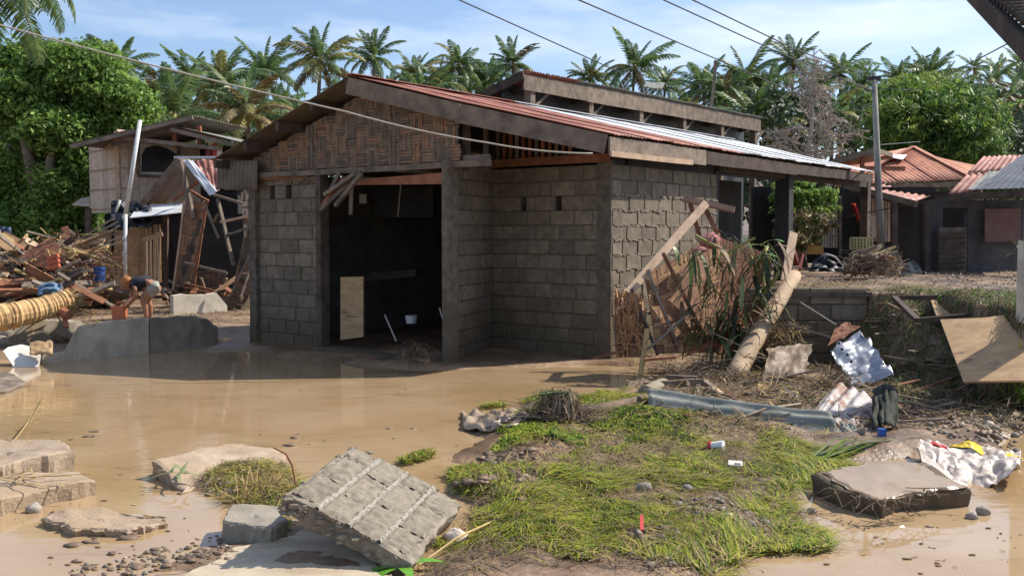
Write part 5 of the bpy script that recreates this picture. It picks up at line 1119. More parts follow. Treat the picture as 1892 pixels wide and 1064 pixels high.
for i, (px, py, r_, lab) in enumerate([(15, 625, .12, 'rounded rubble lump at the far left under the fallen palm trunk'), (2, 640, .14, 'larger rubble lump at the far left below the fallen palm trunk'), (62, 945, .05, 'dark pointed stone beside the lower concrete step'), (1500, 947, .03, 'small round tan stone at the shore of the right pool'), (1816, 949, .045, 'dark stone sticking out of the right pool'), (1796, 957, .035, 'flat dark stone next to the dark stone in the right pool'), (1270, 905, .035, 'grey pebble on the weed mat right of the red stick'), (1190, 905, .05, 'smooth grey stone lying in the middle of the weed mat')]):
    stone(gz_(px, py), r_, lab, seed=i+3)
stone(gz_(841, 1003), .066, 'pale pinkish round stone beside the fallen wall piece', M_PALESTONE, 2, .85)
for i in range(16):
    px, py = random.choice([(200, 990), (150, 1010), (560, 815), (640, 810), (745, 785), (170, 800), (330, 1000), (360, 912), (240, 998), (905, 768), (1000, 742)]); p = gz_(px+rnd(-35, 35), py+rnd(-9, 9)); b = MB(); r_ = rnd(.015, .04); b.blob(p, (r_*1.6, r_, r_*.5), 8, 5, .3, i)
    tag(b.build('stone', M_MUDLUMP, smooth=True), 'small mud covered stone breaking the surface of the brown water', 'stone', 'mud covered stones in the shallow water')

# ------------------------------------------------------------------ weed mat, pebbles and roots in the foreground
PM = gp([(770, 1085), (810, 1020), (880, 975), (905, 945), (850, 925), (835, 880), (880, 868), (930, 880), (985, 905), (1050, 860), (1085, 850), (1060, 820), (1000, 845), (950, 850), (925, 838), (930, 805), (1005, 770), (1100, 745), (1160, 725), (1240, 745), (1340, 790), (1450, 830), (1540, 850), (1510, 900), (1490, 945), (1430, 985), (1455, 1010), (1350, 1050), (1330, 1085)])
P_H = {}
def matpts(n, poly, seed, fn=None, jag=.45):
    q = in_poly(n, poly, seed, jag, fn); h_ = np.maximum(height(q[:, 0], q[:, 1]), 0); return np.concatenate([q, h_[:, None]+.004, np.zeros((len(q), 1))], 1)
def lump(X, Y): return np.clip(fbm(X, Y, 2.3, 5, 11)*2.6+.55, 0, 1)
def thickm(pts, amp): pts[:, 3] = amp*lump(pts[:, 0], pts[:, 1])*RNG.random(len(pts))**.6; pts[:, 2] += pts[:, 3]; return pts
dens = lambda X, Y: np.clip(lump(X, Y)*3.4-1.25, .02, 1)
gdir = lambda p: .15+fbm(p[:, 0], p[:, 1], 1.3, 3, 21)*9
p = thickm(matpts(50000, PM, 1, dens), .04); o = strands('weed_mat', p, 0, .17, .0065, M_GRASS, (.25, .45, .12, .08, .10), 1, gdir(p), .5, (.0, .02)); tag(o, 'flattened yellow green weeds and grass spread over the mud in the foreground', 'weeds')
deep = gp([(1030, 800), (1120, 770), (1250, 800), (1330, 830), (1200, 850), (1090, 850), (1040, 835)])
p = thickm(matpts(6000, deep, 2, dens, .5), .05); o = strands('green_creeper', p, 0, .05, .013, [M_GRASS[4], M_GRASS[0], M_GRASS[1]], (.3, .5, .2), 2, None, 3, (.0, .025)); tag(o, 'bright leafy green creeper patch growing in the middle of the weed mat', 'weeds')
edge = gp([(925, 840), (932, 800), (1000, 785), (1040, 790), (1030, 810), (980, 820)])
p = thickm(matpts(4000, edge, 3, None, .2), .045); strandsE = strands('green_creeper', p, 0, .05, .016, [M_GRASS[0], M_GRASS[1], M_GRASS[4]], (.45, .45, .1), 3, None, 3, (.0, .03)); tag(strandsE, 'bright green weed fringe at the left tip of the mat beside the water', 'weeds')
for k, (poly, n, lab) in enumerate([([(835, 880), (870, 866), (930, 885), (950, 925), (880, 930), (845, 915)], 4000, 'weed tuft directly right of the fallen wall piece'), ([(735, 858), (790, 836), (800, 845), (750, 862)], 700, 'little weed tuft on the water behind the fallen wall piece'), ([(885, 752), (930, 742), (940, 752), (895, 757)], 500, 'small green weed patch in the shallows left of the root stump'), ([(965, 742), (1010, 738), (1015, 748), (970, 750)], 400, 'tiny weed patch just behind the root stump'), ([(425, 998), (520, 960), (545, 985), (460, 1005)], 1200, 'green weeds at the left foot of the fallen wall piece')]):
    p = thickm(matpts(n, gp(poly), 30+k, None, .06), .05); o = strands('weed_tuft', p, 0, .06, .009, M_GRASS, (.3, .35, .15, .15, .05), 30+k, None, 3, (.0, .035)); tag(o, lab, 'weeds')
rp_ = gp([(1180, 640), (1700, 640), (1892, 700), (1892, 800), (1680, 800), (1480, 840), (1250, 790), (1180, 720)])
p = thickm(matpts(6000, rp_, 5, dens), .03); o = strands('dead_grass', p, 0, .2, .007, [M_GRASS[2], M_GRASS[3], M_DSTRAW, M_GRASS[1], M_GRASS[0]], (.22, .36, .3, .07, .05), 5, None, 3, (.0, .04)); tag(o, 'brown straw and roots tangled over the bank below the raised yard', 'dead grass')
p = thickm(matpts(6500, gp([(780, 1085), (860, 960), (930, 860), (1040, 780), (1250, 740), (1500, 850), (1480, 980), (1340, 1060), (1330, 1085)]), 6, None, .2), .03); o = strands('straw_litter', p, 0, .16, .007, [M_GRASS[3], M_DSTRAW, M_GRASS[2]], (.5, .35, .15), 6, None, 1.0, (.0, .045)); tag(o, 'brown straw litter strewn between the weeds on the mud', 'straw')
p = matpts(3600, gp([(385, 870), (530, 860), (560, 890), (520, 960), (440, 940), (380, 900)]), 7, None, .1); o = strands('straw_litter', thickm(p, .04), 0, .12, .007, M_GRASS, (.10, .14, .36, .38, .02), 7, None, 3, (.0, .035)); tag(o, 'dry straw heap with green bits left of the fallen wall piece', 'straw')
for k, (px, py) in enumerate(((448, 925), (470, 905), (500, 900))):
    rg = random.Random(k); b = MB(); base = gz_(px, py)
    for i in range(26):
        d = Vector((rg.gauss(0, .12), rg.gauss(-.05, .1), rg.uniform(.02, .16))); b.beam(base+Vector((rg.gauss(0, .03), rg.gauss(0, .03), 0)), base+d, .005, .003, n=1)
    tag(b.build('straw_tuft', [M_STRAW]), ('bent yellow straw tuft nearest the small concrete chunk', 'yellow straw tuft in the middle of the dry straw heap', 'short straw tuft against the corner of the fallen wall piece')[k], 'straw')
def pebbles(n, poly, seed, label, rmin=.006, rmax=.02, m=None):
    rg = np.random.default_rng(seed); q = in_poly(n, gp(poly), seed, .15); h_ = np.maximum(height(q[:, 0], q[:, 1]), 0)
    ico = []; fs = []
    t_ = MB(); t_.blob((0, 0, 0), (1, 1, .7), 6, 4, .12, seed); B = np.array([tuple(v) for v in t_.v]); FF = np.array(t_.f)
    r_ = rg.uniform(rmin, rmax, n)*rg.choice([.6, 1, 1, 1.6], n); a = rg.uniform(0, 6.28, n); V = np.zeros((n, len(B), 3))
    sx = r_*rg.uniform(.8, 1.4, n); V[:, :, 0] = B[None, :, 0]*sx[:, None]*np.cos(a)[:, None]-B[None, :, 1]*r_[:, None]*np.sin(a)[:, None]+q[:, 0:1]; V[:, :, 1] = B[None, :, 0]*sx[:, None]*np.sin(a)[:, None]+B[None, :, 1]*r_[:, None]*np.cos(a)[:, None]+q[:, 1:2]; V[:, :, 2] = B[None, :, 2]*r_[:, None]+h_[:, None]+r_[:, None]*.3
    F_ = (FF[None]+np.arange(n)[:, None, None]*len(B)).reshape(-1, 4)
    ms = [M_STONE, M_MUDLUMP, M_CONC, M_PALESTONE]; mi = np.repeat(rg.choice(4, n, p=[.4, .35, .18, .07]), len(FF))
    o = np_obj('gravel', V.reshape(-1, 3), F_, mi, ms, None, 'stuff', True); return tag(o, label, 'gravel')
pebbles(420, [(1240, 960), (1330, 950), (1440, 960), (1480, 985), (1400, 1020), (1330, 1064), (1190, 1075), (1180, 1020)], 2, 'small river pebbles scattered along the lower right side of the weed mat', .006, .019)
pebbles(260, [(395, 868), (450, 870), (440, 930), (380, 915)], 3, 'dark wet gravel heap at the end of the slab behind the fallen wall piece', .006, .018)
pebbles(380, [(1640, 760), (1892, 770), (1892, 850), (1780, 830), (1680, 800)], 4, 'gravel on the muddy bank right of the crumpled sheets', .008, .024)
pebbles(120, [(120, 1080), (130, 1050), (240, 1025), (400, 1000), (450, 985), (450, 1010), (260, 1075)], 5, 'small stones along the edge of the mud bar at the bottom left', .004, .012)
pebbles(500, [(850, 900), (1010, 770), (1300, 860), (1480, 860), (1400, 960), (1050, 1064), (800, 1064)], 6, 'scattered grit and mud crumbs under the weed mat', .003, .012)
# mud clods
b = MB(); rg = random.Random(12)
for i in range(300):
    px, py = rg.choice([(930, 850), (960, 880), (990, 895), (930, 900), (880, 905), (960, 855)]); p = gz_(px+rg.gauss(0, 22), py+rg.gauss(0, 10)); r_ = rg.uniform(.008, .035); b.blob(p+ZZ*r_*.3, (r_*1.4, r_, r_*.6), 7, 5, .35, i)
tag(b.build('mud_clods', M_MUDLUMP, smooth=True, kind='stuff'), 'dark lumpy mud clods at the left edge of the weed mat', 'mud')
b = MB()
for i in range(160):
    px = 120+rg.random()*330; py = 1062-(px-130)*.17+rg.gauss(0, 14); p = gz_(px, py); r_ = rg.choice((.006, .008, .012, .02)); b.blob(p+ZZ*r_*.2, (r_*1.5, r_, r_*.5), 7, 5, .35, i)
tag(b.build('mud_clods', M_MUDLUMP, smooth=True, kind='stuff'), 'crumbly mud edge along the bar at the bottom left', 'mud')
# ------------------------------------------------------------------ debris around the right wall
wfr = thing('broken_wall_frame', 'tilted wooden wall frame with orange woven bamboo leaning against the lit block wall', 'wall frame', tuple(g(1240, 660)))
K1, K2, K3, K4 = at(1163, 535, 11.9), at(1300, 372, 12.9), at(1440, 470, 12.6), at(1300, 655, 11.6)
def wb(name, a, c, w_, h_, m, par=wfr, **k): b = MB(); b.beam(Vector(a), Vector(c), w_, h_, up=(0, -1, .3), **k); return b.build(name, m, par)
wb('frame_rail', at(1160, 542, 11.85), at(1305, 376, 12.8), .10, .05, M_WOODL, n=3, jit=.004)
wb('frame_rail', at(1262, 367, 12.9), at(1357, 388, 12.7), .07, .05, mat('pink_tan_wood', (.4, .24, .17), (.27, .16, .11), 6, .75), n=2)
wb('frame_stud', at(1300, 380, 12.85), at(1345, 470, 12.7), .05, .04, M_WOODR); wb('frame_stud', at(1275, 376, 12.9), at(1295, 445, 12.8), .05, .04, M_WOODR)
wb('frame_stud', at(1196, 500, 11.95), at(1252, 640, 11.6), .035, .05, M_WOODG); wb('frame_stud', at(1225, 468, 12.1), at(1310, 640, 11.7), .035, .05, M_WOODR); wb('frame_stud', at(1168, 535, 11.85), at(1215, 655, 11.4), .03, .05, M_WOODD)
wb('frame_rail', at(1190, 650, 11.35), at(1275, 575, 11.7), .03, .03, M_TWIG, n=2, jit=.01)
weave_panel([at(1215, 652, 11.5), at(1330, 650, 11.8), at(1330, 430, 12.6), at(1192, 508, 12.05)], 'woven_infill', M_WEAVEB, wfr, .14, 5, seed=7, backm=M_WEAVEB[2])
weave_panel([at(1325, 655, 11.9), at(1420, 640, 12.2), at(1425, 470, 12.6), at(1330, 440, 12.65)], 'woven_infill', [M_WOODR, M_WEAVEB[2]], wfr, .2, 4, seed=8, backm=M_WOODR)
b = MB(); b.slab([at(1262, 660, 11.5), at(1376, 622, 11.9), at(1376, 590, 12.0), at(1290, 640, 11.6)], .02); o = b.build('fallen_panel', M_WOODR, wfr)
# shredded bark stack at its left
b = MB(); rg = random.Random(5)
for i in range(420):
    px = rg.uniform(1138, 1190); y0 = 530+(px-1138)*.2+rg.uniform(0, 90); y1 = min(660, y0+rg.uniform(20, 70)); b.beam(at(px, y1, 11.75+rg.uniform(-.15, .1)), at(px+rg.uniform(-6, 6), y0, 11.8+rg.uniform(-.15, .1)), rg.uniform(.008, .03), .004, up=(0, -1, 0), m=rg.randrange(4))
for i in range(40): b.beam(at(rg.uniform(1138, 1175), rg.uniform(545, 650), 11.6), at(rg.uniform(1150, 1190), rg.uniform(545, 655), 11.55), .012, .004, up=(0, -1, 0), m=1)
tag(b.build('shredded_bamboo', M_WEAVEB+[M_WEAVE[0]]), 'ragged reddish sheaf of shredded bamboo standing at the corner of the block house', 'bamboo sheaf')
# torn leaf bundle
def leaf_blade(b, p, d, l, w_, droop, m, ribs=5, twist=.2):
    """long torn leaf made of a curved ribbon"""
    p = Vector(p); d = Vector(d).normalized(); sd = d.cross(ZZ).normalized() if abs(d.z) < .95 else Vector((1, 0, 0)); n = 6; pl = pr = None
    for i in range(n+1):
        t = i/n; k = w_*math.sin(math.pi*min(.97, .12+t*.86))**.6/2; q = (p+sd*k, p-sd*k+ZZ*k*twist)
        if i: b.add([pl[0], q[0], q[1], pl[1]], [(0, 1, 2, 3)], m)
        pl = q; p = p+d*l/n; d = (d+Vector((0, 0, -droop/n))).normalized(); sd = (sd+Vector((0, 0, twist*.1))).normalized()
M_DG = mat('dull_dark_leaf', (.075, .10, .05), (.04, .055, .03), 3, .5, 0, var=.1, transl=.2); M_LG = mat('pale_torn_leaf', (.27, .31, .14), (.16, .2, .09), 3, .5, 0, var=.1, transl=.25)
M_DEADL = mat('dead_brown_leaf', (.24, .165, .10), (.13, .09, .055), 5, .7, .2, 30, var=.25, transl=.1)
bun = thing('torn_leaf_bundle', 'big tangle of torn banana and palm leaves caught on the tilted wall frame', 'leaves', tuple(g(1340, 660))[:2]+(.1,))
rg = random.Random(9)
for k, (cx, cy, sx, sy, n, m) in enumerate([(1280, 470, 22, 12, 16, 1), (1300, 590, 22, 20, 22, 0), (1345, 560, 14, 20, 16, 0), (1395, 470, 12, 14, 16, 1), (1310, 520, 18, 20, 18, 0), (1360, 620, 22, 16, 14, 0), (1385, 520, 14, 20, 18, 0), (1335, 440, 25, 8, 10, 1), (1260, 560, 10, 25, 10, 0)]):
    for i in range(int(n*1.9)):
        b = MB(); p = at(rg.gauss(cx+14, sx), rg.gauss(cy, sy), 11.75+rg.uniform(-.25, .15)); leaf_blade(b, p, (rg.gauss(.15, .9), rg.uniform(-.3, .1), rg.uniform(-1.0, .2)), rg.uniform(.2, .5), rg.uniform(.03, .075), rg.uniform(.9, 2.6), rg.choice((m, 0, 1, 3, 3, 2))); b.build('torn_leaf', [M_DG, M_LG, M_PALM[1], M_DEADL], bun)
for a, c, w_, m in [((1285, 435, 11.7), (1350, 470, 11.5), .05, 2), ((1340, 470, 11.5), (1395, 440, 11.5), .04, 1)]:
    b = MB(); b.beam(at(*a), at(*c), w_, w_*.6, n=3, jit=.01); b.build('leaf_stalk', [M_PALM[2]], bun)
b = MB()
for (cx, cy, l) in ((1375, 458, .35), (1405, 455, .3), (1390, 478, .3)):
    leaf_blade(b, at(cx, cy, 11.6), (rg.uniform(.3, 1), -.3, .4), l, .13, 1.2, 0)
b.build('banana_leaf', [M_GREENB], bun)
b = MB()
for (cx, cy, x2, y2) in ((1395, 500, 1418, 455), (1400, 520, 1385, 470), (1410, 540, 1440, 500)): b.tube([at(cx, cy, 11.8), at((cx+x2)/2+4, (cy+y2)/2, 11.7), at(x2, y2, 11.75)], [.035, .028, .018], 6)
b.build('banana_stalk', [M_PALM[2]], bun, smooth=True)
b = MB()
for i in range(130):
    p = at(rg.uniform(1345, 1440), rg.uniform(530, 620), rg.uniform(11.7, 12)); b.beam(p, p+Vector((rg.gauss(0, .2), rg.gauss(0, .1), rg.uniform(-.3, .05))), .01, .004, n=2, jit=.02)
for i in range(26): 
    p = at(rg.uniform(1300, 1400), rg.uniform(420, 560), rg.uniform(11.5, 11.8)); b.tube([p, p+Vector((rg.gauss(0, .1), 0, -.2)), p+Vector((rg.gauss(0, .15), 0, -.5))], .004, 4)
b.build('root_fibres', [M_DSTRAW], bun, kind='stuff')
b = MB(); b.blob(at(1310, 445, 12.2), (.12, .08, .10), 10, 7, .2, 2); b.blob(at(1292, 462, 12.1), (.10, .06, .04), 10, 6, .2, 3); tag(b.build('pink_rag', M_PINK, smooth=True), 'faded pink rag lodged behind the torn leaves on the wall frame', 'cloth')
# log
b = MB(); L0 = at(1347, 715, 11.0); L1 = at(1470, 508, 12.6); pts = []; 
for i in range(9): t = i/8; pts.append(L0.lerp(L1, t)+Vector((0, 0, .05*math.sin(math.pi*t)+rnd(-.012, .012)))+Vector((rnd(-.01, .01), 0, 0)))
b.tube(pts, [.125, .115, .11, .12, .10, .105, .095, .09, .08], 12); lg = b.build('leaning_log', M_LOG, smooth=True); tag(lg, 'thick peeled pale log leaning from the mud up to the raised yard', 'log')
# loose timber pieces on the bank
def tmb(px0, py0, Y0, px1, py1, Y1, w_, h_, m, label, name='board', cat='board', **k):
    b = MB(); b.beam(at(px0, py0, Y0), at(px1, py1, Y1), w_, h_, **k); return tag(b.build(name, m), label, cat)
tmb(1183, 693, 11.0, 1196, 608, 11.2, .045, .045, M_STRAW, 'yellow bamboo stick standing upright in front of the shredded bamboo', 'bamboo_stick', 'stick')
tmb(1250, 660, 10.9, 1190, 665, 11.0, .05, .03, M_WOODR, 'short red brown lath on the mud at the corner of the block house')
tmb(1662, 662, 10.9, 1752, 648, 11.3, .03, .10, M_WOODR, 'red brown board lying on the dark bank left of the big plywood sheet')
tmb(1095, 662, 11.9, 1150, 648, 11.9, .02, .03, M_WOODR, 'broken lath poking out at the foot of the house corner column')
tmb(1745, 735, 9.6, 1840, 690, 10.6, .03, .05, M_WOODR, 'thin reddish lath under the green tuft at the right bank')
tmb(1455, 600, 11.6, 1545, 626, 11.5, .02, .025, M_TWIG, 'long thin twig crossing the block foundation', 'twig', 'twig')
tmb(1315, 614, 11.1, 1368, 638, 11.2, .014, .014, M_TWIG, 'thin stick poking out in front of the pale log', 'twig', 'twig')
tmb(1478, 558, 11.9, 1545, 600, 11.7, .012, .012, M_CABLE, 'thin rod slanting down beside the top of the pale log', 'rod', 'rod')
# plywood
b = MB(); y0, y1, y2 = at(1737, 590, 10.0), at(1780, 704, 9.0), at(1960, 702, 8.6); b.prism([y0, y1, y2, y0+(y2-y1)+Vector((0, .1, .02)), y0.lerp(y0+(y2-y1), .5)+ZZ*.0], .02); tag(b.build('plywood_sheet', M_PLY), 'large plywood sheet lying on the right bank beside the white post', 'plywood')
b = MB(); b.prism([at(1718, 549, 11.5), at(1730, 582, 10.9), at(1806, 574, 10.9), at(1800, 562, 11.2), at(1770, 550, 11.5)], .02); tag(b.build('plywood_sheet', M_PLY), 'smaller plywood offcut above the large plywood sheet', 'plywood')
b = MB(); ff = [at(1652, 550, 11.4), at(1695, 592, 10.5), at(1845, 578, 10.4), at(1815, 548, 11.5), at(1652, 550, 11.4)]
for a, c in zip(ff[:-1], ff[1:]): b.beam(a, c, .06, .05)
tag(b.build('window_frame', M_WOODD), 'dark empty window frame lying flat above the plywood on the bank', 'window frame')
# crumpled sheets
M_GALVB = mat('bright_crumpled_iron', (.36, .38, .42), (.22, .24, .28), 3, .4, .15, 14, metal=.4, spec=.5, var=0)
def lone_sheet(a, c, d, e, m, label, amp, waves, sd, nu=16, nv=10, rag=.03, name='crumpled_sheet', cat='metal sheet', fine=.5):
    a, c, d, e = map(Vector, (a, c, d, e)); n = (c-a).cross(e-a).normalized(); b = MB(); rg = random.Random(sd)
    def fn(u, v):
        p = (a*(1-u)+c*u)*(1-v)+(e*(1-u)+d*u)*v; ed = 1 if (u in (0, 1) or v in (0, 1)) else 0
        return p+n*(amp*.9*math.cos(v*waves*2*math.pi)+amp*2.2*noise.noise(Vector((u*2.6+sd, v*2.6, sd)))+amp*fine*noise.noise(Vector((u*8+sd, v*8, sd))))+((c-a).normalized()*noise.noise(Vector((v*5, u*5, sd)))+(e-a).normalized()*noise.noise(Vector((u*5, v*5, sd+5))))*rag*2.5*ed
    b.sheet(fn, nu*2, nv*3); o = b.build(name, m, None, solid=.004); return tag(o, label, cat)
s1 = lone_sheet(at(1534, 645, 10.9), at(1588, 608, 11.1), at(1652, 690, 10.3), at(1575, 714, 10.2), M_GALVB, 'crumpled bright silver corrugated sheet with nail holes standing on the bank', .02, 5, 8, fine=.35)
b = MB()
for px, py in ((1550, 634), (1556, 645), (1566, 655), (1573, 668), (1582, 684), (1595, 694)): p = at(px, py, 10.52); b.blob(p, (.016, .01, .016), 8, 4, 0, 1)
b.build('nail_hole', M_DARK, s1)
lone_sheet(at(1503, 754, 8.9), at(1545, 705, 9.5), at(1655, 752, 8.8), at(1588, 808, 8.0), M_RUSTP, 'buckled corrugated sheet stained with rust leaning in front of the bank', .02, 5, 12, rag=.012, fine=.3, nu=18, nv=14)
lone_sheet(at(1560, 775, 8.35), at(1600, 800, 8.05), at(1600, 815, 7.9), at(1545, 798, 8.1), M_GALVD, 'small dull folded sheet under the rust stained sheet', .03, 1, 13)
lone_sheet(at(1530, 640, 11.05), at(1590, 605, 11.25), at(1560, 596, 11.3), at(1540, 612, 11.2), M_WOODR, 'small brown cardboard flap behind the bright silver sheet', .01, 0, 14, name='cardboard', cat='cardboard')
def gutter():
    b = MB(); P = [at(1200, 757, 9.15), at(1300, 773, 8.85), at(1420, 787, 8.5), at(1545, 800, 8.15)]
    def fn(u, v):
        x = u*3; i = min(int(x), 2); p = P[i].lerp(P[i+1], x-i); prof = [(.26, .10), (.18, .12), (.12, .07), (.04, .06), (-.02, -.0), (-.10, -.05), (-.16, -.07)]
        y = v*6; j = min(int(y), 5); f = y-j; dy = prof[j][0]*(1-f)+prof[j+1][0]*f; dz = prof[j][1]*(1-f)+prof[j+1][1]*f
        tp = 1-.25*u; return p+Vector((0, dy*tp, dz*tp+.06))+Vector((0, 0, .012*noise.noise(Vector((u*9, v*3, 2)))))+Vector((-.05*abs(v-.4)*(u == 0), 0, 0))
    b.sheet(fn, 40, 18); return tag(b.build('roof_gutter', M_GALVD, solid=.005, smooth=True), 'long curved grey green metal roof ridge sheet lying across the weeds', 'metal sheet')
gutter()
# dark cloth over the sheet
b = MB(); b.sheet(lambda u, v: at(1612+u*46+6*noise.noise(Vector((u*5, v*5, 3))), 722+v*72-12*math.sin(u*3), 8.75-v*.65+.12*noise.noise(Vector((u*6, v*2, 7)))+.012*math.sin(u*19+v*3)), 22, 16); tag(b.build('draped_cloth', M_CLOTH, solid=.01, smooth=True), 'muddy dark green garment draped over the rust stained sheet', 'cloth')
b = MB(); b.box(tuple(gz_(1625, 806)), tuple(gz_(1630, 806)+Vector((.03, .04, .06)))); tag(b.build('blue_scrap', M_BLUE), 'small blue plastic scrap beneath the draped dark garment', 'scrap')
# wooden crate, pipe and scraps (1180-1350, 690-760)
cr = thing('broken_crate', 'mud caked broken wooden crate at the near end of the pale log', 'crate', tuple(gz_(1265, 745)))
for a, c, w_, h_, m in [((1190, 712, 10.2), (1300, 706, 10.3), .06, .07, M_MUDLUMP), ((1192, 744, 9.9), (1290, 738, 10.1), .05, .12, M_MUDLUMP), ((1300, 706, 10.3), (1345, 740, 9.9), .05, .06, M_WOODG), ((1225, 715, 10.2), (1225, 748, 10.0), .12, .05, M_MUDLUMP), ((1290, 712, 10.2), (1292, 745, 10.0), .05, .05, M_WOODG), ((1230, 697, 10.5), (1290, 700, 10.5), .05, .06, M_WOODG)]:
    b = MB(); b.beam(at(*a), at(*c), w_, h_, n=4, jit=.008); b.build('crate_board', m, cr)
b = MB(); p = at(1193, 728, 9.9); b.tube([p, p+Vector((.25, .5, 0))], [.085, .09], 14); tag(b.build('drain_pipe', M_CONC, smooth=False), 'round end of a mud filled pipe sticking out beside the broken crate', 'pipe')
b = MB(); b.prism([at(1400, 708, 10.2), at(1402, 748, 9.6), at(1440, 742, 9.6), at(1482, 750, 9.6), at(1475, 722, 10)], .015); tag(b.build('cardboard', M_PLY), 'bent brown board scrap lying between the log and the silver sheet', 'cardboard')
b = MB(); b.prism([at(1445, 715, 9.9), at(1482, 740, 9.6), at(1478, 754, 9.5), at(1470, 730, 9.6)], .01); tag(b.build('white_scrap', M_WHITE), 'curled white scrap on the bent brown board', 'scrap')
b = MB(); b.tube([at(1318, 722, 10.0), at(1345, 742, 9.6)], [.05, .045], 9); tag(b.build('split_log', M_LOG, smooth=True), 'short pale split log at the foot of the leaning log', 'log')
b = MB(); b.tube([at(1375, 709, 10.4), at(1400, 709, 10.4)], .03, 8); tag(b.build('small_tube', M_CLOTH), 'short dark green tube beside the bent brown board', 'tube')
for k, (px, py, lab) in enumerate(((1270, 690, 'brown tangle of roots in front of the tilted wall frame'), (1440, 612, 'straw and roots caught on the block foundation beside the log'), (1545, 700, 'dry leaf clump between the silver and the rust stained sheets'), (1500, 745, 'yellow straw bunch left of the rust stained sheet'), (1350, 700, 'dark root litter around the base of the leaning log'), (1680, 600, 'brown roots hanging at the left end of the dark window frame'))):
    b = MB(); rg = random.Random(k); c_ = at(px, py, (10.8, 11.9, 10.2, 9.7, 10.9, 11.6)[k])
    for i in range(170):
        p = c_+Vector((rg.gauss(0, .16), rg.gauss(0, .12), rg.gauss(0, .06))); b.beam(p, p+Vector((rg.gauss(0, .12), rg.gauss(0, .08), rg.gauss(-.02, .07))), .008, .004, n=2, jit=.012, m=rg.randrange(2))
    tag(b.build('root_tangle', [M_DSTRAW, M_STRAW if k in (1, 3) else M_TWIG]), lab, 'roots')
# vegetation on the dark right bank
p = matpts(9000, [(3.7, 9.3), (4.2, 12.2), (5.2, 12.3), (7.5, 11.8), (7.5, 9.3)], 15, None, .2); o = strands('bank_weeds', thickm(p, .05), 0, .16, .010, [M_GRASS[4], M_GRASS[3], M_GRASS[0], M_DSTRAW, M_GRASS[2]], (.35, .25, .15, .25, .0), 15, None, 3, (.0, .07)); tag(o, 'dark weeds and roots covering the shaded slope under the plywood', 'weeds')
def tuft(px, py, Y, n, l, mats, label, seed, w_=.02, cat='grass tuft', par=None, dirx=0):
    rg = random.Random(seed); b = MB(); c_ = at(px, py, Y)
    for i in range(n): leaf_blade(b, c_+Vector((rg.gauss(0, .06), rg.gauss(0, .06), 0)), (rg.gauss(dirx, .7), rg.gauss(0, .5), rg.uniform(.1, 1)), l*rg.uniform(.6, 1.3), w_, rg.uniform(.6, 2), rg.randrange(len(mats)))
    return tag(b.build('grass_tuft', mats), label, cat)
tuft(1868, 760, 9.2, 120, .42, [M_DG, M_GRASS[4], M_GRASS[0]], 'long dark green grass tuft at the right edge below the plywood', 1, .02)
tuft(1890, 700, 9.4, 60, .4, [M_GRASS[0], M_GRASS[1], M_DG], 'lighter grass blades rising at the right edge over the plywood', 2, .02)
tuft(1800, 760, 9.2, 60, .35, [M_DG, M_DSTRAW, M_GRASS[3]], 'brown and green grass clump left of the long dark tuft', 3, .018)
tuft(1650, 745, 9.8, 50, .25, [M_GRASS[0], M_GRASS[2], M_DG], 'short weeds right of the draped dark garment', 4, .015)
tuft(1892, 470, 17, 30, .5, [M_DG], 'dark leaves beside the white post at the far right', 6, .05)
# palm leaf strands, plastic bag
pl = MB(); rg = random.Random(2)
for i in range(34):
    a = at(1475+rg.uniform(-10, 50), 855+rg.uniform(-8, 6), 7.2); c = at(1600+rg.uniform(-30, 110), 815+rg.uniform(-12, 14), 7.9); mid_ = a.lerp(c, .5)+ZZ*rg.uniform(.0, .08); pl.beam(a, mid_, .018, .003, m=rg.randrange(3)); pl.beam(mid_, c, .018, .003, taper=.3, m=rg.randrange(3))
tag(pl.build('palm_leaf', [M_LG, M_GRASS[0], M_PALM[2]]), 'long limp green palm leaf lying above the mud topped slab', 'palm leaf')
b = MB()
def bag(u, v):
    x = 1700+u*185; y = 812+u*28+v*(25+55*math.sin(math.pi*min(1, u*1.05))**.8); Y = 7.55-v*.85-u*.15
    q = at(x, y, Y); return q+ZZ*(.05*math.sin(u*3.1)*math.sin(v*3)+.06*noise.noise(Vector((u*5+v*2, v*4-u*3, 1)))+.05*abs(noise.noise(Vector((u*9-v*7, v*9+u*4, 4)))))+Vector((.04*noise.noise(Vector((u*6, v*6, 8))), .05*noise.noise(Vector((u*6, v*8, 12))), 0))
b.sheet(bag, 70, 40); pbag = b.build('plastic_bag', M_PLASTIC, solid=.003, smooth=True); tag(pbag, 'crumpled clear plastic bag with yellow and red print at the right shore', 'plastic bag')
b = MB(); b.sheet(lambda u, v: bag(.30+u*.32, v*.20)+ZZ*.012, 12, 3); b.sheet(lambda u, v: bag(.86+u*.14, .25+v*.12)+ZZ*.014, 8, 3); b.build('yellow_print', M_YELLOW, pbag, solid=.003)
b = MB(); b.sheet(lambda u, v: bag(.12+u*.14, .12+v*.2)+ZZ*.014, 6, 4); b.build('red_print', M_RED, pbag, solid=.003)
b = MB(); b.sheet(lambda u, v: gz_(855+u*130, 762+v*34+6*math.sin(u*5))+ZZ*(.03+.05*math.sin(u*3.1)*math.sin(v*3.1)+.06*noise.noise(Vector((u*8, v*5, 9)))), 34, 14); tag(b.build('plastic_bag', M_PLASTICM, solid=.003, smooth=True), 'mud soaked plastic bag lying in the shallows left of the root stump', 'plastic bag')
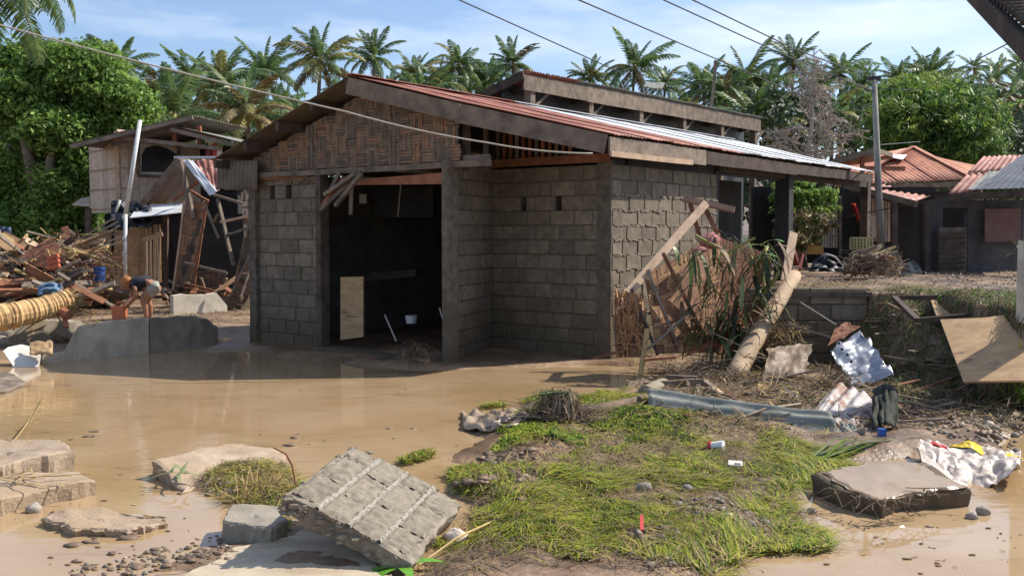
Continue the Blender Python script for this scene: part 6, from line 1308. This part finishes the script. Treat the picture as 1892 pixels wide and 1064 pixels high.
# stump with roots
st = thing('root_stump', 'brown root ball stump with hanging fibres at the near shore', 'stump', tuple(gz_(1035, 785)))
b = MB(); p = gz_(1035, 782); b.tube([p+Vector((-.08, 0, -.05)), p+Vector((-.02, 0, .1)), p+Vector((.05, 0, .2)), p+Vector((.1, 0, .26))], [.16, .15, .10, .05], 9); b.tube([p+Vector((-.05, 0, .03)), p+Vector((-.35, -.05, .02)), p+Vector((-.6, -.15, -.02))], [.08, .06, .03], 8); b.tube([p+Vector((.1, .1, .05)), p+Vector((.5, .55, .04)), p+Vector((.95, 1.1, .04))], [.07, .06, .05], 8); b.build('trunk', M_DSTRAW, st, smooth=True)
b = MB(); rg = random.Random(3)
for i in range(420):
    q = p+Vector((rg.gauss(0, .17), rg.gauss(0, .1), rg.uniform(.0, .14))); b.beam(q, q+Vector((rg.gauss(0, .14), rg.gauss(0, .1), rg.gauss(0, .05))), rg.uniform(.004, .014), .004, m=rg.randrange(2), n=2, jit=.012)
for i in range(230):
    a = rg.uniform(0, 6.28); r_ = rg.uniform(.04, .17); q = p+Vector((math.cos(a)*r_, math.sin(a)*r_, rg.uniform(.08, .3))); b.beam(q, q+Vector((math.cos(a)*.05+rg.gauss(0, .02), math.sin(a)*.05, -rg.uniform(.08, .22))), .012, .004, m=rg.randrange(2))
for i in range(26): q = p+Vector((rg.gauss(0, .06), -.05, .28)); b.beam(q, q+Vector((-rg.uniform(.1, .3), rg.gauss(0, .05), rg.uniform(-.12, .03))), .014, .004, m=2)
b.build('root_fibres', [M_DSTRAW, M_TWIG, M_LG], st, kind='stuff')
# small litter
p = gz_(1312, 832); b = MB(); b.tube([p+Vector((0, 0, .03)), p+Vector((.09, -.05, .045))], [.032, .042], 12); cu = tag(b.build('plastic_cup', M_PVC), 'crushed white cup with red rim lying on the weed mat', 'cup'); b = MB(); b.tube([p+Vector((-.012, .006, .03)), p+Vector((.012, -.006, .034))], [.036, .038], 12); b.build('rim', M_RED, cu)
b = MB(); p = gz_(1358, 870, .05); b.slab([p+Vector((-.05, -.02, 0)), p+Vector((.04, -.05, 0)), p+Vector((.05, 0, .02)), p+Vector((-.04, .03, .02))], .008); pk = tag(b.build('sachet', M_WHITE), 'small white sachet with dark print on the weed mat', 'packet')
b = MB(); b.slab([p+Vector((-.01, -.025, .008)), p+Vector((.03, -.04, .008)), p+Vector((.032, -.034, .011)), p+Vector((-.008, -.019, .011))], .002); b.build('print_mark', M_DARK, pk)
b = MB(); p = gz_(1186, 1000, .06); b.beam(p, p+Vector((.02, .17, .03)), .018, .008); tag(b.build('red_stick', M_RED), 'small flat red plastic stick standing out on the weed mat', 'stick')
b = MB(); p = gz_(740, 1058)
for d, l in (((-1, -.2, .15), .22), ((.9, .3, .3), .25), ((-.5, -.5, .1), .2), ((.3, -.6, .2), .16)): leaf_blade(b, p+ZZ*.03, d, l, .06, .8, 0)
tag(b.build('banana_leaf_scrap', [M_GREENB]), 'fresh green leaf scraps at the lowest corner of the fallen wall piece', 'leaf')
b = MB(); p = gz_(765, 1050); b.tube([p, p+Vector((.2, .25, .08)), p+Vector((.38, .62, .06))], .006, 5); tag(b.build('reed', M_STRAW), 'thin dry reed leaning along the right edge of the fallen wall piece', 'reed')
b = MB(); b.beam(g(60, 768), at(22, 820, 7.2), .01, .006); b.beam(at(75, 740, 7.3), at(55, 780, 7.2), .012, .006); tag(b.build('reed', M_STRAW), 'thin broken reed above the upper concrete step', 'reed')
b = MB(); rg = random.Random(6); c_ = g(35, 880, .15)
for i in range(14): b.beam(c_+Vector((rg.gauss(0, .1), rg.gauss(0, .05), 0)), c_+Vector((rg.gauss(.1, .2), rg.gauss(0, .1), rg.uniform(0, .08))), .008, .004)
tag(b.build('straw_wisps', M_STRAW), 'yellow straw wisps lying across the two concrete steps', 'straw')
b = MB(); rg = random.Random(16); c_ = g(330, 875, .1)
for i in range(10): leaf_blade(b, c_+Vector((rg.gauss(0, .05), rg.gauss(0, .04), 0)), (rg.gauss(0, 1), rg.gauss(0, .5), .2), .16, .02, .5, 0)
tag(b.build('leaf_wisps', [M_LG]), 'wilted leaf wisps on the slab behind the fallen wall piece', 'leaves')
b = MB(); rg = random.Random(26)
for i in range(70):
    t = rg.random(); p = g(1530+t*200, 905+25*math.sin(t*3.1), .12); b.beam(p+Vector((0, 0, .02)), p+Vector((rg.gauss(0, .1), rg.uniform(-.08, .08), rg.gauss(-.02, .03))), .006, .004, n=2, jit=.01)
tag(b.build('draped_roots', M_DSTRAW), 'brown roots draped over the edge of the mud topped slab', 'roots')
b = MB(); rg = random.Random(36); c_ = at(768, 650, 12.2)
for i in range(90): leaf_blade(b, c_+Vector((rg.gauss(0, .06), rg.gauss(0, .05), rg.uniform(-.1, .1))), (rg.gauss(0, .6), -.3, rg.uniform(-.2, .8)), rg.uniform(.1, .25), .012, 2, 0)
b.beam(at(745, 655, 12.3), at(790, 668, 12.0), .06, .04)
tag(b.build('straw_clump', [M_DSTRAW]), 'limp straw clump lying on the threshold of the block house doorway', 'straw')

# ------------------------------------------------------------------ terrace litter
b = MB(); rg = random.Random(4)
cr2 = thing('timber_tangle', 'sunlit tangle of branches and broken timber piled at the foot of the utility pole', 'debris pile', tuple(at(1610, 505, 18))[:2]+(TZ,))
for i in range(34):
    a = at(rg.uniform(1560, 1600), rg.uniform(470, 508), 18+rg.uniform(-.4, .4)); c = at(rg.uniform(1610, 1668), rg.uniform(452, 500), 18+rg.uniform(-.6, .6)); q = MB(); q.beam(a, c, rg.uniform(.03, .1), rg.uniform(.03, .08), n=3, jit=.03, taper=rg.uniform(.4, 1)); q.build('branch', rg.choice([M_WOODG, M_TWIG, M_TWIG, M_STRAW, M_WOODR]), cr2)
for i in range(500):
    p = at(rg.uniform(1560, 1662), rg.gauss(492, 10), 18+rg.uniform(-.6, .3)); b.beam(p, p+Vector((rg.gauss(0, .16), rg.gauss(0, .1), rg.gauss(0, .08))), .014, .006)
b.build('twigs', M_TWIG, cr2, kind='stuff')
lc = thing('yellow_crate', 'yellow latticed plastic crate on top of the timber tangle by the pole', 'crate', tuple(at(1592, 462, 18.2)))
for r_ in range(4):
    q = MB(); q.beam(at(1571, 440+r_*6.5, 18.2), at(1612, 440+r_*6.5, 18.2), .03, .035); q.build('rib', mat('faded_yellow', (.38, .33, .16), (.26, .22, .11), 6, .6), lc)
for r_ in range(8):
    q = MB(); q.beam(at(1571+r_*5.8, 440, 18.18), at(1571+r_*5.8, 460, 18.18), .03, .03); q.build('upright', MATS['faded_yellow'], lc)
q = MB(); q.box(tuple(at(1592, 478, 18.3)), tuple(at(1607, 462, 18.5))); tag(q.build('brown_box', M_PLY), 'small brown box under the yellow crate', 'box')
def tarpt(x0, x1, y0, y1, Y, m, label, sd, name='tarp'):
    b = MB(); b.sheet(lambda u, v: at(x0+(x1-x0)*u, y1+(y0-y1)*math.sin(math.pi*u)**.7*v+3*noise.noise(Vector((u*6, v*4, sd))), Y+v*.5+.3*noise.noise(Vector((u*4, v*4, sd+3)))), 16, 10); return tag(b.build(name, m, solid=.01, smooth=True), label, name)
tarpt(1495, 1562, 468, 502, 19.5, M_TARPSHADE, 'dark shiny tarpaulin heap left of the timber tangle', 1); tarpt(1662, 1708, 482, 512, 18.5, M_GALVD, 'grey sack like heap right of the timber tangle', 2)
q = MB(); q.beam(at(1450, 520, 13.6), at(1466, 430, 14.2), .12, .03, up=(0, -1, 0)); tag(q.build('pale_board', M_WOODL), 'pale board leaning against the dark porch post above the log', 'board')
q = MB(); q.beam(at(1474, 490, 14.5), at(1464, 458, 14.4), .06, .05); q.beam(at(1478, 497, 14.3), at(1484, 470, 14.6), .03, .03); tag(q.build('red_bottle_bundle', M_MAROON), 'dark red scrap bundle hanging beside the pale leaning board', 'scrap')
p = in_poly(2500, [(3.2, 12.6), (9, 12.2), (12, 19), (5.5, 19)], 44, .1); hh = height(p[:, 0], p[:, 1]); p = np.concatenate([p, hh[:, None]+.004, np.zeros((len(p), 1))], 1)
tag(strands('yard_litter', p, 0, .18, .02, [M_DSTRAW, M_TWIG, M_TARPSHADE, M_GALVD], (.4, .3, .2, .1), 44, None, 3, (.0, .05)), 'dark leaf and plastic litter strewn over the raised yard', 'litter')

hl = thing('hut_wreckage', 'low jumble of broken boards and split bamboo under the collapsed hut', 'debris pile', tuple(g(390, 560))[:2]+(.08,)); rg = random.Random(31)
for i in range(34):
    a = at(rg.uniform(300, 474), rg.uniform(530, 560), rg.uniform(21.0, 23)); d = Vector((rg.gauss(0, 1), rg.gauss(0, .5), rg.gauss(0, .35))).normalized()*rg.uniform(.2, .6); q = MB(); q.beam(a-d, a+d, rg.uniform(.04, .14), rg.uniform(.02, .05), n=2, jit=.01); q.build('board', rg.choice([M_WOODG, M_WOODD, M_BROWNBAM, M_WOODR, M_TWIG]), hl)
# ------------------------------------------------------------------ left: fallen palm trunk, timber heap, person
fp = thing('fallen_palm_trunk', 'fallen ringed palm trunk lying sunlit over the low wall at the left edge', 'palm trunk', (-6.9, 13.6, .3))
b = MB(); F0 = at(-80, 612, 13.2); F1 = at(128, 553, 14.4); n = 70; pts = [F0.lerp(F1, i/n)+ZZ*(.02*math.sin(i*.09)) for i in range(n+1)]; b.tube(pts, [.205-.055*i/n+rnd(-.012, .016) for i in range(n+1)], 16); b.build('trunk', M_FALLP, fp)
b = MB(); rg = random.Random(1)
for i in range(240):
    d = (F1-F0).normalized(); s_ = Vector((rg.gauss(0, 1), rg.gauss(0, 1), rg.gauss(0, 1))).normalized()*rg.uniform(.02, .16); q = F1+s_-d*.15; b.beam(q, q+d*rg.uniform(.05, .35)+s_*rg.uniform(.2, 1)-ZZ*rg.uniform(0, .15), .014, .006, m=rg.randrange(2))
b.build('splintered_end', [M_FALLP, M_STRAW], fp, kind='stuff')
q = MB(); q.tube([at(113, 575, 14.2), at(128, 582, 14.1)], .07, 8); q.beam(at(118, 570, 14.2), at(122, 605, 14.1), .06, .05); tag(q.build('wood_post', M_WOODR), 'short red brown post propping the splintered end of the fallen palm', 'post')
tp = thing('timber_heap', 'large sunlit heap of splintered boards and roof timbers at the far left', 'debris pile', tuple(g(70, 548))[:2]+(.1,))
rg = random.Random(17)
for i in range(110):
    px = rg.uniform(-60, 165); top_ = 410+abs(px-110)*.35 if px > 20 else 445; py = rg.uniform(max(440, top_+15), 545); Y = 19.5+(545-py)/135*3+rg.uniform(-.3, .3); a = at(px, py, Y); ang = rg.choice([rg.gauss(.35, .3), rg.gauss(-.3, .3), rg.gauss(2.6, .4)]); l = rg.uniform(.5, 1.9); d = Vector((math.cos(ang), rg.gauss(0, .4), math.sin(ang)*.7))
    q = MB(); q.beam(a-d*l/2, a+d*l/2, rg.uniform(.05, .2), rg.uniform(.02, .06), up=(rg.gauss(0, .4), -.6, 1)); q.build('board', rg.choice([M_WOODL, M_WOODG, M_WOODG, M_WOODG, M_WOODR, M_STRAW, M_BROWNBAM, M_WOODD]), tp)
q = MB(); q.prism([at(28, 480, 20.5), at(100, 500, 20.2), at(128, 470, 20.4), at(92, 438, 20.8)], .03); q.build('big_panel', M_WOODR, tp)
q = MB()
for i in range(900):
    px = rg.uniform(-60, 215); p = at(px, rg.uniform(430 if 70 < px < 150 else 465, 555), rg.uniform(19.8, 22)); q.beam(p, p+Vector((rg.gauss(0, .2), rg.gauss(0, .15), rg.gauss(0, .1))), rg.uniform(.01, .035), .008, m=rg.randrange(4))
q.build('splinters', [M_TWIG, M_STRAW, M_WOODD, M_WOODR], tp, kind='stuff')
q = MB(); [q.beam(at(150+i*6, 440+i*4, 22), at(215+i*3, 400+i*9, 22.3), .05, .04) for i in range(6)]; q.build('fallen_rafters', M_WOODG, tp)
q = MB(); q.blob(at(70, 545, 21.2), (1.1, .6, .3), 16, 9, .3, 4); q.blob(at(-10, 545, 21.2), (1.1, .6, .4), 16, 9, .3, 5); q.blob(at(150, 545, 21.6), (1.0, .6, .3), 16, 9, .3, 6); q.build('mud_core', M_MUDLUMP, tp, smooth=True)
q = MB(); [q.beam(at(88+i*1, 478+i*9, 19.5), at(108+i*1, 472+i*9, 19.5), .09, .07) for i in range(3)]; tag(q.build('red_shelf', flat('coral_plastic', (.5, .12, .06))), 'coral red plastic shelf piece on the timber heap', 'plastic')
q = MB(); p_ = at(184, 520, 20.5); q.tube([p_-ZZ*.0, p_+ZZ*.3], [.1, .12], 12); tag(q.build('blue_bucket', M_BLUE), 'blue bucket hanging between the timber heap and the hut', 'bucket')
q = MB(); q.sheet(lambda u, v: at(70+u*45, 528+v*18-6*math.sin(u*3), 18.2-v*.3+.2*noise.noise(Vector((u*4, v*4, 1)))), 12, 6); tag(q.build('blue_sheeting', flat('dusty_blue', (.12, .2, .3)), solid=.01, smooth=True), 'dusty blue sheeting lying between the timber heap and the fallen palm', 'sheeting')
corrL = thing('blue_metal_fence', 'dark blue corrugated metal sheet standing at the far left edge below the leafy tree', 'metal sheet', tuple(at(5, 460, 22)))
corr(corrL, 'iron_sheet', at(-30, 415, 22), at(20, 420, 22)-at(-30, 415, 22), at(-30, 462, 22)-at(-30, 415, 22), flat('dark_blue_metal', (.05, .09, .16)), pitch=.12, amp=.02)
p = in_poly(2600, [(-12, 15.5), (-5, 16), (-5, 22), (-14, 22)], 45, .1); hh = height(p[:, 0], p[:, 1]); p = np.concatenate([p, hh[:, None]+.004, np.zeros((len(p), 1))], 1)
tag(strands('yard_litter', p, 0, .22, .02, [M_DSTRAW, M_TWIG, M_STRAW], (.4, .4, .2), 45, None, 3, (.0, .05)), 'twigs and leaf litter strewn over the mud behind the low left wall', 'litter')

# ------------------------------------------------------------------ person bending over an orange bucket
per = thing('person', 'person in dark shirt and grey shorts bending down to an orange bucket', 'person', (-6.9, 18.6, .08))
Yp = 18.6
def skin(name, verts, edges, radii, m, par, root=0, sub=2):
    me = bpy.data.meshes.new(name); o0 = ORG[par]; me.from_pydata([tuple(Vector(v)-o0) for v in verts], edges, []); o = bpy.data.objects.new(name, me); COL.objects.link(o); o.parent = par
    md = o.modifiers.new('skin', 'SKIN'); 
    if not me.skin_vertices: 
        bpy.context.view_layer.objects.active = o
    for i, r_ in enumerate(radii): me.skin_vertices[0].data[i].radius = (r_, r_) if not hasattr(r_, '__len__') else r_
    for i in range(len(radii)): me.skin_vertices[0].data[i].use_root = (i == root)
    md.use_smooth_shade = True; s_ = o.modifiers.new('sub', 'SUBSURF'); s_.levels = sub; s_.render_levels = sub; me.materials.append(m); ORG[o] = o0; return o
hip = at(285, 530, Yp); V_ = [hip]; E_ = []; Rr = [.14]
def ch_(par_i, p, r_): V_.append(Vector(p)); E_.append((par_i, len(V_)-1)); Rr.append(r_); return len(V_)-1
sp = ch_(0, at(268, 521, Yp), .13); cs = ch_(sp, at(250, 522, Yp), .14); nk = ch_(cs, at(241, 522, Yp-.02), .055); hd0 = ch_(nk, at(236, 522, Yp-.03), .06)
hands = []
for s_, tgt in ((-1, (232, 569)), (1, (227, 570))):
    sh_ = ch_(cs, at(247, 528, Yp+s_*.17), .06); el = ch_(sh_, at(252 if s_ < 0 else 244, 548, Yp+s_*.2), .042); wr = ch_(el, at(tgt[0]+4, tgt[1]-5, Yp+s_*.08), .028); pm = ch_(wr, at(tgt[0], tgt[1], Yp+s_*.07), .03); hands.append((V_[wr], V_[pm], s_))
    for k in range(4):
        a = V_[pm]+Vector((-.02-.012*abs(k-1.5)*.2, (k-1.5)*.02, -.035)); f1 = ch_(pm, a, .009); f2 = ch_(f1, a+Vector((.008, 0, -.03+.003*k)), .008)
    f1 = ch_(wr, V_[wr]+Vector((.0, -.03*s_, -.045)), .010); ch_(f1, V_[wr]+Vector((-.01, -.035*s_, -.075)), .008)
for s_ in (-1, 1):
    th_ = ch_(0, hip+Vector((0, s_*.1, -.03)), .11); kn = ch_(th_, at(264 if s_ < 0 else 272, 552, Yp+s_*.14), .07); cf = ch_(kn, at(268 if s_ < 0 else 277, 566, Yp+s_*.14), .06); an = ch_(cf, Vector((V_[kn].x+.06, Yp+s_*.14, .14)), .036); ch_(an, Vector((V_[kn].x-.1, Yp+s_*.14, .09)), .034)
body = skin('body', V_, E_, Rr, M_SKIN, per)
skin('shirt', [at(277, 525, Yp), at(268, 520.5, Yp), at(250, 521.5, Yp), at(245, 522, Yp), at(247, 528, Yp-.17), at(250, 539, Yp-.19), at(247, 528, Yp+.17), at(246, 538, Yp+.19)], [(0, 1), (1, 2), (2, 3), (2, 4), (4, 5), (2, 6), (6, 7)], [.145, .15, .16, .1, .075, .06, .075, .06], M_SHIRT, per)
skin('shorts', [at(292, 529, Yp), at(281, 531, Yp), at(284, 534, Yp-.1), at(269, 549, Yp-.14), at(284, 534, Yp+.1), at(276, 549, Yp+.14)], [(0, 1), (1, 2), (2, 3), (1, 4), (4, 5)], [.13, .155, .125, .09, .125, .09], M_SHORTS, per)
b = MB(); hc = at(232, 523, Yp-.03); b.blob(hc, (.095, .08, .11), 14, 10, 0, 0); b.blob(hc+Vector((-.06, 0, -.07)), (.05, .05, .05), 8, 6, 0, 0); b.blob(hc+Vector((-.10, 0, -.02)), (.018, .014, .025), 6, 4, 0, 0); b.blob(hc+Vector((.01, -.08, -.01)), (.02, .012, .03), 6, 4, 0, 0); b.blob(hc+Vector((.01, .08, -.01)), (.02, .012, .03), 6, 4, 0, 0); hd = b.build('head', M_SKIN, per, smooth=True)
b = MB(); 
for s_ in (-1, 1): b.blob(hc+Vector((-.085, s_*.03, 0)), (.01, .012, .007), 6, 4, 0, 0)
b.beam(hc+Vector((-.105, -.025, -.07)), hc+Vector((-.105, .025, -.07)), .008, .006); b.build('face_marks', M_DARK, hd)
b = MB(); b.blob(hc+Vector((.015, 0, .035)), (.105, .095, .10), 14, 9, .12, 3); b.build('hair', M_HAIR, hd, smooth=True)
bk_ = thing('orange_bucket', 'square orange plastic container held by the bending person', 'bucket', tuple(at(221, 588, Yp)))
b = MB(); p = at(221, 589, Yp); b.hexa([p+Vector(v) for v in ((-.10, -.09, 0), (.10, -.09, 0), (.10, .09, 0), (-.10, .09, 0), (-.12, -.10, .24), (.115, -.10, .24), (.115, .10, .24), (-.12, .10, .24))]); b.build('container_body', M_ORANGE, bk_); b = MB(); b.tube([p+Vector((-.08, 0, .24)), p+Vector((-.03, 0, .31)), p+Vector((.06, 0, .31)), p+Vector((.09, 0, .24))], .013, 6); b.beam(p+Vector((-.12, -.105, .22)), p+Vector((.115, -.105, .22)), .02, .03); b.build('handle', M_ORANGE, bk_)

# ------------------------------------------------------------------ scattered wreckage on the right bank and floating bits
rg = random.Random(77)
wk = thing('bank_wreckage', 'dark tangle of broken boards, laths and branches strewn over the right bank', 'debris pile', (3.4, 10.6, .05))
for i in range(185):
    px = rg.choice((rg.uniform(1180, 1520), rg.uniform(1640, 1760), rg.uniform(1400, 1892))); py = rg.uniform(640, 775) if px < 1640 else rg.uniform(600, 790)
    p = gz_(px, py)
    if i >= 120: xx_, yy_ = rg.uniform(3.75, 4.7), rg.uniform(9.8, 12.0); p = Vector((xx_, yy_, hz(xx_, yy_)))
    l = rg.choice((.12, .2, .35, .6))*rg.uniform(.7, 1.2); d = Vector((rg.choice((-1, 1))*rg.uniform(.4, 1.2), rg.gauss(0, .6), max(-.25, min(.3, rg.gauss(.03, .14))))).normalized()*l/2
    p = p+ZZ*(abs(d.z)+.02); q = MB(); w_ = rg.uniform(.012, .07)
    if rg.random() < .5: q.beam(p-d, p+d, w_, rg.uniform(.008, .025), n=2, jit=.006, taper=rg.uniform(.5, 1))
    else: q.tube([p-d, p+Vector((rg.gauss(0, .02), 0, rg.uniform(0, .03))), p+d], [w_*.3, w_*.25, w_*.15], 6)
    q.build('broken_board', rg.choice([M_WOODG, M_WOODD, M_DSTRAW, M_TWIG, M_WOODR, M_DSTRAW, M_MUDLUMP]), wk)
q = MB()
for i in range(2600):
    px = rg.uniform(1190, 1892); py = rg.uniform(640, 790); p = gz_(px, py) if i % 4 == 0 else p+Vector((rg.gauss(0, .09), rg.gauss(0, .07), 0)); d = Vector((rg.gauss(0, .09), rg.gauss(0, .07), rg.gauss(.01, .035)))
    q.beam(p+ZZ*rg.uniform(.0, .08)-d, p+ZZ*rg.uniform(0, .08)+d, rg.uniform(.004, .016), .004, m=rg.randrange(4), taper=.4)
q.build('twigs_and_fibres', [M_DSTRAW, M_TWIG, M_WOODD, M_STRAW], wk, kind='stuff')
for i in range(26):
    px = rg.uniform(1200, 1892); py = rg.uniform(650, 790); p = gz_(px, py); q = MB()
    for k in range(5): leaf_blade(q, p+ZZ*.03, (rg.gauss(0, 1), rg.gauss(0, .6), rg.uniform(0, .5)), rg.uniform(.12, .3), rg.uniform(.015, .04), rg.uniform(.5, 1.5), rg.randrange(3))
    tag(q.build('wilted_leaves', [M_DG, M_DSTRAW, M_LG]), 'wilted leaf cluster lying among the wreckage on the right bank', 'leaves', 'wilted leaf clusters on the right bank')
lone_sheet(at(1420, 640, 11.4), at(1500, 632, 11.5), at(1490, 690, 10.9), at(1410, 700, 10.8), M_MUDLUMP, 'mud caked sheet slumped against the block foundation', .02, 2, 41, name='muddy_sheet')
lone_sheet(at(1690, 745, 9.6), at(1760, 725, 9.9), at(1790, 750, 9.4), at(1715, 772, 9.1), M_RUSTP, 'small rusty sheet scrap half buried below the plywood', .015, 3, 42, name='sheet_scrap')
lone_sheet(at(1160, 700, 10.9), at(1205, 694, 11.0), at(1215, 716, 10.6), at(1165, 722, 10.5), M_MUDLUMP, 'small mud covered scrap at the near end of the water beside the upright stick', .012, 1, 43, name='sheet_scrap')
q = MB()
for i in range(170):
    px, py = (rg.uniform(0, 900), rg.uniform(690, 1050)) if i % 3 else (rg.uniform(1350, 1892), rg.uniform(930, 1060)); p = g(px, py, .004)
    if hz(p.x, p.y) > -.005: continue
    if rg.random() < .5: r_ = rg.uniform(.003, .012); q.blob(p, (r_*rg.uniform(1, 2.5), r_, r_*.4), 6, 4, .3, i, m=rg.randrange(3))
    else: a = rg.uniform(0, 6.28); d = Vector((math.cos(a), math.sin(a), 0))*rg.uniform(.004, .022); q.beam(p-d, p+d, .003, .003, m=rg.randrange(3), n=2, jit=.004)
tag(q.build('floating_bits', [M_DSTRAW, M_MUDLUMP, M_STRAW], kind='stuff'), 'specks of straw and mud floating on the brown water', 'litter')
